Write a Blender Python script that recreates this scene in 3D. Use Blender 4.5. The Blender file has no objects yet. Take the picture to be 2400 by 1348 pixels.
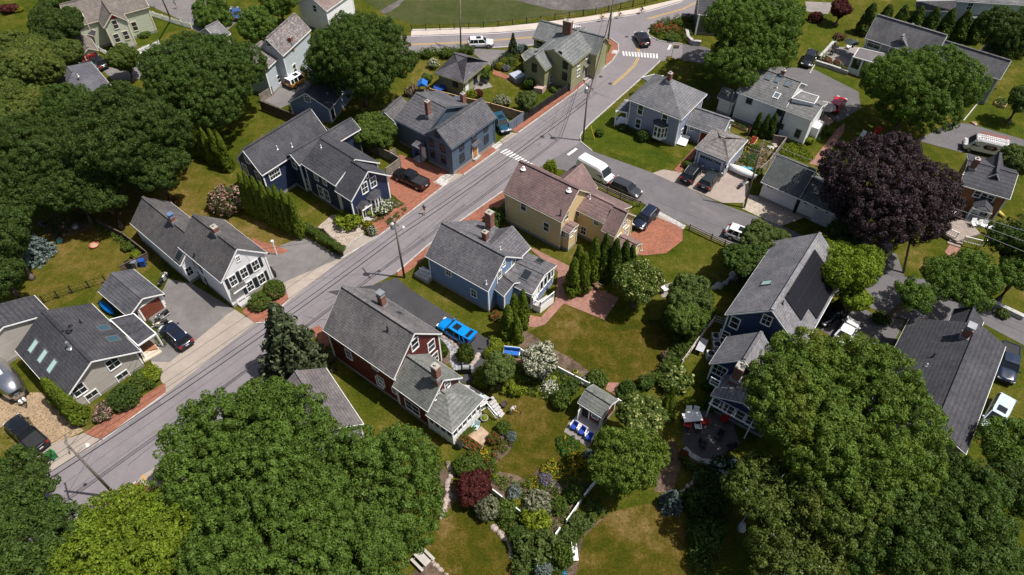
import bpy, math, random
import numpy as np
from mathutils import Vector, Matrix
S = bpy.context.scene
# ---------------------------------------------------------------- camera, sky, sun, exposure
F, PIT, H = 1640.0, math.radians(48.0), 65.0
cam = bpy.data.cameras.new('camera'); camo = bpy.data.objects.new('camera', cam)
S.collection.objects.link(camo); S.camera = camo
camo.location = (0, 0, H); camo.rotation_euler = (math.radians(90) - PIT, 0, 0)
cam.sensor_width = 36.0; cam.lens = 36.0 * F / 2400.0; cam.clip_end = 3000; cam.clip_start = 1
SUN_EL, SUN_AZ = math.radians(63), math.radians(-8)      # azimuth measured from +X towards +Y
w = bpy.data.worlds.new('World'); S.world = w; w.use_nodes = True
nt = w.node_tree; bg = nt.nodes['Background']
sky = nt.nodes.new('ShaderNodeTexSky'); sky.sky_type = 'NISHITA'; sky.sun_disc = False
sky.dust_density = 3.0; sky.ozone_density = 0.4; sky.sun_elevation = SUN_EL; sky.sun_rotation = math.radians(90) - SUN_AZ
nt.links.new(sky.outputs[0], bg.inputs[0]); bg.inputs[1].default_value = 0.08
sl = bpy.data.lights.new('sun', 'SUN'); sl.energy = 5.0; sl.angle = math.radians(0.5); sl.color = (1.0, 0.96, 0.91)
slo = bpy.data.objects.new('sun', sl); S.collection.objects.link(slo)
sd = Vector((math.cos(SUN_EL) * math.cos(SUN_AZ), math.cos(SUN_EL) * math.sin(SUN_AZ), math.sin(SUN_EL)))
slo.rotation_euler = sd.to_track_quat('Z', 'Y').to_euler()
S.view_settings.view_transform = 'Standard'; S.view_settings.look = 'None'
S.view_settings.exposure = 0.24; S.view_settings.gamma = 1.0
S.cycles.max_bounces = 4; S.cycles.diffuse_bounces = 2; S.cycles.transmission_bounces = 3; S.cycles.transparent_max_bounces = 4
# ---------------------------------------------------------------- pixel -> place helpers (2400 px wide photo)
cP, sP = math.cos(PIT), math.sin(PIT)
def tile(x0, y0, s): return lambda x, y: (x0 + x / s, y0 + y / s)
r1, r2, r3 = tile(0, 0, 2.995), tile(800, 0, 2.995), tile(1600, 0, 2.995)
r4, r5, r6 = tile(0, 450, 2.995), tile(800, 450, 2.995), tile(1600, 450, 2.995)
b1, b2, b3 = tile(0, 900, 3), tile(800, 900, 3), tile(1600, 900, 3)
n1, n2, n3, n4 = tile(540, 180, 5.712), tile(540, 330, 5.712), tile(1150, 350, 5.712), tile(1580, 240, 5.712)
n5, n6, n7, n8 = tile(740, 640, 5.217), tile(860, 830, 5.712), tile(1560, 780, 5.712), tile(0, 620, 5.712)
ff = lambda x, y: (x, y)
def ray(p):
    a = (p[0] - 1200) / F; b = (674 - p[1]) / F
    return Vector((a, cP + b * sP, -sP + b * cP))
CAM = Vector((0, 0, H))
def G(p, z=0.0):
    d = ray(p); return CAM + d * ((z - H) / d.z)
def Pr(v):
    x, y, z = v[0], v[1], v[2] - H
    w_ = y * cP - z * sP; u_ = y * sP + z * cP
    return (1200 + F * x / w_, 674 - F * u_ / w_)
def hit(p, o, n):
    d = ray(p); return CAM + d * ((o - CAM).dot(n) / d.dot(n))
def HT(base, top, z0=0.0):
    b = G(base, z0); best = (9e9, 0)
    for i in range(10, 500):
        h = i * 0.04; q = Pr(b + Vector((0, 0, h))); e = (q[0] - top[0]) ** 2 + (q[1] - top[1]) ** 2
        if e < best[0]: best = (e, h)
    return best[1]
def zsolve(pt, px):      # height that puts a ground point under a pixel
    return HT(Pr((pt[0], pt[1], 0)), px)
def mpp(p, z=0.0):       # metres per photo pixel at that place
    v = G(p, z); return (v.y * cP - (v.z - H) * sP) / F
# ---------------------------------------------------------------- objects
COL = S.collection
def tag(o, label=None, cat=None, group=None, kind=None):
    if label: o['label'] = label
    if cat: o['category'] = cat
    if group: o['group'] = group
    if kind: o['kind'] = kind
    return o
def empty(name, loc, label, cat, group=None, rz=0.0):
    o = bpy.data.objects.new(name, None); COL.objects.link(o)
    o.location = loc; o.rotation_euler = (0, 0, rz); o.empty_display_size = 0.3
    return tag(o, label, cat, group)
class MB:
    """collects boxes, beams and polygons that become ONE mesh"""
    def __init__(s): s.v = []; s.f = []; s.m = []; s.mi = 0
    def poly(s, pts):
        i = len(s.v); s.v += [tuple(p) for p in pts]; s.f.append(tuple(range(i, i + len(pts)))); s.m.append(s.mi)
    def quads(s, vs, fs):
        i = len(s.v); s.v += [tuple(p) for p in vs]
        for f in fs: s.f.append(tuple(i + k for k in f)); s.m.append(s.mi)
    def prism(s, base, d):           # base polygon (ccw seen against d) extruded by vector d
        n = len(base); d = Vector(d); b = [Vector(p) for p in base]
        s.quads(b + [p + d for p in b], [tuple(range(n))[::-1], tuple(range(n, 2 * n))] + [(k, (k + 1) % n, n + (k + 1) % n, n + k) for k in range(n)])
    def box(s, c, x, y, z, ax=(1, 0, 0), ay=(0, 1, 0), az=(0, 0, 1)):   # full sizes, c = centre
        c = Vector(c); X = Vector(ax) * x / 2; Y = Vector(ay) * y / 2; Z = Vector(az) * z / 2
        s.prism([c - X - Y - Z, c + X - Y - Z, c + X + Y - Z, c - X + Y - Z], Z * 2)
    def beam(s, p, q, wd, ht, up=(0, 0, 1)):
        p = Vector(p); q = Vector(q); a = (q - p).normalized(); u = Vector(up); sd_ = a.cross(u)
        if sd_.length < 1e-4: sd_ = a.cross(Vector((1, 0, 0)))
        sd_.normalize(); u = sd_.cross(a).normalized()
        X = sd_ * wd / 2; Y = u * ht / 2
        s.prism([p - X - Y, p + X - Y, p + X + Y, p - X + Y], q - p)
    def tube(s, pts, r, n=8, r2=None, cap=True):
        pts = [Vector(p) for p in pts]; N = len(pts); i0 = len(s.v)
        for k, p in enumerate(pts):
            a = (pts[min(k + 1, N - 1)] - pts[max(k - 1, 0)]).normalized()
            u = a.cross(Vector((0, 0, 1)))
            if u.length < 1e-3: u = a.cross(Vector((1, 0, 0)))
            u.normalize(); t = a.cross(u)
            rr = r if r2 is None else r + (r2 - r) * k / max(1, N - 1)
            if isinstance(r, (list, tuple)): rr = r[k]
            for j in range(n):
                an = 2 * math.pi * j / n; s.v.append(tuple(p + (u * math.cos(an) + t * math.sin(an)) * rr))
        for k in range(N - 1):
            for j in range(n):
                a = i0 + k * n + j; b = i0 + k * n + (j + 1) % n
                s.f.append((a, a + n, b + n, b)); s.m.append(s.mi)
        if cap:
            s.f.append(tuple(i0 + j for j in range(n))); s.m.append(s.mi)
            s.f.append(tuple(i0 + (N - 1) * n + j for j in range(n))[::-1]); s.m.append(s.mi)
    def lathe(s, c, prof, n=12, ax=(0, 0, 1)):     # prof: (r, h)
        c = Vector(c); ax = Vector(ax).normalized(); u = ax.orthogonal().normalized(); t = ax.cross(u); i0 = len(s.v)
        for r, h in prof:
            for j in range(n):
                an = 2 * math.pi * j / n; s.v.append(tuple(c + ax * h + (u * math.cos(an) + t * math.sin(an)) * r))
        for k in range(len(prof) - 1):
            for j in range(n):
                a = i0 + k * n + j; b = i0 + k * n + (j + 1) % n
                s.f.append((a, b, b + n, a + n)); s.m.append(s.mi)
        s.f.append(tuple(i0 + j for j in range(n))[::-1]); s.m.append(s.mi)
        s.f.append(tuple(i0 + (len(prof) - 1) * n + j for j in range(n))); s.m.append(s.mi)
    def build(s, name, mat, parent=None, loc=(0, 0, 0), rz=0.0, off=None, smooth=False):
        me = bpy.data.meshes.new(name)
        v = s.v if off is None else [(a - off[0], b - off[1], c - off[2]) for a, b, c in s.v]
        me.from_pydata(v, [], s.f)
        mats = mat if isinstance(mat, (list, tuple)) else [mat]
        for m_ in mats: me.materials.append(m_)
        if len(mats) > 1: me.polygons.foreach_set('material_index', s.m)
        if smooth: me.polygons.foreach_set('use_smooth', [True] * len(s.f))
        me.update()
        return link(name, me, parent, loc, rz)
def link(name, me, parent=None, loc=(0, 0, 0), rz=0.0):
    o = bpy.data.objects.new(name, me); COL.objects.link(o)
    o.location = loc; o.rotation_euler = (0, 0, rz)
    if parent: o.parent = parent
    return o
def copy_tree(o, parent=None):
    c = o.copy(); COL.objects.link(c)
    if parent: c.parent = parent
    for ch in o.children: copy_tree(ch, c)
    return c
# ---------------------------------------------------------------- materials
class NT:
    def __init__(s, name):
        s.mat = bpy.data.materials.new(name); s.mat.use_nodes = True
        s.t = s.mat.node_tree; s.b = s.t.nodes['Principled BSDF']; s.out = s.t.nodes['Material Output']
    def n(s, typ, **kw):
        o = s.t.nodes.new('ShaderNode' + typ)
        for k, v in kw.items(): setattr(o, k, v)
        return o
    def l(s, a, b): s.t.links.new(a, b)
    def co(s, scale=(1, 1, 1), src='Object'):
        c = s.n('TexCoord'); m = s.n('Mapping'); m.inputs['Scale'].default_value = scale
        s.l(c.outputs[src], m.inputs[0]); return m.outputs[0]
    def noise(s, vec, scale, detail=3, rough=0.55, dist=0.0):
        o = s.n('TexNoise'); o.inputs['Scale'].default_value = scale; o.inputs['Detail'].default_value = detail
        o.inputs['Roughness'].default_value = rough; o.inputs['Distortion'].default_value = dist
        s.l(vec, o.inputs['Vector']); return o.outputs['Fac']
    def ramp(s, fac, stops):
        o = s.n('ValToRGB'); e = o.color_ramp.elements
        while len(e) < len(stops): e.new(0.5)
        for q, (p, c) in zip(e, stops): q.position = p; q.color = (c[0], c[1], c[2], 1)
        s.l(fac, o.inputs[0]); return o.outputs[0]
    def mix(s, fac, a, b, mode='MIX'):
        o = s.n('Mix', data_type='RGBA', blend_type=mode)
        if isinstance(fac, (int, float)): o.inputs['Factor'].default_value = fac
        else: s.l(fac, o.inputs['Factor'])
        for k, v in (('A', a), ('B', b)):
            i = [q for q in o.inputs if q.name == k and q.type == 'RGBA'][0]
            if isinstance(v, (tuple, list)): i.default_value = (v[0], v[1], v[2], 1)
            else: s.l(v, i)
        return [q for q in o.outputs if q.type == 'RGBA'][0]
    def math(s, op, a, b=None):
        o = s.n('Math', operation=op)
        for i, v in enumerate((a, b)):
            if v is None: continue
            if isinstance(v, (int, float)): o.inputs[i].default_value = v
            else: s.l(v, o.inputs[i])
        return o.outputs[0]
    def bump(s, h, strength=0.3, dist=0.05):
        o = s.n('Bump'); o.inputs['Strength'].default_value = strength; o.inputs['Distance'].default_value = dist
        s.l(h, o.inputs['Height']); s.l(o.outputs[0], s.b.inputs['Normal'])
    def fin(s, col, rough=0.7, spec=0.3, metal=0.0):
        if isinstance(col, (tuple, list)): s.b.inputs['Base Color'].default_value = (col[0], col[1], col[2], 1)
        else: s.l(col, s.b.inputs['Base Color'])
        s.b.inputs['Roughness'].default_value = rough; s.b.inputs['Specular IOR Level'].default_value = spec
        s.b.inputs['Metallic'].default_value = metal
        return s.mat
def sc(c, k): return tuple(x * k for x in c)
_M = {}
def plain(name, c, rough=0.6, spec=0.3, metal=0.0, var=0.12):
    if name in _M: return _M[name]
    m = NT(name)
    if var:
        f = m.noise(m.co(), 1.7, 3); col = m.ramp(f, [(0.3, sc(c, 1 - var)), (0.7, sc(c, 1 + var))])
    else: col = c
    _M[name] = m.fin(col, rough, spec, metal); return _M[name]
def shingle(name, c, var=0.35, spots=None):
    if name in _M: return _M[name]
    m = NT(name)
    f = m.noise(m.co((2.2, 2.2, 6.5)), 1.6, 4, 0.65); g = m.noise(m.co(), 0.35, 3)
    a = m.ramp(f, [(0.3, sc(c, 1 - var * 1.1)), (0.5, c), (0.7, sc(c, 1 + var * 1.35))])
    st = m.noise(m.co((1.6, 1.6, .18)), 1.1, 4, 0.6)
    b = m.mix(1.0, m.ramp(g, [(0.35, (0.8, 0.8, 0.82)), (0.65, (1.14, 1.12, 1.1))]), m.ramp(st, [(0.35, (0.84, 0.84, 0.84)), (0.65, (1.12, 1.12, 1.12))]), 'MULTIPLY')
    col = m.mix(1.0, a, b, 'MULTIPLY')
    if spots:
        h = m.noise(m.co((1.3, 1.3, 3)), 1.8, 4, 0.7); col = m.mix(m.ramp(h, [(0.5, (0, 0, 0)), (0.6, (1, 1, 1))]), col, spots)
    wv = m.n('TexWave', wave_type='BANDS', bands_direction='Z', wave_profile='SAW'); wv.inputs['Scale'].default_value = 1.55
    wv.inputs['Distortion'].default_value = 0.4; m.l(m.co(), wv.inputs[0])
    col = m.mix(1.0, col, m.ramp(wv.outputs['Fac'], [(0.0, (0.66, 0.66, 0.66)), (0.45, (1.07, 1.07, 1.07))]), 'MULTIPLY')
    m.bump(m.math('ADD', f, wv.outputs['Fac']), 0.5, 0.03)
    _M[name] = m.fin(col, 0.85, 0.2); return _M[name]
def siding(name, c, rows=1.6, var=0.09):
    if name in _M: return _M[name]
    m = NT(name)
    wv = m.n('TexWave', wave_type='BANDS', bands_direction='Z', wave_profile='SAW'); wv.inputs['Scale'].default_value = rows
    m.l(m.co(), wv.inputs[0])
    f = m.noise(m.co((0.5, 0.5, 3)), 1.2, 3)
    a = m.ramp(f, [(0.3, sc(c, 1 - var)), (0.7, sc(c, 1 + var))])
    col = m.mix(1.0, a, m.ramp(wv.outputs['Fac'], [(0.0, (0.72, 0.72, 0.75)), (0.22, (1, 1, 1))]), 'MULTIPLY')
    m.bump(wv.outputs['Fac'], 0.6, 0.03)
    _M[name] = m.fin(col, 0.55, 0.3); return _M[name]
def brick(name, c, mortar=(0.35, 0.32, 0.3), scale=2.0, paving=False):
    if name in _M: return _M[name]
    m = NT(name)
    t = m.n('TexBrick'); t.inputs['Scale'].default_value = scale
    t.inputs['Color1'].default_value = (*sc(c, 0.8), 1); t.inputs['Color2'].default_value = (*sc(c, 1.2), 1)
    t.inputs['Mortar'].default_value = (*mortar, 1); t.inputs['Mortar Size'].default_value = 0.012
    if paving: vec = m.co()
    else:
        cn = m.n('TexCoord'); sp = m.n('SeparateXYZ'); m.l(cn.outputs['Object'], sp.inputs[0])
        cb = m.n('CombineXYZ'); m.l(m.math('ADD', sp.outputs[0], sp.outputs[1]), cb.inputs[0]); m.l(sp.outputs[2], cb.inputs[1]); vec = cb.outputs[0]
    m.l(vec, t.inputs['Vector'])
    f = m.noise(m.co(), 2.2 if paving else 3, 5, 0.65); g = m.noise(m.co(), 0.4, 4, 0.6)
    col = m.mix(1.0, t.outputs[0], m.ramp(f, [(0.25, (0.72, 0.7, 0.7)), (0.75, (1.25, 1.25, 1.25))]), 'MULTIPLY')
    col = m.mix(1.0, col, m.ramp(g, [(0.3, (0.82, 0.84, 0.86)), (0.7, (1.1, 1.07, 1.04))]), 'MULTIPLY')
    m.bump(t.outputs['Fac'], -0.3, 0.02)
    _M[name] = m.fin(col, 0.85, 0.2); return _M[name]
def asphalt(name, c, patch=0.12, crack=True):
    if name in _M: return _M[name]
    m = NT(name)
    f = m.noise(m.co(), 9, 4, 0.7); g = m.noise(m.co(), 0.22, 4, 0.6, 0.6); h = m.noise(m.co(), 1.1, 4, 0.6)
    col = m.ramp(f, [(0.25, sc(c, 0.86)), (0.75, sc(c, 1.14))])
    col = m.mix(1.0, col, m.ramp(g, [(0.32, (1 - patch,) * 3), (0.68, (1 + patch,) * 3)]), 'MULTIPLY')
    col = m.mix(1.0, col, m.ramp(h, [(0.3, (1 - patch * .6,) * 3), (0.7, (1 + patch * .6,) * 3)]), 'MULTIPLY')
    if crack:
        v = m.n('TexVoronoi', feature='DISTANCE_TO_EDGE'); v.inputs['Scale'].default_value = 0.16
        d = m.n('TexNoise'); d.inputs['Scale'].default_value = 0.8; d.inputs['Detail'].default_value = 4; m.l(m.co(), d.inputs['Vector'])
        m.l(m.mix(0.35, m.co(), d.outputs['Color'], 'LINEAR_LIGHT'), v.inputs['Vector'])
        col = m.mix(1.0, col, m.ramp(v.outputs['Distance'], [(0.0, (0.62, 0.62, 0.62)), (0.012, (1, 1, 1))]), 'MULTIPLY')
    m.bump(f, 0.2, 0.02)
    _M[name] = m.fin(col, 0.85, 0.25); return _M[name]
def lawn(name, stops, scale=0.12, fine=(0.5, 1.62)):
    if name in _M: return _M[name]
    m = NT(name)
    g = m.noise(m.co(), scale, 5, 0.62, 0.8); f = m.noise(m.co(), 4.5, 5, 0.8); h = m.noise(m.co(), 0.75, 5, 0.7, 0.4); k = m.noise(m.co((1, .35, 1)), 1.9, 4, 0.7)
    t = m.math('ADD', m.math('MULTIPLY', g, 0.5), m.math('ADD', m.math('MULTIPLY', h, 0.35), m.math('MULTIPLY', k, 0.15)))
    t = m.math('ADD', m.math('MULTIPLY', m.math('SUBTRACT', t, 0.5), 2.1), 0.5)
    col = m.ramp(t, stops)
    col = m.mix(1.0, col, m.ramp(f, [(0.3, (fine[0],) * 3), (0.7, (fine[1],) * 3)]), 'MULTIPLY')
    d = m.noise(m.co(), 2.3, 4, 0.7, 0.5); col = m.mix(m.ramp(d, [(0.66, (0, 0, 0)), (0.74, (.55, .55, .55))]), col, (.21, .165, .10))
    m.bump(f, 0.9, 0.1)
    _M[name] = m.fin(col, 0.9, 0.05); return _M[name]
def gravel(name, cs, scale=7.0):
    if name in _M: return _M[name]
    m = NT(name)
    v = m.n('TexVoronoi'); v.inputs['Scale'].default_value = scale; m.l(m.co(), v.inputs['Vector'])
    sp = m.n('SeparateColor'); m.l(v.outputs['Color'], sp.inputs[0])
    col = m.ramp(sp.outputs[0], [(i / (len(cs) - 1), c) for i, c in enumerate(cs)])
    g = m.noise(m.co(), 0.5, 4); col = m.mix(1.0, col, m.ramp(g, [(0.3, (0.8,) * 3), (0.7, (1.15,) * 3)]), 'MULTIPLY')
    m.bump(v.outputs['Distance'], 0.6, 0.05)
    _M[name] = m.fin(col, 0.9, 0.2); return _M[name]
def leafm(name, c, c2=None, flower=None, ffrac=0.0, trans=0.3, var=0.35, patch=None):
    """leaf material: colour varies from leaf to leaf and over the crown"""
    if name in _M: return _M[name]
    m = NT(name); g = m.n('NewGeometry'); r = g.outputs['Random Per Island']
    c2 = c2 or (c[0] * 1.5, c[1] * 1.3, c[2] * 0.9)
    a = m.ramp(r, [(0.0, sc(c, 1 - var)), (0.5, c), (1.0, c2)])
    if patch:
        f = m.noise(m.co(), 0.28, 3); a = m.mix(m.ramp(f, [(0.5, (0, 0, 0)), (0.72, (1, 1, 1))]), a, patch)
    f2 = m.noise(m.co(), 0.7, 2); a = m.mix(1.0, a, m.ramp(f2, [(0.3, (0.78,) * 3), (0.7, (1.22,) * 3)]), 'MULTIPLY')
    if flower:
        rr = m.math('FRACT', m.math('MULTIPLY', r, 37.7))
        a = m.mix(m.math('LESS_THAN', rr, ffrac), a, flower)
    m.l(a, m.b.inputs['Base Color']); m.b.inputs['Roughness'].default_value = 0.5; m.b.inputs['Specular IOR Level'].default_value = 0.12
    t = m.n('BsdfTranslucent'); m.l(m.mix(1.0, a, (1.3, 1.5, 0.5), 'MULTIPLY'), t.inputs[0])
    x = m.n('MixShader'); x.inputs[0].default_value = trans
    m.l(m.b.outputs[0], x.inputs[1]); m.l(t.outputs[0], x.inputs[2]); m.l(x.outputs[0], m.out.inputs[0])
    _M[name] = m.mat; return m.mat
def glassm(name='window glass', c=(0.02, 0.025, 0.03)):
    if name in _M: return _M[name]
    m = NT(name); _M[name] = m.fin(c, 0.06, 0.6); return m.mat
def paint(name, c, rough=0.25):
    if name in _M: return _M[name]
    m = NT(name); m.b.inputs['Coat Weight'].default_value = 0.6; m.b.inputs['Coat Roughness'].default_value = 0.08
    _M[name] = m.fin(c, rough, 0.5); return m.mat
WHITE = plain('white paint', (0.80, 0.80, 0.78), 0.5, 0.3, var=0.05)
GLASS = glassm()
BLACK = plain('black rubber', (0.015, 0.015, 0.016), 0.7)
GREYM = plain('galvanised metal', (0.4, 0.41, 0.42), 0.4, 0.5, 0.6)
WOOD = plain('weathered wood', (0.22, 0.19, 0.16), 0.85, 0.15, var=0.3)
TAN = plain('fresh cedar wood', (0.42, 0.28, 0.16), 0.8, 0.15, var=0.25)
CHIM = brick('chimney brick', (0.22, 0.09, 0.06), (0.3, 0.27, 0.25), 4.5)
CONC = asphalt('concrete', (0.30, 0.265, 0.23), 0.12, False)
GRAN = plain('granite', (0.38, 0.37, 0.35), 0.8, 0.2, var=0.2)
# ---------------------------------------------------------------- houses
ROOF_DARK = lambda: shingle('charcoal shingles', (0.055, 0.055, 0.062), 0.25)
_WM = {}
def win_mesh(w_, h, cols, rows, frame, glass, mid=True):
    k = (round(w_, 2), round(h, 2), cols, rows, frame.name, glass.name)
    if k in _WM: return _WM[k]
    m = MB(); c = 0.11
    m.box((-w_ / 2 - c / 2 + .02, .03, 0), c, .06, h + 2 * c - .04); m.box((w_ / 2 + c / 2 - .02, .03, 0), c, .06, h + 2 * c - .04)
    m.box((0, .03, h / 2 + c / 2 - .02), w_ - .04, .06, c); m.box((0, .05, -h / 2 - c / 2 + .02), w_ - .04, .1, c)
    if mid: m.box((0, .025, 0), w_ - .04, .05, .06)
    for i in range(1, cols): m.box((-w_ / 2 + w_ * i / cols, .02, 0), .035, .04, h - .04)
    for j in range(1, rows):
        if mid and rows % 2 == 0 and j == rows // 2: continue
        m.box((0, .019, -h / 2 + h * j / rows), w_ - .06, .036, .035)
    g = MB(); g.box((0, .012, 0), w_ - .05, .02, h - .05)
    a = m.build('window', frame); b = g.build('glass', glass)
    _WM[k] = (a.data, b.data); bpy.data.objects.remove(a); bpy.data.objects.remove(b)
    return _WM[k]
class Blk: pass
class House:
    def __init__(s, name, label, at, wall, roof, trim=None, cat='house', group=None, corner=True):
        s.o = G(at); s.o.z = 0; s.e = empty(name, s.o, label, cat, group)
        s.wm, s.rm, s.tm = wall, roof, trim or WHITE; s.corner = corner
        s.W, s.R, s.T, s.Fn, s.C = MB(), MB(), MB(), MB(), []
        s.bs = []
    def mk(s, mb, name, mat, parent=None):
        if not mb.f: return None
        return mb.build(name, mat, parent or s.e, off=s.o if parent is None else s.o)
    def block(s, B, A=None, C=None, W=None, ze=3.0, RB=None, zr=None, RA=None, hip=(0, 0), oe=.3, og=.25, walls=True, z0=0.0, found=True, rt=.5, dbg=None, roof=True, L=None, u=None, side=1, ze2=None, rmat=None):
        b = Blk(); ze2 = ze if ze2 is None else ze2; B3 = G(B, ze); C3 = G(C, ze2) if C else None
        if u is not None: u = Vector((u[0], u[1], 0)).normalized()
        elif A is not None: u = (G(A, ze) - B3)
        else:
            z_ = zr or ze + 2.5; u = G(RA, z_) - G(RB, z_)
        joint = C is None and W is None and RB is not None
        for it in range(3):
            u = Vector((u.x, u.y, 0)).normalized(); v = Vector((-u.y, u.x, 0))
            ref = (C3 if C else (G(RB, zr or ze + 2) if RB else Vector((0, 200, 0)))) - B3
            if side * ref.dot(v) < 0: v = -v
            if joint:
                best = (9e9, 0, 0)
                for i in range(30, 150):
                    Wd = i * .1
                    for j in range(20, 55, 1):
                        q = Pr(B3 + u * hip[0] + v * Wd * rt + Vector((0, 0, math.tan(math.radians(j)) * Wd * rt)))
                        e_ = (q[0] - RB[0]) ** 2 + (q[1] - RB[1]) ** 2 + ((j - 38) / 5.0) ** 2
                        if e_ < best[0]: best = (e_, Wd, ze + math.tan(math.radians(j)) * Wd * rt)
                Wd, z_ = best[1], best[2]
            else:
                if W is None: Wd = ref.dot(v)
                else: Wd = W
                z_ = zr if zr is not None else zsolve(B3 + v * Wd * rt + u * (hip[0] if hip[0] else 0), RB)
            if A is None and RA is not None and RB is not None: u = G(RA, z_) - G(RB, z_)
            else: break
        u = Vector((u.x, u.y, 0)).normalized(); v = v - u * v.dot(u); v.normalize()
        b.zr = z_; b.ze = ze; b.u, b.v, b.B, b.W = u, v, B3, Wd
        b.L = L if L is not None else ((G(RA, z_) - B3).dot(u) if RA is not None and (A is None) else (G(A, ze) - B3).dot(u))
        b.oe, b.og, b.rt, b.hip, b.ze2 = oe, og, rt, hip, ze2
        P = lambda q, t, z: Vector((B3.x + u.x * q + v.x * t, B3.y + u.y * q + v.y * t, z)); b.P = P
        L, Wd, zr = b.L, b.W, b.zr; tr = Wd * rt
        hB, hA = hip
        if dbg: print('BLK', dbg, 'L%.1f W%.1f ze%.1f zr%.1f pitch%.0f' % (L, Wd, ze, zr, math.degrees(math.atan2(zr - ze, tr))), 'C' + ('%.0f,%.0f' % tuple(Pr(P(0, Wd, ze)))) + ' vs ' + (('%.0f,%.0f' % C) if C else '-'), 'RB' + '%.0f,%.0f' % Pr(P(hB, tr, zr)), 'RA' + '%.0f,%.0f' % Pr(P(L - hA, tr, zr)), 'A' + '%.0f,%.0f' % Pr(P(L, 0, ze)))
        D = Vector((0, 0, -.14))
        if roof:
            RR = s.R if rmat is None else s.part('rear_roof', rmat)
            RR.prism([P(0, 0, ze), P(L, 0, ze), P(L - hA, tr, zr), P(hB, tr, zr)], D)
            RR.prism([P(0, Wd, ze2), P(L, Wd, ze2), P(L - hA, tr, zr), P(hB, tr, zr)], D)
            if hB: RR.prism([P(0, 0, ze), P(0, Wd, ze2), P(hB, tr, zr)], D)
            if hA: RR.prism([P(L, 0, ze), P(L, Wd, ze2), P(L - hA, tr, zr)], D)
            RR.beam(P(hB, tr, zr + .01), P(L - hA, tr, zr + .01), .34, .07)
            dz = -.18
            e = lambda p, q, o: s.T.beam(p + o + Vector((0, 0, dz)), q + o + Vector((0, 0, dz)), .05, .15)
            e(P(-.04, 0, ze), P(L + .04, 0, ze), v * -.04); e(P(-.04, Wd, ze2), P(L + .04, Wd, ze2), v * .04)
            for q, hq, sg in ((0, hB, -1), (L, hA, 1)):
                if hq: e(P(q, 0, ze), P(q, Wd, ze2), u * sg * .04)
                else: e(P(q, 0, ze), P(q, tr, zr), u * sg * .04); e(P(q, Wd, ze2), P(q, tr, zr), u * sg * .04)
        if walls:
            zt = lambda t: (ze + (zr - ze) * t / tr if t <= tr else ze2 + (zr - ze2) * (Wd - t) / (Wd - tr)) - .13
            pts = [(oe, z0), (Wd - oe, z0), (Wd - oe, zt(Wd - oe))]
            if not (hB or hA): pts.append((tr, zt(tr)))
            pts.append((oe, zt(oe)))
            s.W.prism([P(og, t, z) for t, z in pts], u * (L - 2 * og))
            if s.corner:
                for q in (og, L - og):
                    for t in (oe, Wd - oe): cm = MB(); cm.box(P(q, t, (z0 + .45 + zt(t)) / 2), .17, .17, zt(t) - z0 - .46, u, v); s.C.append(cm)
            if found and z0 == 0: s.Fn.box(P(L / 2, Wd / 2, .22), L - 2 * og + .08, Wd - 2 * oe + .08, .44, u, v)
        s.bs.append(b); return b
    def plane(s, b, side):
        P = b.P
        if side == 'B': return P(b.og, 0, 0), -b.u
        if side == 'A': return P(b.L - b.og, 0, 0), b.u.copy()
        if side == 'L': return P(0, b.oe, 0), -b.v
        if side == 'R': return P(0, b.W - b.oe, 0), b.v.copy()
        if side == 'rL': o = P(0, 0, b.ze); n = b.u.cross(P(0, b.W * b.rt, b.zr) - o)
        elif side == 'rR': o = P(0, b.W, b.ze2); n = b.u.cross(P(0, b.W * b.rt, b.zr) - o)
        elif side == 'rB': o = P(0, 0, b.ze); n = b.v.cross(P(b.hip[0], b.W * b.rt, b.zr) - o)
        n.normalize(); n = n if n.z > 0 else -n
        return o, n
    def win(s, b, side, px, w_=.85, h=1.4, cols=1, rows=2, frame=None, glass=None, shut=None, mid=True, z=None):
        o, n = s.plane(b, side); p = hit(px, o, n)
        if z is not None: p.z = z
        me, mg = win_mesh(w_, h, cols, rows, frame or s.tm, glass or GLASS, mid)
        rz = math.atan2(n.y, n.x) - math.pi / 2
        f = link('window', me, s.e, p - s.o, rz); link('glass', mg, f)
        if shut:
            for sg in (-1, 1):
                m = MB(); m.box((sg * (w_ / 2 + .32), .03, 0), .38, .05, h + .1)
                for k in range(6): m.box((sg * (w_ / 2 + .32), .06, -h / 2 + h * (k + .5) / 6), .28, .02, .1)
                m.build('shutter', shut, s.e, p - s.o, rz)
        return p
    def door(s, b, side, px, w_=.95, h=2.05, mat=None, frame=None, glass=True, z0=.3, name='door'):
        o, n = s.plane(b, side); p = hit(px, o, n); p.z = z0 + h / 2
        rz = math.atan2(n.y, n.x) - math.pi / 2
        m = MB()
        m.box((-w_ / 2 - .07, .03, 0), .14, .07, h + .1); m.box((w_ / 2 + .07, .03, 0), .14, .07, h + .1); m.box((0, .04, h / 2 + .1), w_ + .4, .1, .18)
        f = m.build('door_frame', frame or s.tm, s.e, p - s.o, rz)
        d = MB(); d.box((0, .02, 0), w_, .04, h)
        for i in (-1, 1):
            for j in (-.25, .2): d.box((i * w_ * .22, .045, j * h), w_ * .3, .02, h * .3)
        dd = d.build(name, mat or s.tm, s.e, p - s.o, rz)
        k = MB(); k.lathe((w_ * .4, .04, -.05), [(.02, 0), (.035, .03), (.03, .06)], 8, (0, 1, 0)); k.build('handle', GREYM, dd)
        return p
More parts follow.
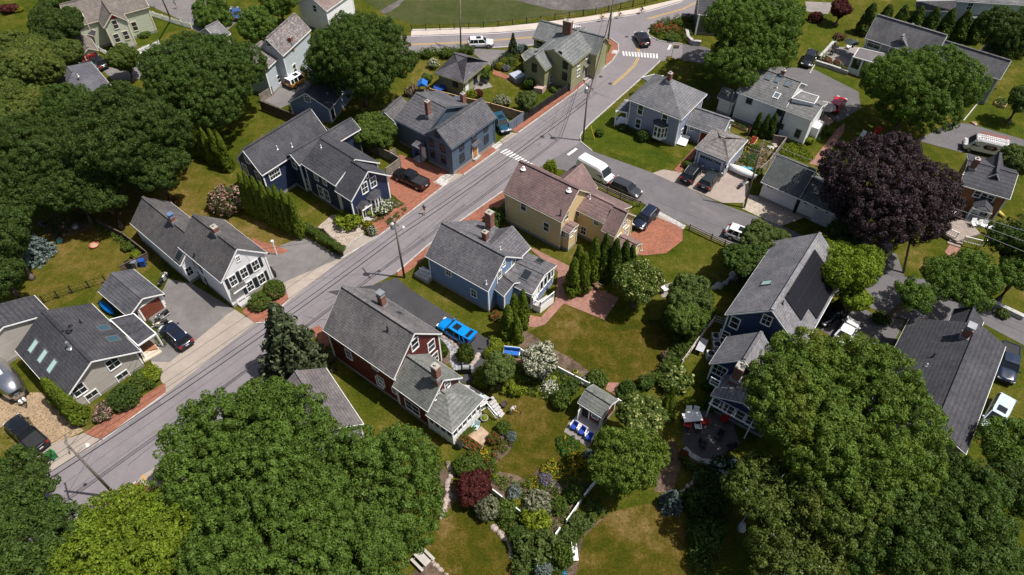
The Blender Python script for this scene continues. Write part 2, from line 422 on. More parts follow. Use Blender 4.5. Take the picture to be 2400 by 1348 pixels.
    def skylight(s, b, side, px, w_=.8, l=1.1, glass=None, frame=None, blind=None):
        o, n = s.plane(b, side); p = hit(px, o, n)
        x = Vector((b.u.x, b.u.y, 0)); y = n.cross(x)
        m = MB()
        for q, (dx, dy, a, c) in enumerate(((-w_ / 2, 0, .09, l + .18), (w_ / 2, 0, .09, l + .18), (0, -l / 2, w_ - .09, .09), (0, l / 2, w_ - .09, .09))):
            m.box(p + x * dx + y * dy + n * .06, a, c, .13, x, y, n)
        f = m.build('skylight', frame or plain('skylight frame grey', (.12, .12, .12), .4, .5), s.e, off=s.o)
        g = MB(); g.box(p + n * .06, w_ - .08, l - .08, .06, x, y, n); g.build('glass', glass or GLASS, f, off=s.o)
        return f
    def vent(s, b, side, px, h=.5, r=.06, mat=None):
        o, n = s.plane(b, side); p = hit(px, o, n)
        m = MB(); m.tube([p - Vector((0, 0, .1)), p + Vector((0, 0, h))], r, 8); m.lathe(p - Vector((0, 0, .05)), [(r * 2.6, 0), (r * 1.5, .1), (r, .2)], 10)
        m.build('vent_pipe', mat or WHITE, s.e, off=s.o)
    def chimney(s, b, side, px, h=1.6, w_=.75, d=.6, cap=None, mat=None, base=None):
        if base is not None: p = Vector(base)
        elif side == 'ridge': p = min((b.P(b.L * i / 60, b.W * b.rt, b.zr) for i in range(61)), key=lambda q: (Pr(q)[0] - px[0]) ** 2 + (Pr(q)[1] - px[1]) ** 2)
        else: o, n = s.plane(b, side); p = hit(px, o, n)
        m = MB(); zb, zt = p.z - 1.2, p.z + h
        m.box((p.x, p.y, (zb + zt) / 2), w_, d, zt - zb, b.u, b.v)
        m.box((p.x, p.y, zt - .1), w_ + .1, d + .1, .14, b.u, b.v)
        c = m.build('chimney', mat or CHIM, s.e, off=s.o)
        k = MB()
        k.box((p.x, p.y, zt + .04), w_ + .02, d + .02, .08, b.u, b.v)
        k.lathe((p.x, p.y, zt + .07), [(.14, 0), (.13, .25)], 10)
        if cap is not None:
            for i in (-1, 1):
                for j in (-1, 1): k.box(Vector((p.x, p.y, zt + .25)) + b.u * i * w_ * .4 + b.v * j * d * .4, .05, .05, .4)
            k.box((p.x, p.y, zt + .46), w_ + .12, d + .12, .07, b.u, b.v)
        k.build('chimney_cap', cap or plain('chimney cap mortar', (.35, .32, .28), .8), c, off=s.o)
        fl = MB(); fl.box((p.x, p.y, p.z + .02), w_ + .16, d + .16, .5, b.u, b.v); fl.build('flashing', GREYM, c, off=s.o)
    def roofpoly(s, pts, th=.14, name=None, mat=None, trim=True):
        P = [G(p, z) for p, z in pts]
        (s.R if mat is None else s._x(name, mat)).prism(P, (0, 0, -th))
        if trim:
            for k in range(len(P)):
                a, c = P[k], P[(k + 1) % len(P)]
                if abs(a.z - c.z) < .05 or trim == 2: s.T.beam(a - Vector((0, 0, .08)), c - Vector((0, 0, .08)), .1, .19)
        return P
    def _x(s, name, mat):
        if not hasattr(s, 'X'): s.X = {}
        k = (name, mat.name)
        if k not in s.X: s.X[k] = (MB(), mat, name)
        return s.X[k][0]
    def part(s, name, mat): return s._x(name, mat)
    def hood(s, b, side, px, w_=1.6, d=1.0, z=2.6, gable=False, posts=False):
        """small roof over a door"""
        o, n = s.plane(b, side); p = hit(px, o, n); x = Vector((-n.y, n.x, 0)); p.z = z
        m = MB()
        if gable:
            a, c, r = p - x * w_ / 2, p + x * w_ / 2, p + Vector((0, 0, w_ * .32))
            for e_ in (a, c): m.prism([e_, e_ + n * d, r + n * d, r], (0, 0, -.1))
        else: m.prism([p - x * w_ / 2 + Vector((0, 0, .25)), p + x * w_ / 2 + Vector((0, 0, .25)), p + x * w_ / 2 + n * d, p - x * w_ / 2 + n * d], (0, 0, -.1))
        m.build('porch_roof', s.rm, s.e, off=s.o)
        t = MB()
        if gable:
            t.prism([p - x * (w_ / 2 - .1) + n * (d - .1), p + x * (w_ / 2 - .1) + n * (d - .1), p + Vector((0, 0, w_ * .27)) + n * (d - .1)], -n * .06)
        t.beam(p - x * w_ / 2 + n * (d + .03) - Vector((0, 0, .08)), p + x * w_ / 2 + n * (d + .03) - Vector((0, 0, .08)), .08, .16)
        for sg in (-1, 1):
            if posts: t.box(p + x * sg * (w_ / 2 - .1) + n * (d - .12) - Vector((0, 0, z / 2 + .05)), .14, .14, z - .1, x, n)
            else: t.beam(p + x * sg * (w_ / 2 - .1) + n * .05 - Vector((0, 0, .7)), p + x * sg * (w_ / 2 - .1) + n * (d - .1) - Vector((0, 0, .1)), .08, .1)
        t.build('porch_post' if posts else 'bracket', s.tm, s.e, off=s.o)
        st = MB(); st.box(p + n * (d * .5 + .1) - Vector((0, 0, z - .15)), w_ - .2, d, .3, x, n); st.build('doorstep', GRAN, s.e, off=s.o)
    def bay(s, b, side, px, w_=2.2, d=.8, h=2.4, z0=.5, mat=None, roofm=None):
        """projecting bay window"""
        o, n = s.plane(b, side); p = hit(px, o, n); x = Vector((-n.y, n.x, 0)); q = Vector((p.x, p.y, z0))
        pts = [(-w_ / 2, 0), (-w_ / 2 + d * .7, d), (w_ / 2 - d * .7, d), (w_ / 2, 0)]
        m = MB(); m.prism([q + x * a + n * c for a, c in pts], (0, 0, h)); by = m.build('bay_window', mat or s.tm, s.e, off=s.o)
        r = MB(); top = [q + x * a * 1.12 + n * c * 1.15 + Vector((0, 0, h)) for a, c in pts]; tip = [q + x * a * .45 + Vector((0, 0, h + .6)) for a in (-w_ / 2, w_ / 2)]
        r.poly([top[0], top[1], tip[0]]); r.poly([top[1], top[2], tip[1], tip[0]]); r.poly([top[2], top[3], tip[1]]); r.poly(top); r.build('roof', roofm or s.rm, by, off=s.o)
        g = MB()
        for (a, c) in ((0, 1), (1, 2), (2, 3)):
            A_, C_ = [q + x * pts[k][0] + n * pts[k][1] for k in (a, c)]
            dr = (C_ - A_).normalized(); nn = Vector((dr.y, -dr.x, 0)); nn = nn if nn.dot(n) > -.01 else -nn
            if nn.dot((A_ + C_) / 2 - q) < 0: nn = -nn
            ln = (C_ - A_).length; k = 2 if ln > 1 else 1
            for i in range(k):
                ce = A_ + dr * ln * (i + .5) / k + nn * .012 + Vector((0, 0, h * .55))
                for zz in (-.36, .36): g.box(ce + Vector((0, 0, zz * h * .48)), ln / k - .22, .03, h * .3, dr, nn)
        g.build('glass', GLASS, by, off=s.o)
    def finish(s):
        s.mk(s.W, 'wall', s.wm); s.mk(s.R, 'roof', s.rm); s.mk(s.T, 'roof_trim', s.tm); [s.mk(q, 'corner_board', s.tm) for q in s.C]
        s.mk(s.Fn, 'foundation', plain('foundation concrete', (.25, .23, .21), .9))
        for m, mat, name in getattr(s, 'X', {}).values():
            if name != 'porch_post': s.mk(m, name, mat); continue
            for i in range(0, len(m.v), 8):
                q = MB(); q.quads(m.v[i:i + 8], [tuple(k - i for k in f) for f in m.f if i <= f[0] < i + 8]); s.mk(q, name, mat)
        return s
def railing(m, pts, h=.95, step=.28):
    for a, b in zip(pts, pts[1:]):
        a, b = Vector(a), Vector(b); up = Vector((0, 0, 1)); L = (b - a).length
        m.beam(a + up * h, b + up * h, .1, .07); m.beam(a + up * .12, b + up * .12, .06, .06)
        for k in range(int(L / step) + 1):
            q = a.lerp(b, min(1, k * step / L)); m.box(q + up * h / 2, .05, .05, h)
        for q in (a, b): m.box(q + up * (h + .1) / 2, .12, .12, h + .1)
# ---------------------------------------------------------------- ground, roads, paths
def sheet(name, polys, mat, z, kind='structure', th=0.0):
    m = MB()
    for pts in polys:
        P = [G(p, z) for p in pts]
        if th: m.prism(P, (0, 0, -th))
        else: m.poly(P)
    o = m.build(name, mat); o['kind'] = kind
    # triangulated so that concave outlines fill properly
    import bmesh as _b
    bm = _b.new(); bm.from_mesh(o.data); _b.ops.triangulate(bm, faces=bm.faces[:]); bm.to_mesh(o.data); bm.free()
    return o
LAWN = lawn('lawn grass', [(0.2, (.024, .040, .003)), (0.44, (.050, .060, .005)), (0.62, (.084, .078, .012)), (0.82, (.16, .115, .042))], .09)
LAWN3 = lawn('dry lawn grass', [(0.18, (.034, .044, .004)), (0.40, (.070, .066, .008)), (0.58, (.115, .085, .020)), (0.8, (.18, .118, .05))], .09)
LAWN2 = lawn('garden lawn grass', [(0.2, (.022, .034, .003)), (0.44, (.048, .047, .004)), (0.60, (.082, .062, .011)), (0.80, (.155, .105, .04))], .11)
GREENER = lawn('greener grass', [(0.2, (.024, .042, .004)), (0.5, (.048, .064, .005)), (0.8, (.095, .088, .014))], .11)
MULCH = lawn('mulch and soil', [(0.3, (.06, .042, .03)), (0.5, (.115, .08, .058)), (0.7, (.17, .125, .09))], .4, (.6, 1.5))
ROADM = asphalt('worn road asphalt', (.185, .165, .172), .09, False)
ROAD2 = asphalt('side road asphalt', (.125, .117, .121), .12, False)
DARKA = asphalt('fresh black asphalt', (.052, .050, .054), .15, False)
OLDA = asphalt('old driveway asphalt', (.155, .143, .138), .16, False)
BRICKP = brick('brick paving', (.255, .092, .055), (.3, .2, .15), 4.0, True)
BRICK2 = brick('pink brick paving', (.27, .13, .098), (.33, .26, .22), 3.0, True)
CONCS = asphalt('concrete pavement', (.30, .255, .215), .12, False)
PALE = asphalt('pale concrete', (.46, .40, .35), .1, False)
GRAVT = gravel('tan pea gravel', [(.17, .115, .062), (.28, .195, .115), (.36, .275, .185), (.23, .16, .095)], 8)
GRAVP = gravel('pale pea gravel', [(.24, .19, .145), (.36, .295, .235), (.44, .38, .32), (.30, .245, .195)], 7)
GRAVW = gravel('grey white pebbles', [(.12, .12, .13), (.26, .255, .275), (.4, .395, .41), (.18, .18, .19)], 6)
COB = gravel('cobbles', [(.3, .28, .26), (.42, .4, .38), (.5, .47, .44)], 3.5)
gm = MB(); gm.poly([(-700, -200, 0), (700, -200, 0), (700, 900, 0), (-700, 900, 0)]); o = gm.build('ground', LAWN); o['kind'] = 'structure'
# shore
sheet('marsh', [[r2(330, 120), r2(500, 170), r2(1000, 168), r2(1700, 85), r2(2050, 10), r2(2300, -120), r2(300, -420), r2(-200, -200), r2(100, -40)]],
      lawn('marsh grass', [(0.2, (.034, .046, .012)), (0.5, (.052, .062, .020)), (0.8, (.080, .078, .034))], .09, (.85, 1.15)), .012)
sheet('mudflat', [[r2(1180, -10), r2(1330, 30), r2(1480, 65), r2(1580, 75), r2(1800, 62), r2(2010, 8), r2(2250, -110), r2(1200, -300)],
                  [r2(440, 0), r2(400, 45), r2(340, 85), r2(300, 95), r2(270, 80), r2(330, 40), r2(400, 5), r2(500, -90), r2(560, -90)]],
      lawn('estuary mud', [(0.3, (.085, .077, .074)), (0.55, (.12, .108, .102)), (0.72, (.17, .155, .145))], .12, (.85, 1.15)), .03)
# roads
sheet('road', [[b1(330, 640), b1(420, 575), b1(700, 360), b1(1140, 30), r4(1150, 1290), r4(1780, 850), r4(1990, 690), r4(2380, 440), r5(255, 290), r5(515, 120), r2(720, 1310), r2(1140, 1010), r2(1240, 935), r2(1620, 660),
     r2(1900, 430), r2(1945, 365), r2(1945, 318), r2(1890, 275), r2(1840, 262), r2(1500, 300), r2(1340, 320), r2(950, 345), r2(515, 372), r2(0, 420), r2(-200, 420), r2(-200, 300), r2(490, 250), r2(1100, 228), r2(1340, 208), r2(1700, 155), r2(2100, 90), r2(2395, 5), r3(30, -25), r3(240, -130), r3(500, -130), r3(110, 90), r3(50, 122), r2(2395, 112), r2(2290, 155), r2(2150, 215), r2(2160, 245), r2(2230, 288), r2(2395, 312),
     r2(2420, 405), r2(2240, 430), r2(2190, 475), r2(2050, 600), r2(1735, 880), r2(1685, 940), r2(1675, 965), r2(1680, 1000), r2(1600, 1200), r2(1400, 1165), r5(1130, 0), r5(850, 195), r5(610, 375), r5(390, 565), r5(230, 650), r4(2395, 850), r4(2220, 1000), ff(560, 960), b1(1240, 490), b1(950, 690), b1(720, 868), b1(490, 970), b1(300, 1090), b1(-300, 1500), b1(-500, 1300)]], ROADM, .02)
sheet('side_road', [[r2(1680, 1000), r2(1760, 1060), r2(2190, 1215), r3(0, 1300), n4(600, 1345), r6(690, 235), r6(900, 330), r6(1310, 575), r6(1560, 595), r6(1900, 640), r6(2160, 755), r6(2400, 880), r6(2600, 960), r6(2600, 1150), r6(2395, 1075), r6(2120, 930), r6(1700, 900), r6(1550, 892), r6(1240, 785), r6(900, 620), r6(400, 400), r6(0, 215), r5(2220, 140), n3(2010, 700), n3(1500, 470), n3(900, 250), n3(640, 240), r2(1400, 1165)]], ROAD2, .03)
sheet('driveway', [[r4(1040, 905), r4(1180, 610), r4(1340, 640), r4(1645, 825), r4(1600, 855), r4(1190, 1195), r4(1060, 1190)], [r4(1990, 640), r4(1900, 600), r4(1830, 430), r4(2140, 310), r4(2395, 460), r4(2050, 740)],
     [r1(1830, 700), r1(2010, 500), r1(2180, 380), r1(2210, 560), r1(2060, 720), r1(1970, 760)], [r1(790, 560), r1(700, 470), r1(880, 395), r1(1090, 340), r1(1400, 250), r1(1400, 420), r1(950, 560)], [r1(940, -10), r1(1360, 180), r1(1500, 100), r1(1430, -40)], [r1(1600, 210), r1(1700, 120), r1(1720, 90), r1(1620, 40), r1(1560, 180)],
     [r2(880, 340), r2(1165, 352), r2(1060, 470), r2(1000, 430)]], OLDA, .026)
sheet('dark_driveway', [[r5(230, 652), r5(390, 600), r5(420, 630), r5(480, 680), r5(1045, 1045), r5(1000, 1160), r5(1035, 1205), r5(900, 1345), r5(820, 1330), r5(905, 1240), r5(935, 1170), r5(820, 1060), r5(690, 975), r5(-100, 700)]], DARKA, .034)
sheet('asphalt_lot', [[r2(2395, 310), r3(160, 330), r3(480, 470), r3(740, 470), r3(930, 490), r3(1235, 645), r3(1250, 760), r3(1090, 860), r3(900, 720), r3(700, 560), r3(400, 480), r3(0, 425)],
     [r3(1640, 985), r3(1890, 860), r3(2020, 870), r3(2395, 980), r3(2395, 1110), r3(2260, 1060), r3(1960, 1070)], [r6(1310, 575), r6(1210, 420), r6(1500, 430), r6(1560, 600)], [r6(900, 920), r6(1180, 740), r6(1320, 850), r6(1560, 900), r6(1450, 1120), r6(1100, 1050)]], asphalt('lot asphalt', (.115, .108, .110), .12, False), .028)
sheet('pale_driveway', [[r2(2185, 1215), r2(2260, 1190), r3(30, 1215), r3(110, 1150), r3(330, 1150), r3(460, 1240), n4(1000, 1150), n4(930, 1345), n4(650, 1345), n4(560, 1310), n4(0, 1060), r2(2330, 1280)]], asphalt('pale driveway concrete', (.30, .245, .21), .14, False), .036)
sheet('gravel_apron', [[n4(930, 1345), n4(1000, 1230), n4(1320, 1300), r6(640, 80), r6(780, 150), r6(850, 180), r6(690, 240), r6(420, 120)]], GRAVP, .04)
sheet('pavement', [[r4(1060, 1190), r4(1190, 1195), r4(1600, 855), r4(1650, 825), r4(1790, 922), r4(1265, 1338), b1(1165, 70), b1(1165, 0), r4(1140, 1340)], [r4(1980, 640), r4(2395, 460), r5(35, 455), r4(2395, 480), r4(2030, 762), r4(2010, 690)],
     [r5(0, 430), r5(150, 305), r5(270, 310), r5(30, 460)], [r2(640, 1275), r2(790, 1215), r2(860, 1225), r2(720, 1312)], [r2(1190, 930), r2(1110, 985), r2(1140, 1010), r2(1245, 935)],
     [b1(200, 480), b1(590, 345), b1(720, 400), b1(420, 575), b1(330, 640), b1(240, 640)], [b1(1000, 640), b1(1280, 480), b1(1310, 700), b1(1140, 740), b1(1070, 735), b1(960, 690)], [r5(2150, 180), r5(2230, 145)  , r5(2400, 235), r5(2395, 255)]], CONCS, .042)
BK = [[b1(590, 345), b1(1140, 0), b1(1165, 0), b1(1165, 66), b1(725, 392)], [b1(840, 770), b1(960, 690), b1(1085, 735), b1(900, 860), b1(720, 870)],
     [r4(1700, 840), r4(1790, 920), r4(1850, 918), r4(2028, 758), r4(2000, 680), r4(1900, 700), r4(1740, 800)], [r4(2180, 960), r4(2240, 935), r4(2340, 1040), r4(2270, 1110)], [r4(1760, 320), r4(2030, 410), r4(1960, 440), r4(1800, 400)],
     [r5(190, 200), r5(262, 308), r5(512, 122), r2(712, 1308), r2(640, 1275), r2(760, 1205), r2(560, 1130), r2(410, 1085), r2(320, 1210), r2(330, 1345), r5(440, 85)],
     [r2(800, 1215), r2(855, 1225), r2(1105, 1045), r2(1070, 1015)], [r2(1195, 915), r2(1290, 825), r2(1620, 600), r2(1800, 450), r2(1880, 360), r2(1895, 320), r2(1840, 275), r2(1890, 276), r2(1940, 312), r2(1944, 362), r2(1898, 428), r2(1618, 658), r2(1238, 933)],
     [r5(1130, 2), r5(850, 197), r5(610, 377), r5(392, 563), r5(400, 600), r5(470, 560), r5(620, 440), r5(900, 280), r5(1160, 60)], [r2(1070, 490), r2(1180, 530), r2(1270, 560), r2(1250, 590), r2(1060, 520)],
     [n4(290, 590), n4(0, 900), n4(70, 945), n4(120, 900), n4(300, 700)], [b1(60, 1240), b1(420, 1100), b1(470, 1160), b1(100, 1345)]]
sheet('brick_pavement', BK, BRICKP, .05)
sheet('brick_patio', [[r5(2215, 175), r5(2395, 252), r5(2395, 340), r5(2280, 430), r5(2130, 445), r5(2010, 430), r5(2020, 300)]], BRICKP, .048)
sheet('brick_path', [[r5(1300, 380), r5(1360, 400), r5(1600, 520), r5(1590, 620), r5(1545, 650), r5(1600, 735), r5(1720, 640), r5(1830, 690), r5(1950, 745), r5(1845, 897), r5(1560, 782), r5(1430, 930), r5(1355, 952), r5(1300, 942), r5(1310, 860), r5(1400, 880), r5(1500, 770), r5(1520, 560)],
     [b2(1860, 40), b2(1870, -10), b2(1950, -10), b2(1930, 80)], [n6(1560, 60), n6(1900, 20), n6(2100, 80), n6(2060, 160), n6(1800, 80), n6(1600, 110)], [r3(1090, 900), r3(890, 1150), r3(960, 1165), r3(1130, 930), r3(1140, 860)], [r6(1840, 420), r6(1900, 480), r6(1960, 420), r6(1900, 330)], [r6(1960, 560), r6(2010, 770), r6(1930, 740)]], BRICK2, .044)
sheet('shore_pavement', [[r2(490, 250), r2(490, 205), r2(1100, 188), r2(1340, 165), r2(1700, 120), r2(2050, 65), r2(2330, 0), r2(2700, -110), r2(2800, -110), r2(2395, 3), r2(2100, 88), r2(1700, 152), r2(1340, 206), r2(1100, 226)]], PALE, .13, th=.13)
sheet('gravel_yard', [[b1(-60, 130), b1(60, 60), b1(300, 60), b1(420, 180), b1(590, 330), b1(400, 420), b1(330, 440), b1(200, 230), b1(-60, 330)]], GRAVT, .024)
sheet('pea_gravel', [[r4(2230, 245), r4(2330, 160), r5(0, 160), r5(170, 250), r5(150, 300), r5(30, 405), r4(2420, 400)]], GRAVP, .03)
sheet('pebble_bed', [[n5(1510, 790), n5(1590, 870), n5(1640, 960), n5(1640, 1100), n5(1690, 1190), n5(1860, 1180), n5(1900, 1080), n5(1740, 1090), n5(1700, 1000), n5(1750, 900), n5(1590, 790)]], GRAVW, .05)
sheet('stone_slab_patio', [[r5(2240, 660), r5(2330, 630), r5(2450, 660), r5(2420, 730), r5(2250, 740)], [b2(1565, 335), b2(1600, 265), b2(1800, 350), b2(1740, 450)], [r2(940, 600), r2(1030, 570), r2(1060, 610), r2(930, 640)], [r3(1010, 330), r3(1240, 330), r3(1180, 470), r3(1000, 420)],
     [r3(860, 10), r3(1060, 20), r3(1020, 100), r3(870, 80)]], asphalt('stone slabs', (.22, .195, .18), .2, False), .03)
sheet('terrace', [[b3(0, 180), b3(330, 200), b3(400, 420), b3(200, 545), b3(60, 510), b3(0, 430)]], asphalt('shade darkened terrace slabs', (.095, .088, .086), .25, False), .031)  # maple shade painted in: slabs coloured darker than the other patio stone
sheet('garden_lawn', [[b2(1170, 110), b2(1330, 85), b2(1470, 130), b2(1600, 190), b2(1620, 250), b2(1570, 330), b2(1500, 390), b2(1600, 500), b2(1620, 590), b2(1550, 580), b2(1440, 545), b2(1390, 590), b2(1310, 680), b2(1230, 640), b2(1110, 615), b2(1085, 560), b2(1180, 480), b2(1230, 380), b2(1160, 300), b2(1140, 210)],
     [r5(1300, 990), r5(1430, 930), r5(1560, 785), r5(1850, 900), r5(2230, 900), r5(2330, 1050), r5(2280, 1180), r5(2080, 1345), b2(1850, 20), b2(1600, -20), r5(1750, 1260), r5(1600, 1160), r5(1440, 1080)],
     [b2(590, 1170), b2(700, 960), b2(870, 870), b2(980, 960), b2(1090, 1000), b2(1190, 1110), b2(1210, 1220), b2(1200, 1400), b2(760, 1400), b2(620, 1200)], [b2(1700, 1100), b2(1790, 980), b2(1900, 900), b2(2200, 830), b2(2400, 960), b2(2450, 1400), b2(1640, 1400)]], LAWN2, .012)
sheet('dry_lawn', [[ff(40, 700), ff(130, 500), ff(220, 390), ff(430, 370), ff(540, 430), ff(700, 560), ff(620, 600), ff(520, 510), ff(340, 640), ff(235, 665), ff(100, 740)]], LAWN3, .008)
sheet('green_lawn', [[r1(900, 350), r1(1000, 150), r1(1090, 110), r1(1250, 160), r1(1110, 290)], [r3(880, 150), r3(1120, 190), r3(1130, 260), r3(920, 420), r3(870, 400)], [r3(900, 520), r3(940, 460), r3(1250, 570), r3(1230, 630)], [r3(1970, 850), r3(2110, 690), r3(2395, 900), r3(2395, 975), r3(2020, 870)],
     [r3(700, 1000), r3(900, 1060), r3(880, 1150), r3(690, 1080)], [r3(1000, 1090), r3(1130, 920), r3(1250, 1080), r3(1180, 1180)], [r2(1690, 1000), r2(1740, 870), r2(1900, 760), r2(2200, 1060), r2(2395, 1110), r2(2260, 1190)]], GREENER, .01)
sheet('mulch_bed', [[b2(1110, 615), b2(1230, 640), b2(1310, 680), b2(1390, 590), b2(1440, 545), b2(1550, 580), b2(1640, 640), b2(1740, 700), b2(1580, 960), b2(1490, 1080), b2(1280, 920), b2(1040, 720), b2(1080, 640)], [b2(1060, 480), b2(1160, 400), b2(1220, 350), b2(1230, 380), b2(1180, 480), b2(1080, 560)],
     [b2(600, 1250), b2(500, 1330), b2(500, 1400), b2(760, 1400), b2(620, 1200)], [b2(1750, 1000), b2(1880, 910), b2(1700, 1080), b2(1650, 1345), b2(1570, 1345), b2(1640, 1150)], [b2(600, 590), b2(700, 540), b2(760, 640), b2(830, 780), b2(700, 960), b2(640, 830)], [n5(1530, 1080), n5(1620, 960), n5(1635, 1100), n5(1560, 1130)],
     [r5(1260, 960), r5(1340, 1000), r5(1480, 1100), r5(1620, 1170), r5(1780, 1290), r5(1700, 1340), r5(1450, 1200), r5(1250, 1080)], [n2(1880, 1090), n2(2180, 780), n2(2330, 860), n2(2000, 1090)], [r2(600, 680), r2(830, 730), r2(800, 690), r2(640, 640)], [n4(760, 840), n4(880, 720), n4(1180, 540), n4(1350, 600), n4(1180, 840), n4(1060, 940), n4(840, 880)],
     [b2(2200, 760), b2(2260, 430), b2(2340, 400), b2(2400, 520), b2(2330, 760)], [r4(640, 260), r4(560, 180), r4(300, 240), r4(380, 330)]], MULCH, .016)
# painted markings
YEL = plain('yellow road paint', (.55, .34, .045), .6, var=.1); WPT = plain('white road paint', (.62, .6, .58), .6, var=.1)
def stripe(m, pts, wd, z=.034, off=0):
    P = [G(p, z) for p in pts]
    for a, c in zip(P, P[1:]):
        d = (c - a).normalized(); s_ = Vector((-d.y, d.x, 0)); a2, c2 = a + s_ * off - d * .03, c + s_ * off + d * .03
        m.poly([a2 - s_ * wd / 2, c2 - s_ * wd / 2, c2 + s_ * wd / 2, a2 + s_ * wd / 2])
m = MB()
for off in (-.16, .16):
    stripe(m, [r2(510, 312), r2(890, 297), r2(1340, 262)], .12, off=off); stripe(m, [r2(1905, 595), r2(1985, 530), r2(2055, 460), r2(2085, 405)], .12, off=off); stripe(m, [r2(2090, 370), r2(2080, 320), r2(2060, 290)], .12, off=off)
    stripe(m, [r2(2150, 132), r2(2395, 65), r3(130, 0)], .12, off=off); stripe(m, [r2(0, 330), r2(510, 312)], .12, off=off)
m.build('yellow_road_marking', YEL)['kind'] = 'structure'
m = MB()
stripe(m, [r2(490, 256), r2(1100, 234), r2(1340, 212), r2(1700, 160), r2(2100, 96), r2(2395, 12)], .14); stripe(m, [r2(515, 367), r2(950, 340), r2(1340, 315)], .12)
m2 = MB(); mid_ = [ff(300, 1090), ff(560, 880), ff(760, 735), ff(900, 630), ff(1010, 530), ff(1130, 420), ff(1290, 290), ff(1430, 180)]
stripe(m2, mid_, .07, .035); stripe(m2, [r6(-200, 60), r6(300, 260), r6(700, 420), r6(1240, 690)], .07, .045)
rg = random.Random(3)
for k in range(26):
    a_ = G(mid_[rg.randrange(7)], .035); b_ = a_ + Vector((rg.uniform(-7, 7), rg.uniform(-5, 5), 0)); q_ = b_ + Vector((rg.uniform(-2.2, 2.2), rg.uniform(-2.2, 2.2), 0))
    d_ = (q_ - b_).normalized() if (q_ - b_).length > .1 else Vector((1, 0, 0)); s2 = Vector((-d_.y, d_.x, 0)) * rg.uniform(.02, .05); t_ = b_.lerp(q_, .5) + s2 * rg.uniform(-8, 8)
    px_ = Pr(b_)
    if abs((px_[1] - 674) + (px_[0] - 850) * .87) < 60: m2.poly([b_ - s2, t_ - s2, q_, t_ + s2, b_ + s2])
m2.build('tar_seam', plain('tar seam', (.085, .08, .082), .7))['kind'] = 'structure'
def zebra(a, c, a2, c2, n, frac=.55):
    A, C_, A2, C2 = [G(p, .036) for p in (a, c, a2, c2)]
    for i in range(n):
        t0, t1 = i / n, (i + frac) / n
        m.poly([A.lerp(C_, t0), A.lerp(C_, t1), A2.lerp(C2, t1), A2.lerp(C2, t0)])
zebra(n3(215, -10), n3(620, 225), n3(120, 40), n3(560, 245), 11); zebra(r2(1972, 360), r2(2230, 378), r2(1978, 390), r2(2232, 412), 12); zebra(r2(1630, 172), r2(1690, 185), r2(1620, 205), r2(1670, 215), 4)
stripe(m, [n3(1035, 75), n3(1150, -10)], .45); stripe(m, [r2(2295, 348), r2(2312, 314)], .4); stripe(m, [r2(2140, 268), r2(2170, 264)], .35)
m.build('white_road_marking', WPT)['kind'] = 'structure'
m = MB(); stripe(m, [b1(1000, 650), b1(1020, 665)], .25, .045); stripe(m, [b1(1005, 640), b1(1015, 660)], .15, .046); m.build('orange_utility_mark', plain('orange marking paint', (.5, .25, .05), .6))['kind'] = 'structure'
sheet('road_patch', [[r2(1370, 1015), r2(1392, 1000), r2(1405, 1012), r2(1382, 1028)], [r2(1640, 745), r2(1780, 640), r2(1800, 655), r2(1660, 765)], [r5(640, 250), r5(860, 80), r5(880, 95), r5(660, 270)], [b1(900, 280), b1(1120, 120), b1(1140, 140), b1(920, 300)], [r6(60, 60), r6(260, 150), r6(250, 175), r6(50, 85)]], asphalt('patched asphalt', (.145, .132, .136), .1, False), .033)
# granite kerbs
def kerb(m, pts, wd=.18, h=.14):
    for a, c in zip(pts, pts[1:]):
        P, Q = G(a), G(c); P.z = Q.z = h / 2; m.beam(P, Q, wd, h)
m = MB()
for pts in ([b1(725, 395), b1(1165, 70)], [r4(1795, 925), r4(1850, 920), r4(2030, 762)], [r5(265, 310), r5(515, 120), r2(715, 1312)], [r2(860, 1228), r2(1110, 1050)], [r2(1240, 936), r2(1620, 662), r2(1900, 432), r2(1945, 365), r2(1943, 312), r2(1890, 273)],
     [r2(2190, 477), r2(2050, 602), r2(1735, 882), r2(1685, 940), r2(1674, 965), r2(1682, 1000), r2(1760, 1062)], [r2(2240, 428), r2(2190, 477)], [r2(2160, 215), r2(2150, 235), r2(2165, 255), r2(2230, 288), r2(2395, 312)], [r5(1130, 0), r5(850, 196), r5(610, 376), r5(392, 565)], [b1(960, 690), b1(720, 868), b1(490, 975)], [r5(0, 470), r5(265, 312)],
     [r3(930, 450), r3(890, 520)], [r3(1970, 850), r3(2100, 690)], [r5(30, 400), r5(155, 300)], ): kerb(m, pts)
m.build('kerb', GRAN)['kind'] = 'structure'
sheet('cobble_edge', [[r2(660, 1270), r2(700, 1235), r2(790, 1205), r2(800, 1225), r2(740, 1290), r2(715, 1310)], [r5(2215, 150), r5(2230, 135), r5(2420, 235), r5(2400, 262)], [r2(1050, 1030), r2(1110, 990), r2(1135, 1010), r2(1090, 1048)], [r2(1895, 375), r2(1905, 350), r2(1945, 352), r2(1938, 378)]], COB, .056)
# ---------------------------------------------------------------- the houses
rf = shingle
HS = {}
SHUT = plain('black shutter paint', (.02, .022, .028), .5)
NAVYD = plain('dark navy sash paint', (.02, .025, .045), .5)
CREAM = plain('cream trim paint', (.62, .57, .45), .5, var=.06)
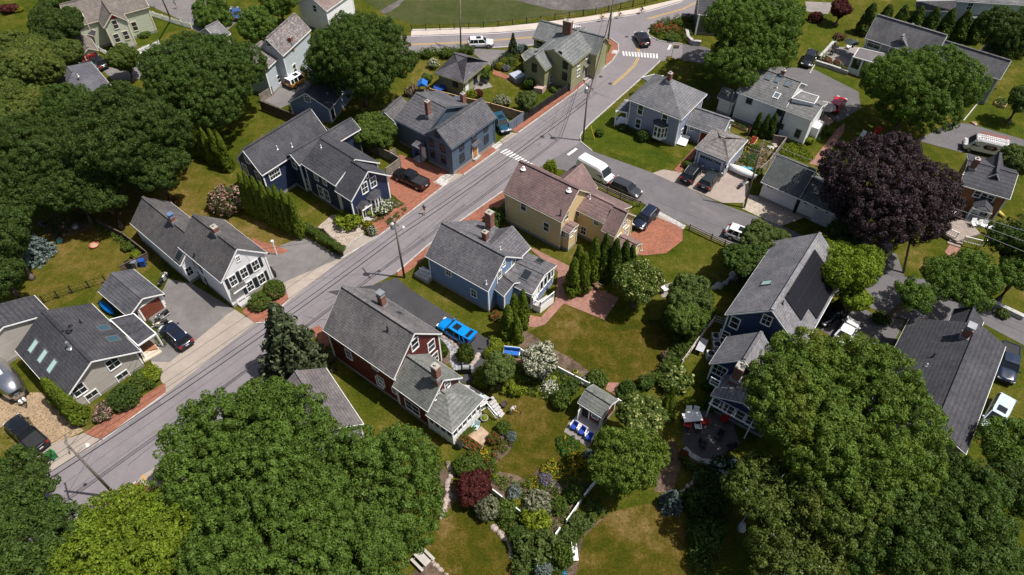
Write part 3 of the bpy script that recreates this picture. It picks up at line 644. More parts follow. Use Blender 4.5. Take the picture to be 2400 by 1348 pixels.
# white house with black shutters
h = House('white_house', 'white two-storey house with black shutters and two chimneys beside a wide grey driveway', r4(1650, 825), siding('white clapboard', (.82, .82, .82)), rf('worn grey brown shingles', (.098, .092, .092), .3))
b = h.block(r4(1548, 632), A=r4(1318, 440), C=r4(1858, 412), ze=5.0, RB=r4(1648, 400), dbg='H13a')
L0 = (G(r4(1335, 165), b.zr) - b.B).dot(b.u)
h.bs.clear(); h.W, h.R, h.T, h.C, h.Fn = MB(), MB(), MB(), [], MB()
b = h.block(r4(1548, 632), u=b.u, C=r4(1858, 412), ze=5.0, zr=b.zr, L=L0, dbg='H13a')
for x, y in ((1636, 622), (1712, 568), (1793, 515)): h.win(b, 'B', r4(x, y), .85, 1.5, 2, 2, shut=SHUT)
for x, y in ((1755, 660), (1836, 608)): h.win(b, 'B', r4(x, y), .85, 1.5, 2, 2, shut=SHUT)
h.win(b, 'B', r4(1670, 468), .5, .65, 2, 2)
h.door(b, 'B', r4(1680, 722)); h.hood(b, 'B', r4(1676, 690), 1.9, .7, 2.75)
for x, y in ((1387, 522), (1427, 607)): h.win(b, 'L', r4(x, y), .8, 1.3, 2, 2, shut=SHUT)
h.chimney(b, 'ridge', r4(1520, 285), .9, .8, .65); h.vent(b, 'rL', r4(1368, 448), .5, .07, BLACK)
c = h.block(r4(1262, 514), A=r4(915, 217), W=5.6, ze=3.7, zr=6.3, u=b.u, dbg='H13b', L=(G(r4(915, 217), 3.7) - G(r4(1262, 514), 3.7)).dot(b.u), RB=r4(1450, 330))
h.win(c, 'B', r4(1328, 556), .8, 1.3, 2, 2); h.skylight(c, 'rL', r4(1260, 448), 1.1, 1.3)
h.chimney(c, 'ridge', r4(1180, 255), .9, .6, .55, cap=plain('blue grey chimney cap', (.2, .3, .45), .4, .5, .5)); h.win(c, 'L', r4(1275, 556), .5, .9)
HS['white'] = h.finish()
# beige house, bottom left
h = House('beige_house', 'beige house with charcoal roof, three pale skylights and a covered porch beside the garage', n8(1925, 1310), siding('beige clapboard', (.47, .43, .385)), rf('charcoal shingles', (.055, .055, .061), .25))
b = h.block(n8(1875, 1152), A=n8(1225, 520), C=ff(127, 925), RB=n8(1367, 1172), ze=2.9, og=.55, oe=.4, dbg='H14a')
for px in (r4(792, 1203), r4(868, 1300), b1(555, 40), b1(655, 88)): h.win(b, 'B', px, 1.25, 1.5, 2, 2)
for px in (n8(455, 1095), n8(580, 1228), n8(705, 1362)): h.skylight(b, 'rR', px, .75, 1.5, glass=glassm('pale blind glass', (.35, .52, .47)))
for px in (n8(1385, 855), n8(1515, 1000)): h.skylight(b, 'rL', px, 1.0, 1.2, glass=glassm('blue sky glass', (.045, .09, .125)))
h.vent(b, 'rR', n8(940, 1110), .9, .16, GREYM)
for px in (n8(845, 898), n8(905, 893), n8(938, 825)): h.vent(b, 'rR', px, .2, .1, BLACK)
h.vent(b, 'rL', n8(1090, 785), .6, .07, BLACK)
u = b.u
c = h.block(n8(680, 645), u=u, W=9.0, zr=5.2, L=(G(n8(435, 415), 3.4) - G(n8(680, 645), 3.4)).dot(u) + 0.01, ze=3.4, dbg='H14b', RB=n8(410, 850))
# porch roof joining house and garage
PP = h.roofpoly([(n8(1470, 735), 3.5), (n8(1790, 655), 3.5), (n8(2085, 922), 2.75), (n8(1845, 1085), 2.75)], trim=2)
cd = plain('porch cedar', (.30, .14, .07), .7, var=.2)
fl = h.part('porch_floor', cd)
q = [G(p, .55) for p in (n8(1870, 1180), n8(2110, 1120), n8(1990, 985), n8(1760, 1030))]
fl.prism([q[0], q[1], q[2], q[3]], (0, 0, -.3))
st = h.part('step', plain('pale porch step', (.52, .44, .35), .8))
for k in range(3):
    a, c_ = G(n8(1905 + 12 * k, 1235 + 32 * k), 0), G(n8(2110 + 28 * k, 1115 + 25 * k), 0); zz = .5 - .16 * k
    st.beam(Vector((a.x, a.y, zz / 2)), Vector((c_.x, c_.y, zz / 2)), .42, zz)
po = h.part('porch_post', WHITE)
for px in (n8(2085, 925), n8(1845, 1090)):
    t_ = G(px, 2.65); po.box((t_.x - .15, t_.y + .15, 1.4), .16, .16, 2.5)
HS['beige'] = h.finish()
# garage with brown door
h = House('garage', 'small grey-roofed garage with a brown roll-up door and flag beside the beige house', n8(2285, 585), siding('beige clapboard', (.47, .43, .385)), rf('slate grey shingles', (.082, .083, .092), .2), cat='garage')
b = h.block(n8(1712, 697), A=n8(1310, 352), C=n8(2220, 408), ze=2.5, RB=n8(1905, 440), og=.5, dbg='H15')
o, n_ = h.plane(b, 'B'); p = hit(n8(2050, 610), o, n_); rz = math.atan2(n_.y, n_.x) - math.pi / 2
m = MB(); m.box((0, .03, 1.05), 2.5, .06, 2.1)
for j in range(4): m.box((0, .065, .28 + .52 * j), 2.3, .02, .34)
h_d = m.build('garage_door', plain('red brown door paint', (.17, .05, .03), .5), h.e, Vector((p.x, p.y, 0)) - h.o, rz)
m = MB(); m.box((-1.36, .04, 1.15), .2, .09, 2.3); m.box((1.36, .04, 1.15), .2, .09, 2.3); m.box((0, .04, 2.22), 2.9, .1, .22); m.build('door_frame', WHITE, h.e, Vector((p.x, p.y, 0)) - h.o, rz)
for dx in (-1.85, 1.75):
    m = MB(); m.box((dx, .1, 1.75), .16, .18, .34); m.box((dx, .12, 1.95), .22, .22, .06); m.build('wall_lamp', SHUT, h.e, Vector((p.x, p.y, 0)) - h.o, rz)
HS['garage'] = h.finish()
# red house
RED = siding('barn red clapboard', (.115, .018, .016))
h = House('red_house', 'dark red clapboard house with grey roofs, two brick chimneys and a white screened porch', n5(1535, 1080), RED, rf('mid grey shingles', (.135, .127, .127), .3))
b = h.block(n5(950, 1290), A=n5(90, 692), C=n5(1543, 738), ze=5.3, RB=n5(1208, 727), dbg='H17a')
h.win(b, 'B', n5(1210, 868), .95, 1.6, 1, 2); h.win(b, 'B', n5(1412, 888), .95, 1.6, 1, 2); h.win(b, 'B', n5(1455, 1040), .95, 1.6, 2, 2)
for px in (n5(405, 995), n5(800, 1320)): h.win(b, 'L', px, .85, 1.4, 2, 2)
h.win(b, 'L', n5(728, 1160), .9, .45, 2, 1)
h.win(b, 'L', n6(172, 380), .9, 1.5, 2, 2)
h.chimney(b, 'rR', n5(820, 400), 1.7, .7, .6, cap=GREYM); h.skylight(b, 'rR', n5(1018, 495), .7, 1.1); h.vent(b, 'rL', n5(880, 705), .75, .08, BLACK)
c = h.block(n6(808, 762), A=n6(345, 422), C=n6(1250, 290), ze=4.0, RB=n6(1005, 342), dbg='H17b', rmat=rf('pale grey green shingles', (.155, .16, .148), .25))
h.win(c, 'B', n6(1075, 405), .75, 1.05, 2, 2); h.win(c, 'B', n6(935, 550), .75, 1.05, 2, 2)
h.win(c, 'L', n6(368, 490), .6, .8, 1, 2); h.win(c, 'L', n6(610, 715), 2.0, 1.6, 2, 2)
h.chimney(c, 'rR', n6(935, 310), 1.9, .75, .65)
h.rm2 = rf('pale grey green shingles', (.155, .16, .148), .25)
# screened porch (hipped)
d = h.block(n6(1140, 1050), A=n6(785, 802), C=n6(1555, 585), ze=3.1, zr=4.6, RB=n6(1105, 575), hip=(2.9, 0), walls=False, dbg='H17c', rmat=rf('pale grey green shingles', (.155, .16, .148), .25))
pw = h.part('porch_wall', WHITE); sg = h.part('porch_screen', glassm('porch screen', (.035, .035, .035)))
P = d.P; W_, L_ = d.W, d.L
for (a, c_, nn, k) in ((P(.3, .3, 0), P(.3, W_ - .3, 0), -d.u, 6), (P(.3, .3, 0), P(L_, .3, 0), -d.v, 4), (P(.3, W_ - .3, 0), P(L_, W_ - .3, 0), d.v, 4)):
    dr = (c_ - a).normalized(); ln = (c_ - a).length
    pw.box((a + c_) / 2 + Vector((0, 0, .65)), ln, .12, 1.3, dr, nn); pw.box((a + c_) / 2 + Vector((0, 0, 2.98)), ln, .13, .16, dr, nn)
    pw.box((a + c_) / 2 + Vector((0, 0, 2.2)), ln, .1, .06, dr, nn)
    for i in range(k + 1): pw.box(a + dr * (ln * i / k) + Vector((0, 0, 1.5)), .15, .16, 3.0, dr, nn)
    sg.box((a + c_) / 2 - nn * .02 + Vector((0, 0, 2.1)), ln - .1, .03, 1.62, dr, nn)
# side landing, steps and rail at the porch
lw = h.part('side_deck', plain('grey deck boards', (.42, .39, .38), .8))
q = [G(p, 1.05) for p in (n6(1350, 440), n6(1560, 590), n6(1500, 700), n6(1600, 670), n6(1680, 610), n6(1400, 430))]
lw.prism([G(n6(1220, 400), 1.0), G(n6(1530, 680), 1.0), G(n6(1690, 610), 1.0), G(n6(1375, 420), 1.0)], (0, 0, -.2))
for k in range(6):
    a, c_ = G(n6(1620 + 32 * k, 700 + 30 * k), 0), G(n6(1700 + 26 * k, 640 + 30 * k), 0); z_ = 1.0 - .17 * k
    lw.beam(Vector((a.x, a.y, z_ / 2)), Vector((c_.x, c_.y, z_ / 2)), .34, z_)
rl = MB(); A0 = G(n6(1620, 740), .1); railing(rl, [G(n6(1525, 770), 1.0), G(n6(1610, 715), 1.0)]); railing(rl, [G(n6(1610, 715), 1.0), G(n6(1745, 880), .1)], .9, .2)
rl.build('stair_rail', WHITE, h.e, off=h.o)
dk = h.part('deck', plain('brown deck boards', (.36, .26, .18), .8, var=.25))
dk.prism([G(p, .35) for p in (n6(1255, 1200), n6(1530, 965), n6(1670, 1090), n6(1450, 1290))], (0, 0, -.3))
HS['red'] = h
for a in ('R',):   # lower roofs are paler: their planes move into a part of their own
    pass
h.finish()
# light blue house
LB = siding('light blue clapboard', (.185, .29, .465))
h = House('blue_house', 'light blue house with white trim, cross gable and a glazed sunroom with two skylights', r5(1035, 860), LB, rf('blue grey shingles', (.118, .115, .123), .35))
b = h.block(r5(1030, 694), A=r5(590, 447), C=r5(1283, 462), ze=4.3, RB=r5(1155, 448), dbg='H19a')
h.win(b, 'L', r5(752, 562), .8, 1.2, 2, 2); h.win(b, 'L', r5(930, 712), .8, 1.2, 2, 2)
h.win(b, 'B', r5(1205, 507), .75, 1.5, 1, 4); h.win(b, 'B', r5(1108, 592), .8, 1.6, 1, 4); h.win(b, 'B', r5(1140, 505), .5, .8, 1, 2)
h.chimney(b, 'rR', r5(1012, 345), 1.5, .65, .6); h.vent(b, 'rL', r5(1018, 645), .6); h.vent(b, 'rR', r5(1115, 405), .5)
fb = h.part('foundation_window', GREYM)
c = h.block(r5(1328, 387), u=-b.v, C=r5(1095, 250), ze=4.3, zr=6.3, RB=r5(1216, 232), L=6.5, dbg='H19b')
h.roofpoly([(r5(740, 212), 5.6), (r5(950, 197), 3.9), (r5(1105, 252), 3.9), (r5(1040, 345), 5.9)], trim=False)
q = [G(p, 3.8) for p in (r5(840, 225), r5(945, 203), r5(1095, 254), r5(1040, 300))]; h.W.prism([Vector((p.x, p.y, 0)) for p in q], (0, 0, 3.75))
h.chimney(b, 'rR', None, 2.6, .9, .8, base=G(r5(1043, 252), 4.6))
d = h.block(r5(1340, 718), A=r5(1212, 658), C=r5(1530, 522), ze=3.4, RB=r5(1437, 577), dbg='H19c', L=5.6)
h.skylight(d, 'rL', r5(1297, 583), 1.1, 1.3); h.skylight(d, 'rR', r5(1393, 488), 1.0, 1.1)
sw = h.part('sunroom_frame', WHITE)
o, n_ = h.plane(d, 'B'); x = d.v
for i in range(6):
    q = d.P(d.og, d.oe + .5 + i * (d.W - 1.2) / 5.0, 2.35)
    h.win(d, 'B', Pr(q), (d.W - 1.4) / 6.2, 1.5, 1, 1, mid=False)
h.win(d, 'L', r5(1318, 760), 1.0, 1.5, 1, 1, mid=False); h.door(d, 'B', r5(1362, 735), .9, 2.0, z0=1.0)
e = h.block(r5(1140, 727), A=r5(1083, 682), C=r5(1217, 660), ze=3.3, zr=4.3, RB=r5(1212, 640), dbg='H19d', W=3.4, L=3.0)
# porch landing with white stair
dk = h.part('landing', plain('grey deck boards', (.42, .39, .38), .8))
q = [G(p, 1.0) for p in (r5(1345, 790), r5(1395, 815), r5(1490, 740), r5(1440, 725))]
dk.prism(q, (0, 0, -.15)); sk = h.part('landing_skirt', WHITE)
for a, c_ in ((0, 1), (1, 2)): sk.prism([q[a], q[c_], Vector((q[c_].x, q[c_].y, 0)), Vector((q[a].x, q[a].y, 0))], Vector((.04, .02, 0)))
rl = MB(); railing(rl, [q[0], q[1], q[2]]); rl.build('stair_rail', WHITE, h.e, off=h.o)
# street steps at the far corner
rl = MB(); railing(rl, [G(r5(555, 570), .6), G(r5(630, 600), .6)]); rl.build('stair_rail', WHITE, h.e, off=h.o)
st = h.part('step', GRAN); q = G(r5(590, 595), 0); st.box((q.x, q.y, .3), 2.2, 1.6, .6, b.u, b.v)
HS['lblue'] = h.finish()
# yellow house
YW = siding('butter yellow clapboard', (.74, .55, .29))
h = House('yellow_house', 'butter yellow house with long red-brown roofs and cream trim on the corner', n3(925, 1250), YW, rf('red brown shingles', (.185, .125, .118), .2), CREAM)
b = h.block(n3(950, 970), A=n3(165, 572), ze=5.3, zr=8.4, RB=n3(1182, 530), dbg='H20a')
for px in (n3(440, 762), n3(745, 1040)): h.win(b, 'L', px, .85, 1.4, 1, 2, frame=WHITE)
h.win(b, 'B', n3(1015, 890), .7, 1.3, 2, 2)
h.vent(b, 'rL', n3(440, 258), .3, .16); h.vent(b, 'rL', n3(1052, 548), .3, .16); h.vent(b, 'rL', n3(935, 880), .9, .07, BLACK)
c = h.block(n3(1612, 1033), A=n3(1072, 772), ze=4.6, zr=7.0, RB=n3(1775, 800), u=b.u, L=(G(n3(1072, 772), 4.6) - G(n3(1612, 1033), 4.6)).dot(b.u), dbg='H20b')
for px, w_, hh in ((n3(1158, 850), .75, .8), (n3(1415, 978), .75, .85), (n3(1543, 1040), .7, .7), (n3(1243, 1088), .75, 1.3)): h.win(c, 'L', px, w_, hh, 2, 2, frame=WHITE)
h.vent(c, 'rL', n3(1328, 660), .7)
d = h.block(n3(1665, 1168), A=n3(1600, 1132), C=n3(1943, 882), ze=4.0, RB=n3(1840, 842), dbg='H20c', u=b.u, L=2.0)
for px in (n3(1797, 970), n3(1815, 1105), n3(1710, 1205)): h.win(d, 'B', px, .9, 1.5, 2, 4, frame=WHITE)
f = h.block(n3(1430, 503), u=-b.v, ze=4.6, zr=7.2, RB=n3(1235, 192), L=6.5, dbg='H20d')
g = h.block(n3(1057, 1118), C=n3(1167, 995), ze=3.6, RB=n3(1125, 1040), u=b.u, L=2.2, dbg='H20e', oe=.15, og=.15)
h.win(g, 'L', n3(975, 1135), .6, .9, 2, 2, frame=WHITE)
for px in (n3(1080, 1140), n3(1133, 1065)): h.win(g, 'B', px, .6, .7, 2, 2, frame=WHITE)
b4 = h.part('lean_to', YW)
q = h.block(n3(1890, 1400), u=b.u, ze=2.0, zr=2.7, RB=n3(1830, 1260), W=2.6, L=2.6, dbg='H20f', oe=.1, og=.1)
HS['yellow'] = h.finish()
# navy house
NV = siding('navy clapboard', (.022, .034, .08))
h = House('navy_house', 'navy blue house with several charcoal gables and white windows behind an arborvitae row', n2(1660, 900), NV, rf('black grey shingles', (.058, .058, .065), .25))
f = h.block(n2(1615, 802), A=n2(1400, 662), C=n2(2110, 437), ze=4.6, RB=n2(1830, 397), og=.5, dbg='H12f')
L0 = (G(n1(1060, 845), f.zr) - f.B).dot(f.u)
for px in (n2(1795, 632), n2(1910, 552)): h.win(f, 'B', px, .95, 1.6, 2, 2)
h.win(f, 'B', n2(1830, 470), .35, .6, 1, 1, mid=False)
h.bay(f, 'B', n2(1925, 800), 2.3, .9, 2.3, .6); h.hood(f, 'B', n2(1745, 810), 1.7, 1.1, 2.6, gable=True, posts=True)
h.door(f, 'B', n2(1745, 900), mat=plain('dark red door paint', (.12, .02, .02), .4))
bb = h.block(n2(1400, 592), u=f.u, zr=f.zr + .02, C=n1(2030, 1165), ze=5.4, ze2=4.6, L=(G(n2(920, 317), 5.4) - G(n2(1400, 592), 5.4)).dot(f.u), dbg='H12b')
for px, w_, hh in ((n2(1150, 485), .75, 1.0), (n2(1260, 547), .75, 1.0), (n2(925, 515), .9, 1.7), (n2(1020, 570), .9, 1.7), (n2(1210, 680), .95, 1.9), (n2(1292, 730), .95, 1.9)): h.win(bb, 'L', px, w_, hh, 2, 2)
cc = h.block(n2(920, 320), RB=n2(790, 168), u=f.v, ze=5.2, dbg='H12c', L=11.0)
h.win(cc, 'B', n2(848, 298), .85, 1.7, 2, 2)
a = h.block(n1(420, 1312), C=n1(80, 1102), RB=n1(176, 968), RA=n1(830, 572), ze=5.2, u=f.v, dbg='H12a', L=12.0)
for px, hh in ((n2(220, 235), 1.5), (n2(205, 380), 1.7), (n2(375, 480), 1.7)): h.win(a, 'B', px, .85, hh, 2, 2)
h.win(a, 'L', n2(592, 445), 1.7, 1.2, 4, 2)
h.vent(a, 'rL', n1(630, 970), .6); h.vent(a, 'rL', n1(825, 935), .6); h.vent(bb, 'rL', n1(1215, 945), .4)
HS['navy'] = h.finish()
# slate-blue colonial
SB = siding('slate blue clapboard', (.088, .128, .175))
h = House('blue_colonial', 'slate blue two-storey street-front house with orange wood door and two tall brick chimneys', r2(785, 1205), SB, rf('dark grey shingles', (.095, .093, .102), .3), SB)
b = h.block(r2(775, 1045), A=r2(1090, 822), C=r2(575, 945), ze=4.9, RB=r2(655, 905), dbg='H10a')
for px in (r2(845, 1025), r2(930, 965), r2(1015, 893), r2(847, 1105), r2(1017, 975)): h.win(b, 'L', px, .85, 1.25, 2, 2, frame=NAVYD)
h.door(b, 'L', r2(937, 1045), 1.0, 2.2, plain('varnished orange door', (.42, .19, .05), .4), WHITE); h.hood(b, 'L', r2(937, 985), 1.7, .45, 2.75)
for px in (r2(632, 1000), r2(712, 1042), r2(642, 1080), r2(718, 1120), r2(672, 945)): h.win(b, 'B', px, .8, 1.15 if px[1] > 320 else .7, 2, 2, frame=NAVYD)
h.chimney(b, 'rR', r2(858, 745), 2.2, .7, .6)
c = h.block(r2(480, 893), u=-b.v, ze=4.3, zr=6.4, RB=r2(520, 830), dbg='H10b', C=r2(600, 712), L=7.0) if False else None
c = h.block(r2(585, 948), u=b.v, C=r2(900, 735), ze=4.3, RB=r2(800, 800), zr=6.4, dbg='H10b', L=6.3)
h.chimney(b, 'rR', r2(640, 885), 2.4, .7, .6, base=c.P(1.5, 2.6, 5.6))
h.hood(b, 'B', r2(560, 1030), 1.6, 1.1, 2.7, gable=False, posts=True); h.door(b, 'B', r2(580, 1075), mat=WHITE)
h.roofpoly([(r2(650, 715), 4.2), (r2(860, 660), 4.2), (r2(880, 740), 3.9), (r2(760, 790), 3.9)], mat=plain('standing seam metal', (.10, .11, .13), .4, .5, .3), name='metal_roof', trim=False)
HS['bluecol'] = h.finish()
# olive green colonial
GW = siding('sage green clapboard', (.31, .31, .165))
h = House('green_colonial', 'sage green three-part house with grey roof and big brick chimney at the street bend', r2(1618, 600), GW, rf('pale grey shingles', (.15, .158, .155), .25), GW)
b = h.block(r2(1625, 457), A=r2(1830, 292), ze=5.1, zr=7.6, RB=r2(1490, 350), dbg='H9a')
for px in (r2(1665, 440), r2(1725, 390), r2(1790, 340), r2(1663, 512), r2(1773, 418)): h.win(b, 'L', px, .8, 1.15, 2, 2, frame=WHITE)
h.door(b, 'L', r2(1718, 478), 1.0, 2.2, plain('grey brown door', (.12, .09, .08), .5), WHITE); h.hood(b, 'L', r2(1720, 430), 1.6, .4, 2.8)
h.win(b, 'B', r2(1537, 375), .5, .6, 2, 2, NAVYD)
for px in (r2(1572, 457), r2(1568, 535)): h.win(b, 'B', px, .8, 1.2, 2, 2, frame=NAVYD)
c = h.block(r2(1432, 495), C=r2(1280, 437), ze=4.0, RB=r2(1378, 388), u=b.u, L=6.0, dbg='H9b')
h.win(c, 'B', r2(1355, 475), .8, 1.3, 2, 2, frame=NAVYD); h.win(c, 'L', r2(1470, 555), .75, 1.3, 2, 2, frame=WHITE)
d = h.block(r2(1342, 265), A=r2(1530, 316), ze=4.7, zr=7.4, RB=r2(1396, 140), dbg='H9c', L=12)
h.win(d, 'L', r2(1390, 295), .8, 1.2, 2, 2, frame=NAVYD)
h.chimney(d, 'rL', r2(1585, 250), 2.6, 1.5, .8)
h.roofpoly([(r2(1262, 385), 2.9), (r2(1330, 335), 3.6), (r2(1420, 350), 3.6), (r2(1290, 430), 2.9)], trim=2)
pw = h.part('porch_wall', GW); q = [G(p, 0) for p in (r2(1275, 480), r2(1290, 510), r2(1400, 440), r2(1370, 410))]; pw.prism(q, (0, 0, 2.8))
cl = h.part('cellar_wall', plain('pink granite', (.42, .3, .25), .8)); q = [G(p, 0) for p in (r2(1350, 650), r2(1410, 660), r2(1435, 635), r2(1375, 620))]; cl.prism(q, (0, 0, .9))
HS['green'] = h.finish()
# green hip cottage
h = House('garden_cottage', 'small sage green square cottage with a dark pyramid roof in the garden', r2(865, 640), GW, rf('purple grey shingles', (.098, .093, .103), .25), GW, cat='cottage')
b = h.block(r2(858, 580), A=r2(652, 510), C=r2(1030, 433), ze=3.1, zr=None, RB=r2(832, 368), hip=(4.2, 4.2), oe=.6, og=.6, dbg='H8')
for px in (r2(800, 585),): h.win(b, 'L', px, .9, 1.2, 2, 2, frame=NAVYD)
h.win(b, 'B', r2(940, 560), .9, 1.2, 2, 2, frame=NAVYD); h.door(b, 'B', r2(880, 600), .95, 2.0, WHITE)
h.finish()
# blue shed by the dark tree
h = House('blue_shed', 'long low pale blue shed with white windows half under the big tree', n1(2220, 690), siding('pale blue boards', (.17, .24, .32)), rf('shed grey shingles', (.105, .1, .103), .25), cat='shed')
b = h.block(n1(2188, 585), A=n1(2410, 375), ze=2.5, zr=3.7, RB=n1(2060, 470), dbg='H11', oe=.15)
for px in (n1(2240, 575), n1(2340, 475)): h.win(b, 'L', px, .8, .8, 2, 2)
h.door(b, 'L', n1(2310, 560), .9, 1.9, z0=.1, mat=plain('pale blue door', (.2, .27, .34), .5)); h.finish()
# blue garage under tree
h = House('blue_garage', 'grey-blue gabled garage with one small window under the big dark tree', n1(1355, 605), siding('grey blue clapboard', (.19, .25, .34)), rf('garage slate shingles', (.07, .075, .085), .25), cat='garage')
b = h.block(n1(1330, 432), C=n1(800, 297), ze=2.9, RB=n1(995, 212), RA=n1(1140, 40), dbg='H7', u=G(n1(1120, 55), 5) - G(n1(995, 212), 5), L=8.5)
h.win(b, 'B', n1(1032, 298), .9, .9, 2, 2); h.door(b, 'L', n1(1375, 520), 1.0, 2.1, SHUT); h.finish()
# blue grey hip-roofed house with connector
HB = siding('lavender grey clapboard', (.30, .33, .43))
h = House('hip_roof_house', 'lavender-grey two-storey house with a hipped grey roof and a bay window on the corner lawn', r2(2340, 1045), HB, rf('soft grey shingles', (.15, .15, .158), .25))
b = h.block(r2(2388, 838), A=r2(2010, 692), C=r3(168, 657), ze=5.3, RB=ff(1566, 182), hip=(4.8, 3.8), oe=.4, og=.4, dbg='H21a')
for px in (r2(2100, 770), r2(2270, 835), r2(2083, 868)): h.win(b, 'L', px, .85, 1.6, 1, 2)
h.bay(b, 'L', r2(2225, 975), 2.5, .9, 2.4, .7, roofm=rf('bay slate', (.06, .062, .07), .2))
h.chimney(b, 'rL', r2(2300, 570), 1.3, .6, .6)
for px in (r2(2388, 930), r2(2380, 1010)): h.win(b, 'B', px, .6, 1.2)
h.roofpoly([(r2(1925, 775), 2.8), (r2(2010, 790), 2.8), (r2(2030, 715), 3.4), (r2(1990, 700), 3.4)])
pp = h.part('porch_post', WHITE)
for px in (r2(1930, 782), r2(2005, 795)): q = G(px, 2.7); pp.box((q.x, q.y, 1.35), .16, .16, 2.7)
rl = MB(); railing(rl, [G(r2(1925, 855), .5), G(r2(2000, 880), .5)]); rl.build('porch_rail', WHITE, h.e, off=h.o)
fl = h.part('porch_floor', WHITE); fl.prism([G(p, .5) for p in (r2(1922, 858), r2(2000, 885), r2(2030, 840), r2(1960, 815))], (0, 0, -.45))
h.roofpoly([(r2(2105, 545), 3.2), (r2(2200, 520), 3.2), (r2(2260, 530), 3.9), (r2(2150, 570), 3.9)])
c = h.block(n4(470, 402), u=b.u, W=5.0, ze=2.9, zr=4.2, RB=n4(560, 300), L=7.5, dbg='H21b', B=None) if False else None
c = h.block(n4(640, 450), A=n4(165, 287), u=None, C=n4(810, 240), ze=2.9, RB=n4(740, 215), dbg='H21b')
h.win(c, 'L', n4(240, 345), .7, .7, 2, 2); h.door(c, 'L', n4(400, 430), 1.0, 2.0, plain('red door paint', (.25, .02, .02), .4), z0=.2)
h.win(c, 'B', n4(745, 300), .5, 1.0)
HS['hip'] = h.finish()
h = House('hipped_garage', 'lavender-grey single garage with a pyramid shingle roof and two cars parked before it', n4(640, 930), HB, rf('brown grey shingles', (.185, .172, .165), .35), cat='garage')
b = h.block(n4(730, 785), A=n4(285, 602), C=n4(975, 490), ze=3.2, RB=n4(650, 455), hip=(3.2, 2.9), dbg='H21g', oe=.3, og=.3)
o, n_ = h.plane(b, 'L'); p = hit(n4(485, 790), o, n_); rz = math.atan2(n_.y, n_.x) - math.pi / 2; p = Vector((p.x, p.y, 0)) - h.o
m = MB(); m.box((0, .03, 1.15), 3.4, .06, 2.3)
for i in range(4):
    for j in range(2): m.box((-1.27 + .85 * i, .07, .4 + .75 * j), .68, .02, .6)
gd = m.build('garage_door', plain('grey blue door panels', (.23, .28, .36), .5), h.e, p, rz)
g = MB(); [g.box((-1.45 + .415 * i, .075, 1.95), .28, .03, .3) for i in range(8)]; g.build('glass', GLASS, gd)
m = MB(); m.box((-1.82, .04, 1.2), .22, .08, 2.5); m.box((1.82, .04, 1.2), .22, .08, 2.5); m.box((0, .04, 2.42), 3.9, .1, .2); m.build('door_frame', WHITE, h.e, p, rz)
for dx in (-2.45, 2.45):
    m = MB(); m.box((dx, .1, 1.9), .18, .2, .42); m.box((dx, .12, 2.16), .26, .26, .06); m.build('wall_lamp', SHUT, h.e, p, rz)
for px in (n4(745, 760), n4(715, 830)): h.win(b, 'B', px, .6, .8)
h.finish()
# white house with skylights
h = House('white_gabled_house', 'long white house with grey roof, three skylights in a row and a rear shed dormer', r3(850, 1010), siding('white clapboard', (.82, .82, .82)), rf('light grey shingles', (.148, .148, .146), .2), corner=False)
b = h.block(r3(715, 767), A=r3(380, 642), ze=5.0, RB=r3(835, 577), dbg='H22a')
b2_ = h.block(r3(915, 842), u=b.u, ze=5.0, RB=r3(1000, 752), L=(G(r3(715, 767), 5) - G(r3(915, 842), 5)).dot(b.u) + .05, dbg='H22r')
for px, w_, hh, cc in ((r3(470, 700), .85, 1.3, 2), (r3(683, 782), .9, 1.3, 2), (r3(677, 880), 1.3, .8, 3), (r3(808, 938), .7, 1.3, 1)): h.win(b if px[0] < 1838 else b2_, 'L', px, w_, hh, cc, 2, frame=plain('dark grey sash', (.1, .1, .1), .4))
for px in (r3(605, 540), r3(672, 560), r3(740, 587)): h.skylight(b, 'rL', px, .8, 1.0, glass=glassm('grey sky glass', (.12, .15, .18)))
h.skylight(b, 'rL', r3(660, 672), .85, .9, glass=glassm('grey sky glass', (.12, .15, .18)), frame=WHITE); h.vent(b, 'rL', r3(662, 615), .8)
h.chimney(b, 'ridge', r3(700, 525), .8, .6, .5)
u = b.u
q = [G(p, 6.2) for p in (r3(770, 690), r3(925, 730), r3(955, 678), r3(835, 640))]; dw = h.part('dormer_wall', WHITE); dw.prism([Vector((p.x, p.y, 4.8)) for p in q], (0, 0, 1.3)); h.roofpoly([(r3(765, 688), 6.3), (r3(925, 727), 6.3), (r3(957, 676), 6.2), (r3(833, 638), 6.2)], trim=2)
c = h.block(r3(360, 722), A=r3(238, 686), ze=2.9, zr=4.1, RB=r3(385, 650), dbg='H22b', u=b.u, L=(G(r3(238, 686), 2.9) - G(r3(360, 722), 2.9)).dot(b.u))
c.rm = 0
sc_ = h.part('sun_porch', plain('white lattice', (.6, .6, .6), .5)); q = G(r3(905, 960), 0)
sc_.box((q.x, q.y, 1.2), 1.6, 2.4, 2.4, b.u, b.v)
dk = h.part('deck', plain('pinkish deck boards', (.30, .19, .16), .8, var=.2)); dk.prism([G(p, .8) for p in (r3(945, 870), r3(1000, 900), r3(1060, 850), r3(1000, 800))], (0, 0, -.7))
HS['white2'] = h.finish()
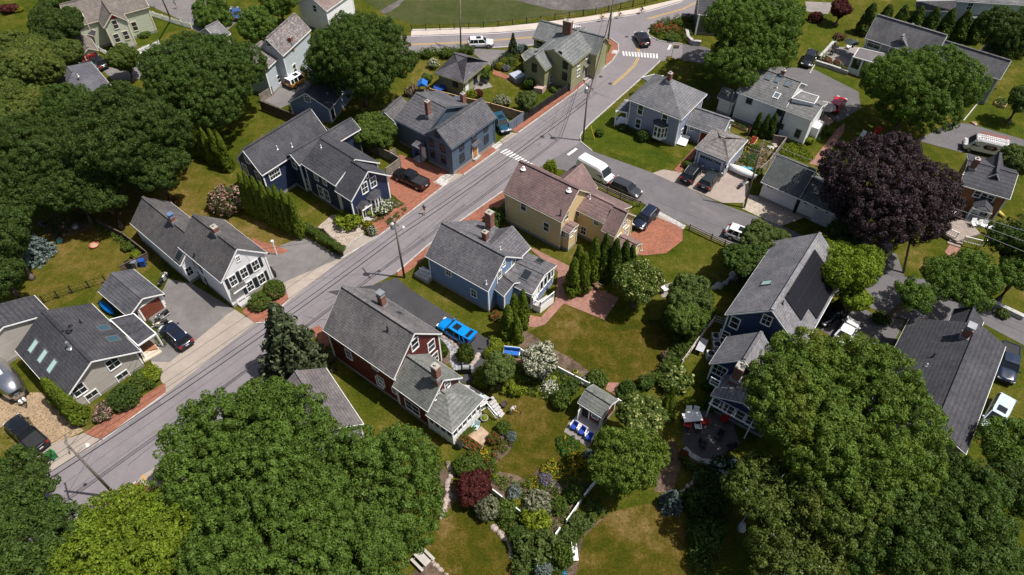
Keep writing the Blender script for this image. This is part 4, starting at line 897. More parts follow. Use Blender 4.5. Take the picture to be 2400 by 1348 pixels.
# big grey house, top right
GR = siding('mid grey clapboard', (.29, .295, .31))
h = House('grey_house', 'big grey house with long grey roof, metal porch roof and white gables behind the maple', r3(1310, 520), GR, rf('grey violet shingles', (.135, .132, .138), .22))
b = h.block(r3(1283, 263), ze=5.2, zr=8.0, RB=r3(1360, 95), RA=r3(1860, 245), dbg='H23a', u=G(r3(1860, 245), 8) - G(r3(1360, 95), 8))
h.win(b, 'L', r3(1345, 308), 2.2, 1.5, 2, 2); h.win(b, 'L', r3(1490, 345), 1.6, 1.4, 2, 2)
c = h.block(r3(1430, 303), C=r3(1600, 345), ze=5.0, zr=7.2, RB=r3(1545, 262), u=b.v, L=5.5, dbg='H23b', corner=False) if False else None
c = h.block(r3(1428, 300), C=r3(1600, 350), ze=5.2, RB=r3(1552, 258), u=b.v, L=5.5, dbg='H23b')
h.win(c, 'B', r3(1525, 293), .6, .7, 2, 2)
h.roofpoly([(r3(1198, 398), 3.1), (r3(1352, 442), 3.1), (r3(1460, 385), 3.8), (r3(1240, 335), 3.8)], mat=plain('bronze metal roofing', (.16, .145, .15), .4, .4, .3), name='porch_roof', trim=2)
pw = h.part('porch_post', WHITE)
for px in (r3(1200, 402), r3(1345, 446), r3(1270, 425)): q = G(px, 3.0); pw.box((q.x, q.y + .2, 1.5), .22, .22, 3.0)
pw.beam(G(r3(1165, 490), .5), G(r3(1310, 540), .5), .2, .9)
d = h.block(b.P(b.L - 1, 1.0, 5.0) and r3(1870, 330), ze=5.0, zr=7.4, u=b.u, RB=r3(1870, 255), L=-10, W=9.5, dbg='H23c') if False else None
o_ = b.P(b.L - .5, .8, 5.0)
d = h.block(Pr(o_), u=b.u, ze=5.0, zr=7.3, W=b.W - 1.0, C=Pr(b.P(b.L - .5, b.W - .2, 5.0)), L=10.5, dbg='H23c')
e = h.block(r3(2215, 490), C=r3(2042, 432), ze=3.8, RB=r3(2088, 385), u=b.v, L=10, dbg='H23d')
h.win(e, 'B', r3(2090, 470), .8, 1.2)
HS['grey'] = h.finish()
# long white garage
h = House('long_garage', 'long low white garage with grey-green roof and band of small windows by the side road', r6(640, 70), siding('white boards', (.66, .66, .66)), rf('grey green roll roofing', (.10, .106, .104), .15), cat='garage', corner=False)
b = h.block(n4(1170, 1057), A=None, u=G(n4(1820, 1340), 3.0) - G(n4(1170, 1057), 3.0), ze=3.0, zr=4.6, RB=n4(1380, 690), L=5.5, dbg='H26a')
c = h.block(Pr(b.P(5.45, .12, 2.9)), u=b.u, ze=2.9, zr=4.35, C=Pr(b.P(5.45, b.W - .1, 2.9)), L=8.5, dbg='H26b')
for k in range(16):
    q = c.P(1.0 + k * .75, c.oe, 2.3); h.win(c, 'L', Pr(q), .5, .28, 1, 1, mid=False) if k % 2 == 0 else None
for px in (n4(1270, 1120), n4(1310, 1138)): h.win(b, 'L', px, .55, .5, 1, 1, mid=False)
dd = h.part('garage_door', plain('pale grey door', (.5, .5, .52), .5)); q = c.P(6.5, c.oe - .03, 1.05); dd.box(q, 8, .08, 2.1, c.u, c.v)
h.finish()
# brown shingle house at the right edge
h = House('shingle_house', 'brown shingled house with dark roof, brick chimney and a white-railed deck by the purple beech', r6(2100, 225), siding('brown cedar shingle', (.25, .10, .045), 1.8, .2), rf('dark slate shingles', (.06, .06, .068), .2))
b = h.block(r3(1952, 1292), A=r3(2300, 1395), ze=4.4, zr=6.6, RB=r3(1905, 1085), dbg='H27a', L=None)
for dx in (-45, 0, 45): h.win(b, 'L', r6(2115 + dx, 30 + dx * .32), .8, .9, 1, 2)
h.win(b, 'L', r6(1915, 92), 1.3, 1.3, 2, 2)
h.hood(b, 'L', r6(2075, 130), 2.4, 2.0, 2.6, gable=True, posts=True); h.door(b, 'L', r6(2040, 150)); h.win(b, 'L', r6(2105, 165), .9, 1.3)
h.chimney(b, 'rL', r3(2030, 1185), 1.6, .7, .6); h.vent(b, 'rL', r3(1968, 1222), .3)
c = h.block(r3(2270, 1170), C=r3(2105, 1120), ze=4.4, zr=6.2, RB=r3(2195, 1062), u=-b.v, L=5, dbg='H27b')
dk = h.part('deck', plain('grey brown deck boards', (.26, .21, .18), .8, var=.2)); dk.prism([G(p, .6) for p in (r6(1800, 270), r6(1925, 345), r6(2090, 290), r6(2010, 200), r6(1880, 190))], (0, 0, -.5))
rl = MB(); railing(rl, [G(r6(1795, 265), .6), G(r6(1915, 325), .6)]); railing(rl, [G(r6(1965, 350), .6), G(r6(2110, 385), .6), G(r6(2150, 320), .6)]); rl.build('deck_rail', WHITE, h.e, off=h.o)
st = h.part('step', plain('grey brown deck boards', (.26, .21, .18), .8))
for k in range(3): q = G(r6(1925 - 12 * k, 345 + 14 * k), 0); st.box((q.x, q.y, .22 - .07 * k), 1.6, .4, .44 - .14 * k, b.u, b.v)
h.finish()
# dark blue house with solar panels
DB = siding('dark blue clapboard', (.024, .042, .105))
h = House('solar_house', 'dark blue house with black solar panels and a brick chimney at its rear wing', r6(250, 1040), DB, rf('silver grey shingles', (.185, .18, .188), .3))
b = h.block(r6(300, 857), A=r6(650, 342), ze=5.4, zr=8.0, RB=r6(630, 827), dbg='H28a')
h.win(b, 'B', r6(365, 918), .95, 1.7, 1, 2); h.win(b, 'B', r6(590, 900), .95, 1.4, 2, 2)
h.skylight(b, 'rL', r6(592, 640), .8, 1.2, glass=glassm('pale blind glass', (.35, .52, .47)))
h.vent(b, 'rR', r6(700, 785), .5, .07, BLACK); h.vent(b, 'rR', r6(738, 728), .5, .07, BLACK)
PV = plain('solar panel glass', (.012, .012, .016), .35, .15, var=0); PF = plain('panel rail', (.05, .05, .055), .4, .4, .5)
o, n_ = h.plane(b, 'rR'); x = b.u; y = n_.cross(x); y = y if y.z > 0 else -y
for i in range(8):
    for j in range(3):
        s0 = 3.2 + i * 1.12; t0 = b.W / 2 + .95 + j * 1.25
        if i < 2 and j == 2 or s0 > b.L - .8: continue
        q = b.P(s0, t0, 0); q.z = o.z + (n_.x * (o.x - q.x) + n_.y * (o.y - q.y)) / n_.z
        m = MB(); m.box(q + n_ * .12, 1.08, 1.62, .05, x, y, n_); f_ = m.build('solar_panel', PF, h.e, off=h.o)
        m = MB(); m.box(q + n_ * .148, 1.03, 1.57, .012, x, y, n_); m.build('panel_glass', PV, f_, off=h.o)
c = h.block(n7(590, 407), A=n7(768, 127), ze=3.6, zr=5.2, RB=n7(1060, 350), dbg='H28b', u=b.u, L=(G(n7(768, 127), 3.6) - G(n7(590, 407), 3.6)).dot(b.u) + 1)
h.win(c, 'B', n7(720, 505), 1.5, 1.6, 3, 2); h.win(b, 'B', n7(790, 25), 1.0, 1.1)
h.chimney(c, 'rL', n7(1060, 380), 2.0, 1.5, .9, base=c.P(-.35, c.W * .5, 4.3))
d = h.block(n7(612, 828), C=n7(1010, 985), ze=2.9, RB=n7(905, 832), u=b.u, L=5.2, dbg='H28c', W=6.5, zr=4.4)
h.win(d, 'B', n7(660, 660), .9, .9)
pg = h.part('pergola', WHITE); P = d.P
for i in range(4): h.win(d, 'B', Pr(P(d.og, .9 + i * 1.25, 1.7)), 1.05, 1.5, 1, 2, glass=glassm('sunroom glass', (.06, .07, .08)))
for i in range(6): t = .3 + i * .9; pg.beam(P(.25, t, 2.62), P(-.9, t, 2.55), .07, .12)
pg.beam(P(-.85, .2, 2.5), P(-.85, 5.0, 2.5), .09, .12); pg.box(P(-.85, .4, 1.25), .1, .1, 2.5); pg.box(P(-.85, 4.8, 1.25), .1, .1, 2.5)
ac = plain('white ac casing', (.5, .5, .5), .5)
HS['solar'] = h.finish()
# large dark-roofed house, lower right
h = House('large_roof_house', 'house with a huge dark grey roof and brick chimney beside the silver minivan', r6(1440, 1215), siding('pale grey clapboard', (.4, .4, .42)), rf('graphite shingles', (.055, .055, .062), .2))
b = h.block(r6(2270, 1082), ze=5.6, ze2=3.6, C=r6(1637, 802), zr=7.0, rt=.36, u=G(b3(1995, 490), 5.6) - G(r6(2270, 1082), 5.6), L=(G(b3(1995, 488), 5.6) - G(r6(2270, 1082), 5.6)).length, dbg='H29a')
h.chimney(b, 'rR', r6(1975, 1015), 1.4, .9, .7, cap=GREYM); h.skylight(b, 'rR', r6(1645, 1318), 1.1, .7); h.vent(b, 'rR', r6(1755, 1160), .7, .07, BLACK); h.vent(b, 'rR', r6(1710, 1222), .4)
h.block(r6(2115, 908), C=r6(1912, 815), RB=r6(2035, 853), ze=4.6, zr=6.0, u=b.u, L=4.0, dbg='H29d')
h.block(Pr(b.P(b.L - 6.4, b.W - .2, 4.4)), u=-b.v, C=Pr(b.P(b.L - 1.2, b.W - .2, 4.4)), ze=4.4, zr=6.4, L=4.5, dbg='H29b')
HS['large'] = h.finish()
# grey-roofed bungalow hidden by the trees
h = House('bungalow', 'weathered grey-roofed bungalow half hidden between the spruce and the big maples', b1(2300, 130), siding('grey white boards', (.45, .45, .45)), rf('weathered brown grey shingles', (.135, .122, .122), .25), cat='house')
b = h.block(ff(851, 992), A=ff(764, 862), RB=ff(816, 962), ze=3.0, zr=5.0, dbg='H18', W=6.0)
h.finish()
# red garden shed
h = House('garden_shed', 'small dark red garden shed with grey roof and open white door on the lawn', b2(1820, 300), RED, rf('pale grey green shingles', (.155, .16, .148), .25), cat='shed')
b = h.block(b2(1840, 240), A=b2(1665, 128), C=b2(1945, 107), ze=2.5, RB=b2(1875, 135), dbg='H30', oe=.25, og=.2)
h.win(b, 'L', b2(1785, 225), .7, .7, 2, 2)
h.door(b, 'L', b2(1715, 200), .85, 1.8, plain('shed dark opening', (.02, .015, .015), .8), z0=.15)
o, n_ = h.plane(b, 'L'); q = hit(b2(1690, 205), o, n_)
m = MB(); m.beam(Vector((q.x, q.y, 1.05)), Vector((q.x, q.y, 1.05)) + n_ * .85, .05, 1.8); m.build('door', WHITE, h.e, off=h.o)
pf = h.part('porch_floor', plain('grey deck boards', (.42, .39, .38), .8)); pf.prism([b.P(.1, -1.1, .2), b.P(b.L - .1, -1.1, .2), b.P(b.L - .1, .2, .2), b.P(.1, .2, .2)], (0, 0, -.18))
po = h.part('porch_post', WHITE)
for s_ in (.3, b.L - .3): po.box(b.P(s_, .08, 1.2), .1, .1, 2.4)
h.finish()
# houses along the top edge
h = House('pale_green_house', 'pale green house with a red-tipped gable and brown roof at the top left', r1(900, 315), siding('pale green clapboard', (.52, .55, .42)), rf('taupe shingles', (.155, .135, .12), .2), CREAM)
b = h.block(r1(900, 143), C=r1(742, 218), ze=5.0, RB=r1(780, 92), RA=None, u=G(r1(690, -40), 7.5) - G(r1(780, 92), 7.5), L=9, dbg='H1a')
h.win(b, 'B', r1(808, 172), .8, 1.5, 1, 2)
for px in (r1(820, 268), r1(885, 248)): h.win(b, 'B', px, .85, 1.5, 1, 2)
o, n_ = h.plane(b, 'B'); p = b.P(b.og - .05, b.W / 2, 0); m = MB(); m.prism([b.P(b.og - .06, b.W * .36, b.zr - 1.15), b.P(b.og - .06, b.W * .64, b.zr - 1.15), b.P(b.og - .06, b.W * .5, b.zr - .3)], b.u * .04); m.build('gable_panel', plain('red gable boards', (.3, .03, .025), .5), h.e, off=h.o)
c = h.block(r1(985, 70), C=r1(540, 50), ze=5.0, zr=7.8, RB=r1(760, 10), u=b.u, L=8, dbg='H1b') if False else None
c = h.block(Pr(b.P(3.2, -4.5, 5.0)), u=b.v, C=Pr(b.P(11, -4.5, 5.0)), ze=5.0, zr=b.zr + .6, L=b.W + 9, dbg='H1b')
h.win(c, 'L', r1(945, 185), .85, 1.6, 1, 2); h.win(c, 'A', r1(607, 150), .7, 1.3, 1, 2)
h.roofpoly([(r1(585, 235), 3.0), (r1(660, 255), 3.0), (r1(670, 215), 3.6), (r1(610, 195), 3.6)], mat=plain('bay slate roofing', (.06, .06, .07), .6), name='porch_roof')
h.finish()
h = House('red_door_garage', 'little cream garage with a bright red door beside the pale green house', r1(610, 440), siding('cream boards', (.55, .5, .4)), rf('taupe shingles', (.155, .135, .12), .2), CREAM, cat='garage')
b = h.block(r1(687, 348), C=r1(567, 370), ze=2.6, RB=r1(625, 330), u=G(r1(540, 250), 3) - G(r1(600, 350), 3), L=6, dbg='H3')
o, n_ = h.plane(b, 'B'); p = hit(r1(632, 400), o, n_); rz = math.atan2(n_.y, n_.x) - math.pi / 2; p = Vector((p.x, p.y, 0)) - h.o
m = MB(); m.box((0, .03, 1.05), 2.6, .06, 2.1); gd = m.build('garage_door', plain('bright red door', (.42, .03, .02), .4), h.e, p, rz)
g = MB(); [g.box((-1 + .5 * i, .07, 1.65), .36, .03, .35) for i in range(5)]; g.build('glass', GLASS, gd)
h.finish()
h = House('slate_roof_house', 'low house with a dark blue-grey hipped roof under the left-hand trees', r1(560, 640), siding('grey boards', (.4, .42, .44)), rf('blue slate shingles', (.105, .105, .118), .15), corner=False)
b = h.block(r1(430, 720), A=r1(300, 545), C=r1(725, 535), ze=3.4, zr=5.6, hip=(3.6, 3.6), dbg='H2')
h.chimney(b, 'rL', r1(440, 515), .8, .7, .6); h.vent(b, 'rR', r1(550, 535), .4); h.finish()
h = House('weathered_house', 'pale grey house behind the dark tree with a grey gable roof', r1(1660, 350), siding('pale grey boards', (.5, .52, .55)), rf('ash grey shingles', (.15, .148, .155), .2), corner=False)
b = h.block(r1(1530, 278), A=r1(1617, 232), RB=r1(1440, 192), ze=4.6, dbg='H4')
h.win(b, 'L', r1(1580, 275), 1.0, 1.4, 2, 2); h.roofpoly([(r1(1350, 195), 3.4), (r1(1440, 245), 3.4), (r1(1460, 180), 4.6), (r1(1370, 140), 4.6)])
h.finish()
h = House('pale_blue_house', 'tall pale blue house with a mossy brown shingle roof and small brick chimney', r1(1910, 665), siding('ice blue clapboard', (.48, .54, .56)), rf('mossy brown shingles', (.15, .125, .12), .4, spots=(.26, .25, .25)))
b = h.block(r1(1985, 388), A=r1(2180, 205), ze=6.0, zr=8.6, RB=r1(1868, 268), dbg='H5a')
for px in (r1(2068, 482),): h.win(b, 'L', px, .85, 1.5, 1, 2)
h.win(b, 'B', r1(1885, 305), .8, 1.0, 1, 2); h.chimney(b, 'rL', r1(2045, 300), 1.0, .6, .5)
c = h.block(r1(1860, 492), C=r1(1765, 428), ze=5.0, zr=6.8, RB=r1(1830, 415), u=b.u, L=5.2, hip=(2.2, 0), W=6.5, dbg='H5b')
h.win(c, 'L', r1(1957, 555), .8, 1.3, 1, 2); h.finish()
h = House('brown_roof_house', 'white house with brown roof at the top edge left of the big dark tree', r1(2190, 140), siding('white clapboard', (.82, .82, .82)), rf('rosy brown shingles', (.19, .145, .135), .3))
b = h.block(r1(2290, 75), A=r1(2480, -60), ze=4.6, zr=7.0, RB=r1(2165, -40), dbg='H6'); h.win(b, 'B', r1(2210, 60), .8, 1.2)
h.finish()
h = House('far_white_house', 'pale house with mixed grey roofs beyond the clipped hedge at the top right', r3(2000, 110), siding('ice blue clapboard', (.48, .54, .56)), rf('grey violet shingles', (.135, .132, .138), .22))
b = h.block(r3(1930, 5), u=(.95, -.12, 0), C=r3(1935, -90), ze=6.0, zr=7.6, RB=r3(1930, -70), L=13, W=8, dbg='H24')
h.win(b, 'L', r3(2015, 45), .85, 1.3, 2, 2)
h.roofpoly([(r3(1925, 80), 3.2), (r3(2130, 155), 3.0), (r3(2180, 110), 3.6), (r3(1930, 75), 3.8)]); h.roofpoly([(r3(1640, 70), 4.6), (r3(1915, 80), 4.6), (r3(1920, 0), 6.4), (r3(1640, 5), 6.4)])
wl = h.part('side_wall', siding('ice blue clapboard', (.48, .54, .56))); wl.prism([G(p, 0) for p in (r3(1640, 120), r3(1920, 130), r3(1920, 90), r3(1640, 80))], (0, 0, 4.4))
h.finish()
h = House('gable_house_behind_tree', 'dark-roofed grey house with white trim peeking out behind the spreading roadside tree', r3(150, 215), siding('taupe boards', (.13, .12, .12)), rf('charcoal shingles', (.055, .055, .061), .25))
b = h.block(r3(108, 98), A=None, u=(1, -.15, 0), C=r3(135, -30), ze=4.0, zr=5.6, RB=r3(120, -10), L=16, W=8, dbg='H25')
po = h.part('porch_post', WHITE); q = G(r3(112, 110), 3.9); po.box((q.x + .2, q.y + .4, 2), .25, .25, 3.9); h.finish()
# ---------------------------------------------------------------- trees and shrubs
def sph(n, rng): 
    v = rng.normal(size=(n, 3)); return v / np.linalg.norm(v, axis=1)[:, None]
def leaf_cloud(C, N, cr, k, ls, rng, flat=.0, jag=.55):
    """k leaf quads round each cluster centre C, facing outwards from it; N is the outward direction of the cluster on the crown"""
    n = len(C)
    d = sph(n * k, rng); Nn = np.repeat(N, k, 0); Cc = np.repeat(C, k, 0)
    dd = d + Nn * .55; dd /= np.linalg.norm(dd, axis=1)[:, None]
    crr = np.repeat(cr, k)[:, None] if isinstance(cr, np.ndarray) else cr
    P = Cc + dd * crr * rng.uniform(.62, 1.03, (n * k, 1)) ** .7 * np.array([1, 1, 1 - flat])
    nr = dd + jag * sph(n * k, rng); nr /= np.linalg.norm(nr, axis=1)[:, None]
    t = np.cross(nr, sph(n * k, rng)); t /= np.linalg.norm(t, axis=1)[:, None] + 1e-9
    b = np.cross(nr, t); s = ls * rng.uniform(.6, 1.3, (n * k, 1))
    V = np.stack([P - t * s, P - b * s * .62, P + t * s, P + b * s * .62], 1).reshape(-1, 3)
    return V
def quad_mesh(name, V, mat):
    n = len(V) // 4; me = bpy.data.meshes.new(name)
    me.vertices.add(n * 4); me.vertices.foreach_set('co', V.astype(np.float32).ravel())
    me.loops.add(n * 4); me.loops.foreach_set('vertex_index', np.arange(n * 4, dtype=np.int32))
    me.polygons.add(n); me.polygons.foreach_set('loop_start', np.arange(0, n * 4, 4, dtype=np.int32)); me.polygons.foreach_set('loop_total', np.full(n, 4, dtype=np.int32))
    me.materials.append(mat); me.update(calc_edges=True); return me
def crown_verts(lobes, gap, cr, k, ls, seed, low=-.35, inner=.45, drop=.06, jag=.55):
    """lobes: (x, y, z, rx, ry, rz); clusters sit on the visible skin of the lobes, some inside"""
    rng = np.random.default_rng(seed); L = np.array(lobes, float); CC, NN = [], []
    for i, (x, y, z, rx, ry, rz) in enumerate(L):
        area = 4 * math.pi * ((rx * ry) ** 1.6 + (rx * rz) ** 1.6 + (ry * rz) ** 1.6) ** (1 / 1.6) / 3 ** (1 / 1.6)
        n = int(area / gap ** 2 * 1.25); d = sph(n, rng); d = d[d[:, 2] > low]
        R = np.array([rx, ry, rz]); p = np.array([x, y, z]) + d * R * rng.uniform(.86, 1.06, (len(d), 1))
        nn = d / R; nn /= np.linalg.norm(nn, axis=1)[:, None]
        ok = rng.random(len(p)) > drop
        for j, q in enumerate(L):
            if j != i: ok &= (((p - q[:3]) / q[3:]) ** 2).sum(1) > .74
        CC.append(p[ok]); NN.append(nn[ok])
        m = int(len(d) * inner); d2 = sph(m, rng); CC.append(np.array([x, y, z]) + d2 * R * rng.uniform(.45, .8, (m, 1))); NN.append(d2)
    C = np.concatenate(CC); N = np.concatenate(NN)
    return leaf_cloud(C, N, cr * rng.uniform(.75, 1.3, len(C)), k, ls, rng, jag=jag)
def lobes_for(r, rz, seed, n=9, spread=.68, sub=.43):
    g = np.random.default_rng(seed); out = [(0, 0, -rz * .06, r * .66, r * .66, rz * .72)]
    for i in range(n):
        a = 2 * math.pi * (i + g.uniform(-.3, .3)) / n; e = g.uniform(-.25, .75); q = r * spread * g.uniform(.8, 1.12) * math.cos(e * .9)
        s = r * sub * g.uniform(.72, 1.15)
        out.append((math.cos(a) * q, math.sin(a) * q, rz * .62 * math.sin(e), s, s, s * rz / r * g.uniform(.85, 1.1)))
    return out
BARK = plain('tree bark', (.13, .105, .085), .9, .1, var=.3); BIRCH = plain('birch bark', (.55, .52, .48), .8, .1, var=.25)
def trunk_mesh(m, base, top, r, limbs, seed, n=7):
    g = random.Random(seed); b, t = Vector(base), Vector(top)
    mid = b.lerp(t, .5) + Vector((g.uniform(-.3, .3), g.uniform(-.3, .3), 0))
    m.tube([b, b.lerp(mid, .15), mid, t], [r * 1.35, r, r * .75, r * .4], n)
    for q in limbs:
        q = Vector(q); s = b.lerp(t, g.uniform(.45, .85)); k = s.lerp(q, .5) + Vector((0, 0, g.uniform(.1, .7)))
        m.tube([s, k, q], [r * .42, r * .26, r * .08], 5)
MAPLE = leafm('maple leaves', (.078, .134, .021), (.132, .198, .036)); MAPLE2 = leafm('deep green maple leaves', (.055, .095, .018), (.098, .148, .030))
LIME = leafm('yellow green leaves', (.135, .195, .016), (.215, .265, .03)); BEECH = leafm('purple beech leaves', (.030, .020, .023), (.088, .056, .062), trans=.12)
DARKG = leafm('dark green leaves', (.045, .076, .016), (.082, .120, .026)); OAKG = leafm('bright maple leaves', (.086, .140, .021), (.145, .208, .036), patch=(.14, .165, .026))
BIRCHL = leafm('birch leaves', (.080, .112, .022), (.14, .17, .036), patch=(.13, .145, .028)); SPRUCE = leafm('spruce needles', (.055, .072, .032), (.115, .13, .07), trans=.1)
ARBOR = leafm('arborvitae sprays', (.105, .15, .016), (.19, .235, .026), trans=.25); ARBD = leafm('dark arborvitae sprays', (.055, .09, .014), (.10, .14, .022), trans=.2)
GARDT = leafm('garden tree leaves', (.100, .150, .022), (.175, .225, .036))
BLUES = leafm('blue spruce needles', (.10, .14, .125), (.19, .23, .22), trans=.1); REDL = leafm('dark red leaves', (.065, .016, .014), (.11, .03, .025), trans=.2)
HEDGE = leafm('hedge leaves', (.07, .11, .018), (.125, .165, .03)); OLIVE = leafm('olive green leaves', (.080, .115, .027), (.14, .172, .048)); GOLD = leafm('golden leaves', (.19, .19, .02), (.30, .27, .03))
VARI = leafm('variegated leaves', (.16, .17, .10), (.34, .33, .22)); WFLO = leafm('white blossom', (.055, .09, .025), flower=(.62, .60, .52), ffrac=.42); DOGW = leafm('dogwood blossom', (.07, .10, .04), flower=(.60, .56, .48), ffrac=.5)
PINKF = leafm('pink blossom', (.06, .08, .03), flower=(.45, .26, .24), ffrac=.4); CREAMF = leafm('cream blossom', (.08, .12, .025), flower=(.42, .42, .16), ffrac=.14); SILV = leafm('silver leaves', (.15, .19, .17), (.26, .30, .28)); YEFL = leafm('yellow flowers', (.06, .11, .015), flower=(.55, .34, .02), ffrac=.3)
LAVF = leafm('lavender flowers', (.09, .10, .06), flower=(.20, .16, .28), ffrac=.5); REDF = leafm('red flowers', (.05, .09, .02), flower=(.45, .05, .03), ffrac=.25)
LIMES = leafm('lime shrub leaves', (.15, .195, .014), (.235, .265, .026))
SEED = [100]
def tree(label, px, rpx, zc, mat, rz=.8, base=None, gap=.88, cr=.47, k=88, ls=.106, name='tree', cat='tree', lobes=9, group=None, bark=BARK, tr=.35, sub=.42, low=-.8, trunk=True, drop=.05, sx=1.0, lift=0, seed=None):
    SEED[0] += 1; sd_ = seed or SEED[0]
    c = G(px, zc); r = rpx * mpp(px, zc); zr = r * rz; zc = max(zc, zr * .9)
    at = G(base) if base else Vector((c.x, c.y, 0))
    e = empty(name, at, label, cat, group)
    off = c - at
    L = [(x * sx + off.x, y + off.y, z + off.z, a * (sx if sx > 1 else 1), b_, d) for x, y, z, a, b_, d in lobes_for(r * .95, zr * .95, sd_, lobes, sub=sub)]
    link('crown', quad_mesh('crown', crown_verts(L, gap, cr, k, ls, sd_, low=low, drop=drop), mat), e)
    if trunk:
        m = MB(); trunk_mesh(m, (0, 0, -.05), (off.x * .8, off.y * .8, off.z * .95), tr, [(l[0], l[1], l[2] + l[5] * .3) for l in L[1:]], sd_); m.build('trunk', bark, e, smooth=True)
    return e
_SH = {}
def shrub_mesh(kind, mat, seed):
    key = (kind, mat.name, seed)
    if key in _SH: return _SH[key]
    if kind == 'round': V = crown_verts([(0, 0, .75, .95, .95, .8)], .24, .2, 14, .10, seed, low=-.6, inner=.1)
    elif kind == 'loose': V = crown_verts([(x * .8, y * .8, .6 + z * .6, a * .85, b * .85, c * .8) for x, y, z, a, b, c in lobes_for(1, .8, seed, 6)], .27, .22, 15, .105, seed, low=-.7, inner=.2)
    elif kind == 'clip': V = crown_verts([(0, 0, .7, .96, .96, .78)], .19, .13, 14, .07, seed, low=-.7, inner=.05, drop=0)
    elif kind == 'column':
        rng = np.random.default_rng(seed); n = 620; h = rng.random(n) ** .8; a = rng.uniform(0, 2 * math.pi, n); wob = 1 + .16 * np.sin(a * 3 + h * 9 + seed) + .1 * np.sin(a * 5 - h * 14)
        r = (np.sin(np.clip(h * 1.0, 0, 1) * math.pi * .5 + .0) * 0 + (1 - h) ** .62 * (.55 + .45 * np.clip(h * 7, 0, 1))) * .95 * wob
        C = np.stack([np.cos(a) * r, np.sin(a) * r, h], 1); N = np.stack([np.cos(a) * .8, np.sin(a) * .8, np.full(n, .9)], 1); N /= np.linalg.norm(N, axis=1)[:, None]
        d = leaf_cloud(np.zeros((n, 3)), N, .16, 13, .10, rng, jag=.5); d[:, 2] *= .33
        V = d + np.repeat(C, 13 * 4, 0)
    elif kind == 'cone':
        rng = np.random.default_rng(seed); CC, NN = [], []
        for i in range(15):
            h = .04 + .93 * i / 14; r = (1 - h) ** .85 + .03; nb = max(4, int(15 * r)); ph = rng.uniform(0, 6)
            for j in range(nb):
                a = ph + 2 * math.pi * j / nb + rng.uniform(-.2, .2); rr = r * rng.uniform(.8, 1.1)
                for t in (.35, .6, .82, 1.0):
                    CC.append((math.cos(a) * rr * t, math.sin(a) * rr * t, h - .05 * t + rng.uniform(-.012, .012))); NN.append((math.cos(a) * .4, math.sin(a) * .4, .8))
        C = np.array(CC); N = np.array(NN); N /= np.linalg.norm(N, axis=1)[:, None]
        d = leaf_cloud(np.zeros_like(C), N, .12, 12, .075, rng, jag=.6); d[:, 2] *= .4
        V = d + np.repeat(C, 12 * 4, 0)
    elif kind == 'flat': V = crown_verts([(x, y, .12, a, b, .5) for x, y, z, a, b, c in lobes_for(1, .3, seed, 7)], .2, .16, 12, .085, seed, low=-.2, inner=.1)
    me = quad_mesh('foliage', V, mat); _SH[key] = me; return me
def shrub(label, px, rpx, mat, kind='loose', h=None, name='shrub', cat='shrub', group=None, seed=None, zc=.6, stem=False, rz=None, ry=1.0):
    """px = middle of the shrub in the photo, rpx its half width; round ones stand on the ground below it"""
    SEED[0] += 1; sd_ = (seed if seed is not None else SEED[0] % 3)
    r = rpx * mpp(px, zc); hh = h or r * 1.5; c = G(px, hh * .5 if kind in ('round', 'loose', 'clip', 'flat') else 0)
    o = link(name, shrub_mesh(kind, mat, sd_), None, (c.x, c.y, -.02), SEED[0] * 1.7 if rz is None else rz)
    o.scale = (r, r * ry, hh / 1.5 if kind in ('round', 'loose', 'clip') else (hh if kind in ('column', 'cone') else hh))
    tag(o, label, cat, group); return o
# ---------------------------------------------------------------- the trees of the photo
tree('large broad maple whose crown hides the lower bend of the street, beside the bungalow', ff(598, 1062), 192, 8, MAPLE, .72, lobes=12)
tree('large maple with deep green crown between the red house and the lower left lawn', ff(865, 1155), 172, 8, MAPLE, .75, lobes=11)
tree('large maple in the bottom row, between the yellow-green tree and the lower lawn', ff(625, 1283), 198, 8.5, MAPLE, .72, lobes=13)
tree('maple crown cut by the bottom edge, in front of the lawn with a stone edging', ff(830, 1330), 140, 8, MAPLE, .75)
tree('yellow-green tree with fine bright leaves beside the leaning pole at the lower left', ff(305, 1292), 158, 7, LIME, .75, gap=.55, cr=.36, k=34, ls=.105, lobes=11)
tree('dark green tree at the lower left edge, in front of the black pickup', ff(45, 1130), 85, 8, MAPLE2, .8)
tree('dark green tree in the bottom left corner overhanging the road', ff(70, 1270), 125, 8, MAPLE2, .75)
tree('dense dark round tree behind the short arborvitae row', ff(478, 185), 138, 8, MAPLE2, .85, lobes=11)
tree('huge dark tree left of the short arborvitae row, over the shaded yard', ff(285, 325), 155, 9, DARKG, .8, lobes=12)
tree('dark tree at the left edge above the blue spruce', ff(75, 370), 130, 8, DARKG, .85)
tree('dark tree with a few orange leaves by the white parked things in the yard', ff(160, 430), 80, 7, DARKG, .9)
tree('dark tree hanging over the left edge beside the brown lawn', ff(5, 560), 75, 7, DARKG, .9)
tree('pale green tree in the top left corner', ff(55, 150), 95, 8, BIRCHL, .8, gap=.5, cr=.42, ls=.14)
tree('loose dark tree behind the slate-roofed house, left of the pale green house', ff(125, 60), 60, 7, DARKG, .8, gap=.6)
tree('loose green tree at the left edge beside the slate-roofed house', ff(35, 255), 85, 7, BIRCHL, .8, gap=.5, cr=.42, ls=.14)
tree('small loose tree between the cream garage and the dark round tree', ff(290, 140), 34, 4, BIRCHL, 1.0, gap=.5, cr=.4, ls=.13)
tree('massive dark round tree between the pale blue house and the garden cottage', ff(838, 135), 135, 8.5, MAPLE2, .9, lobes=11)
tree('spreading green tree at the roadside right of the street junction', ff(1768, 70), 122, 9, MAPLE, .7, base=ff(1765, 175), lobes=12, sub=.42, drop=.1)
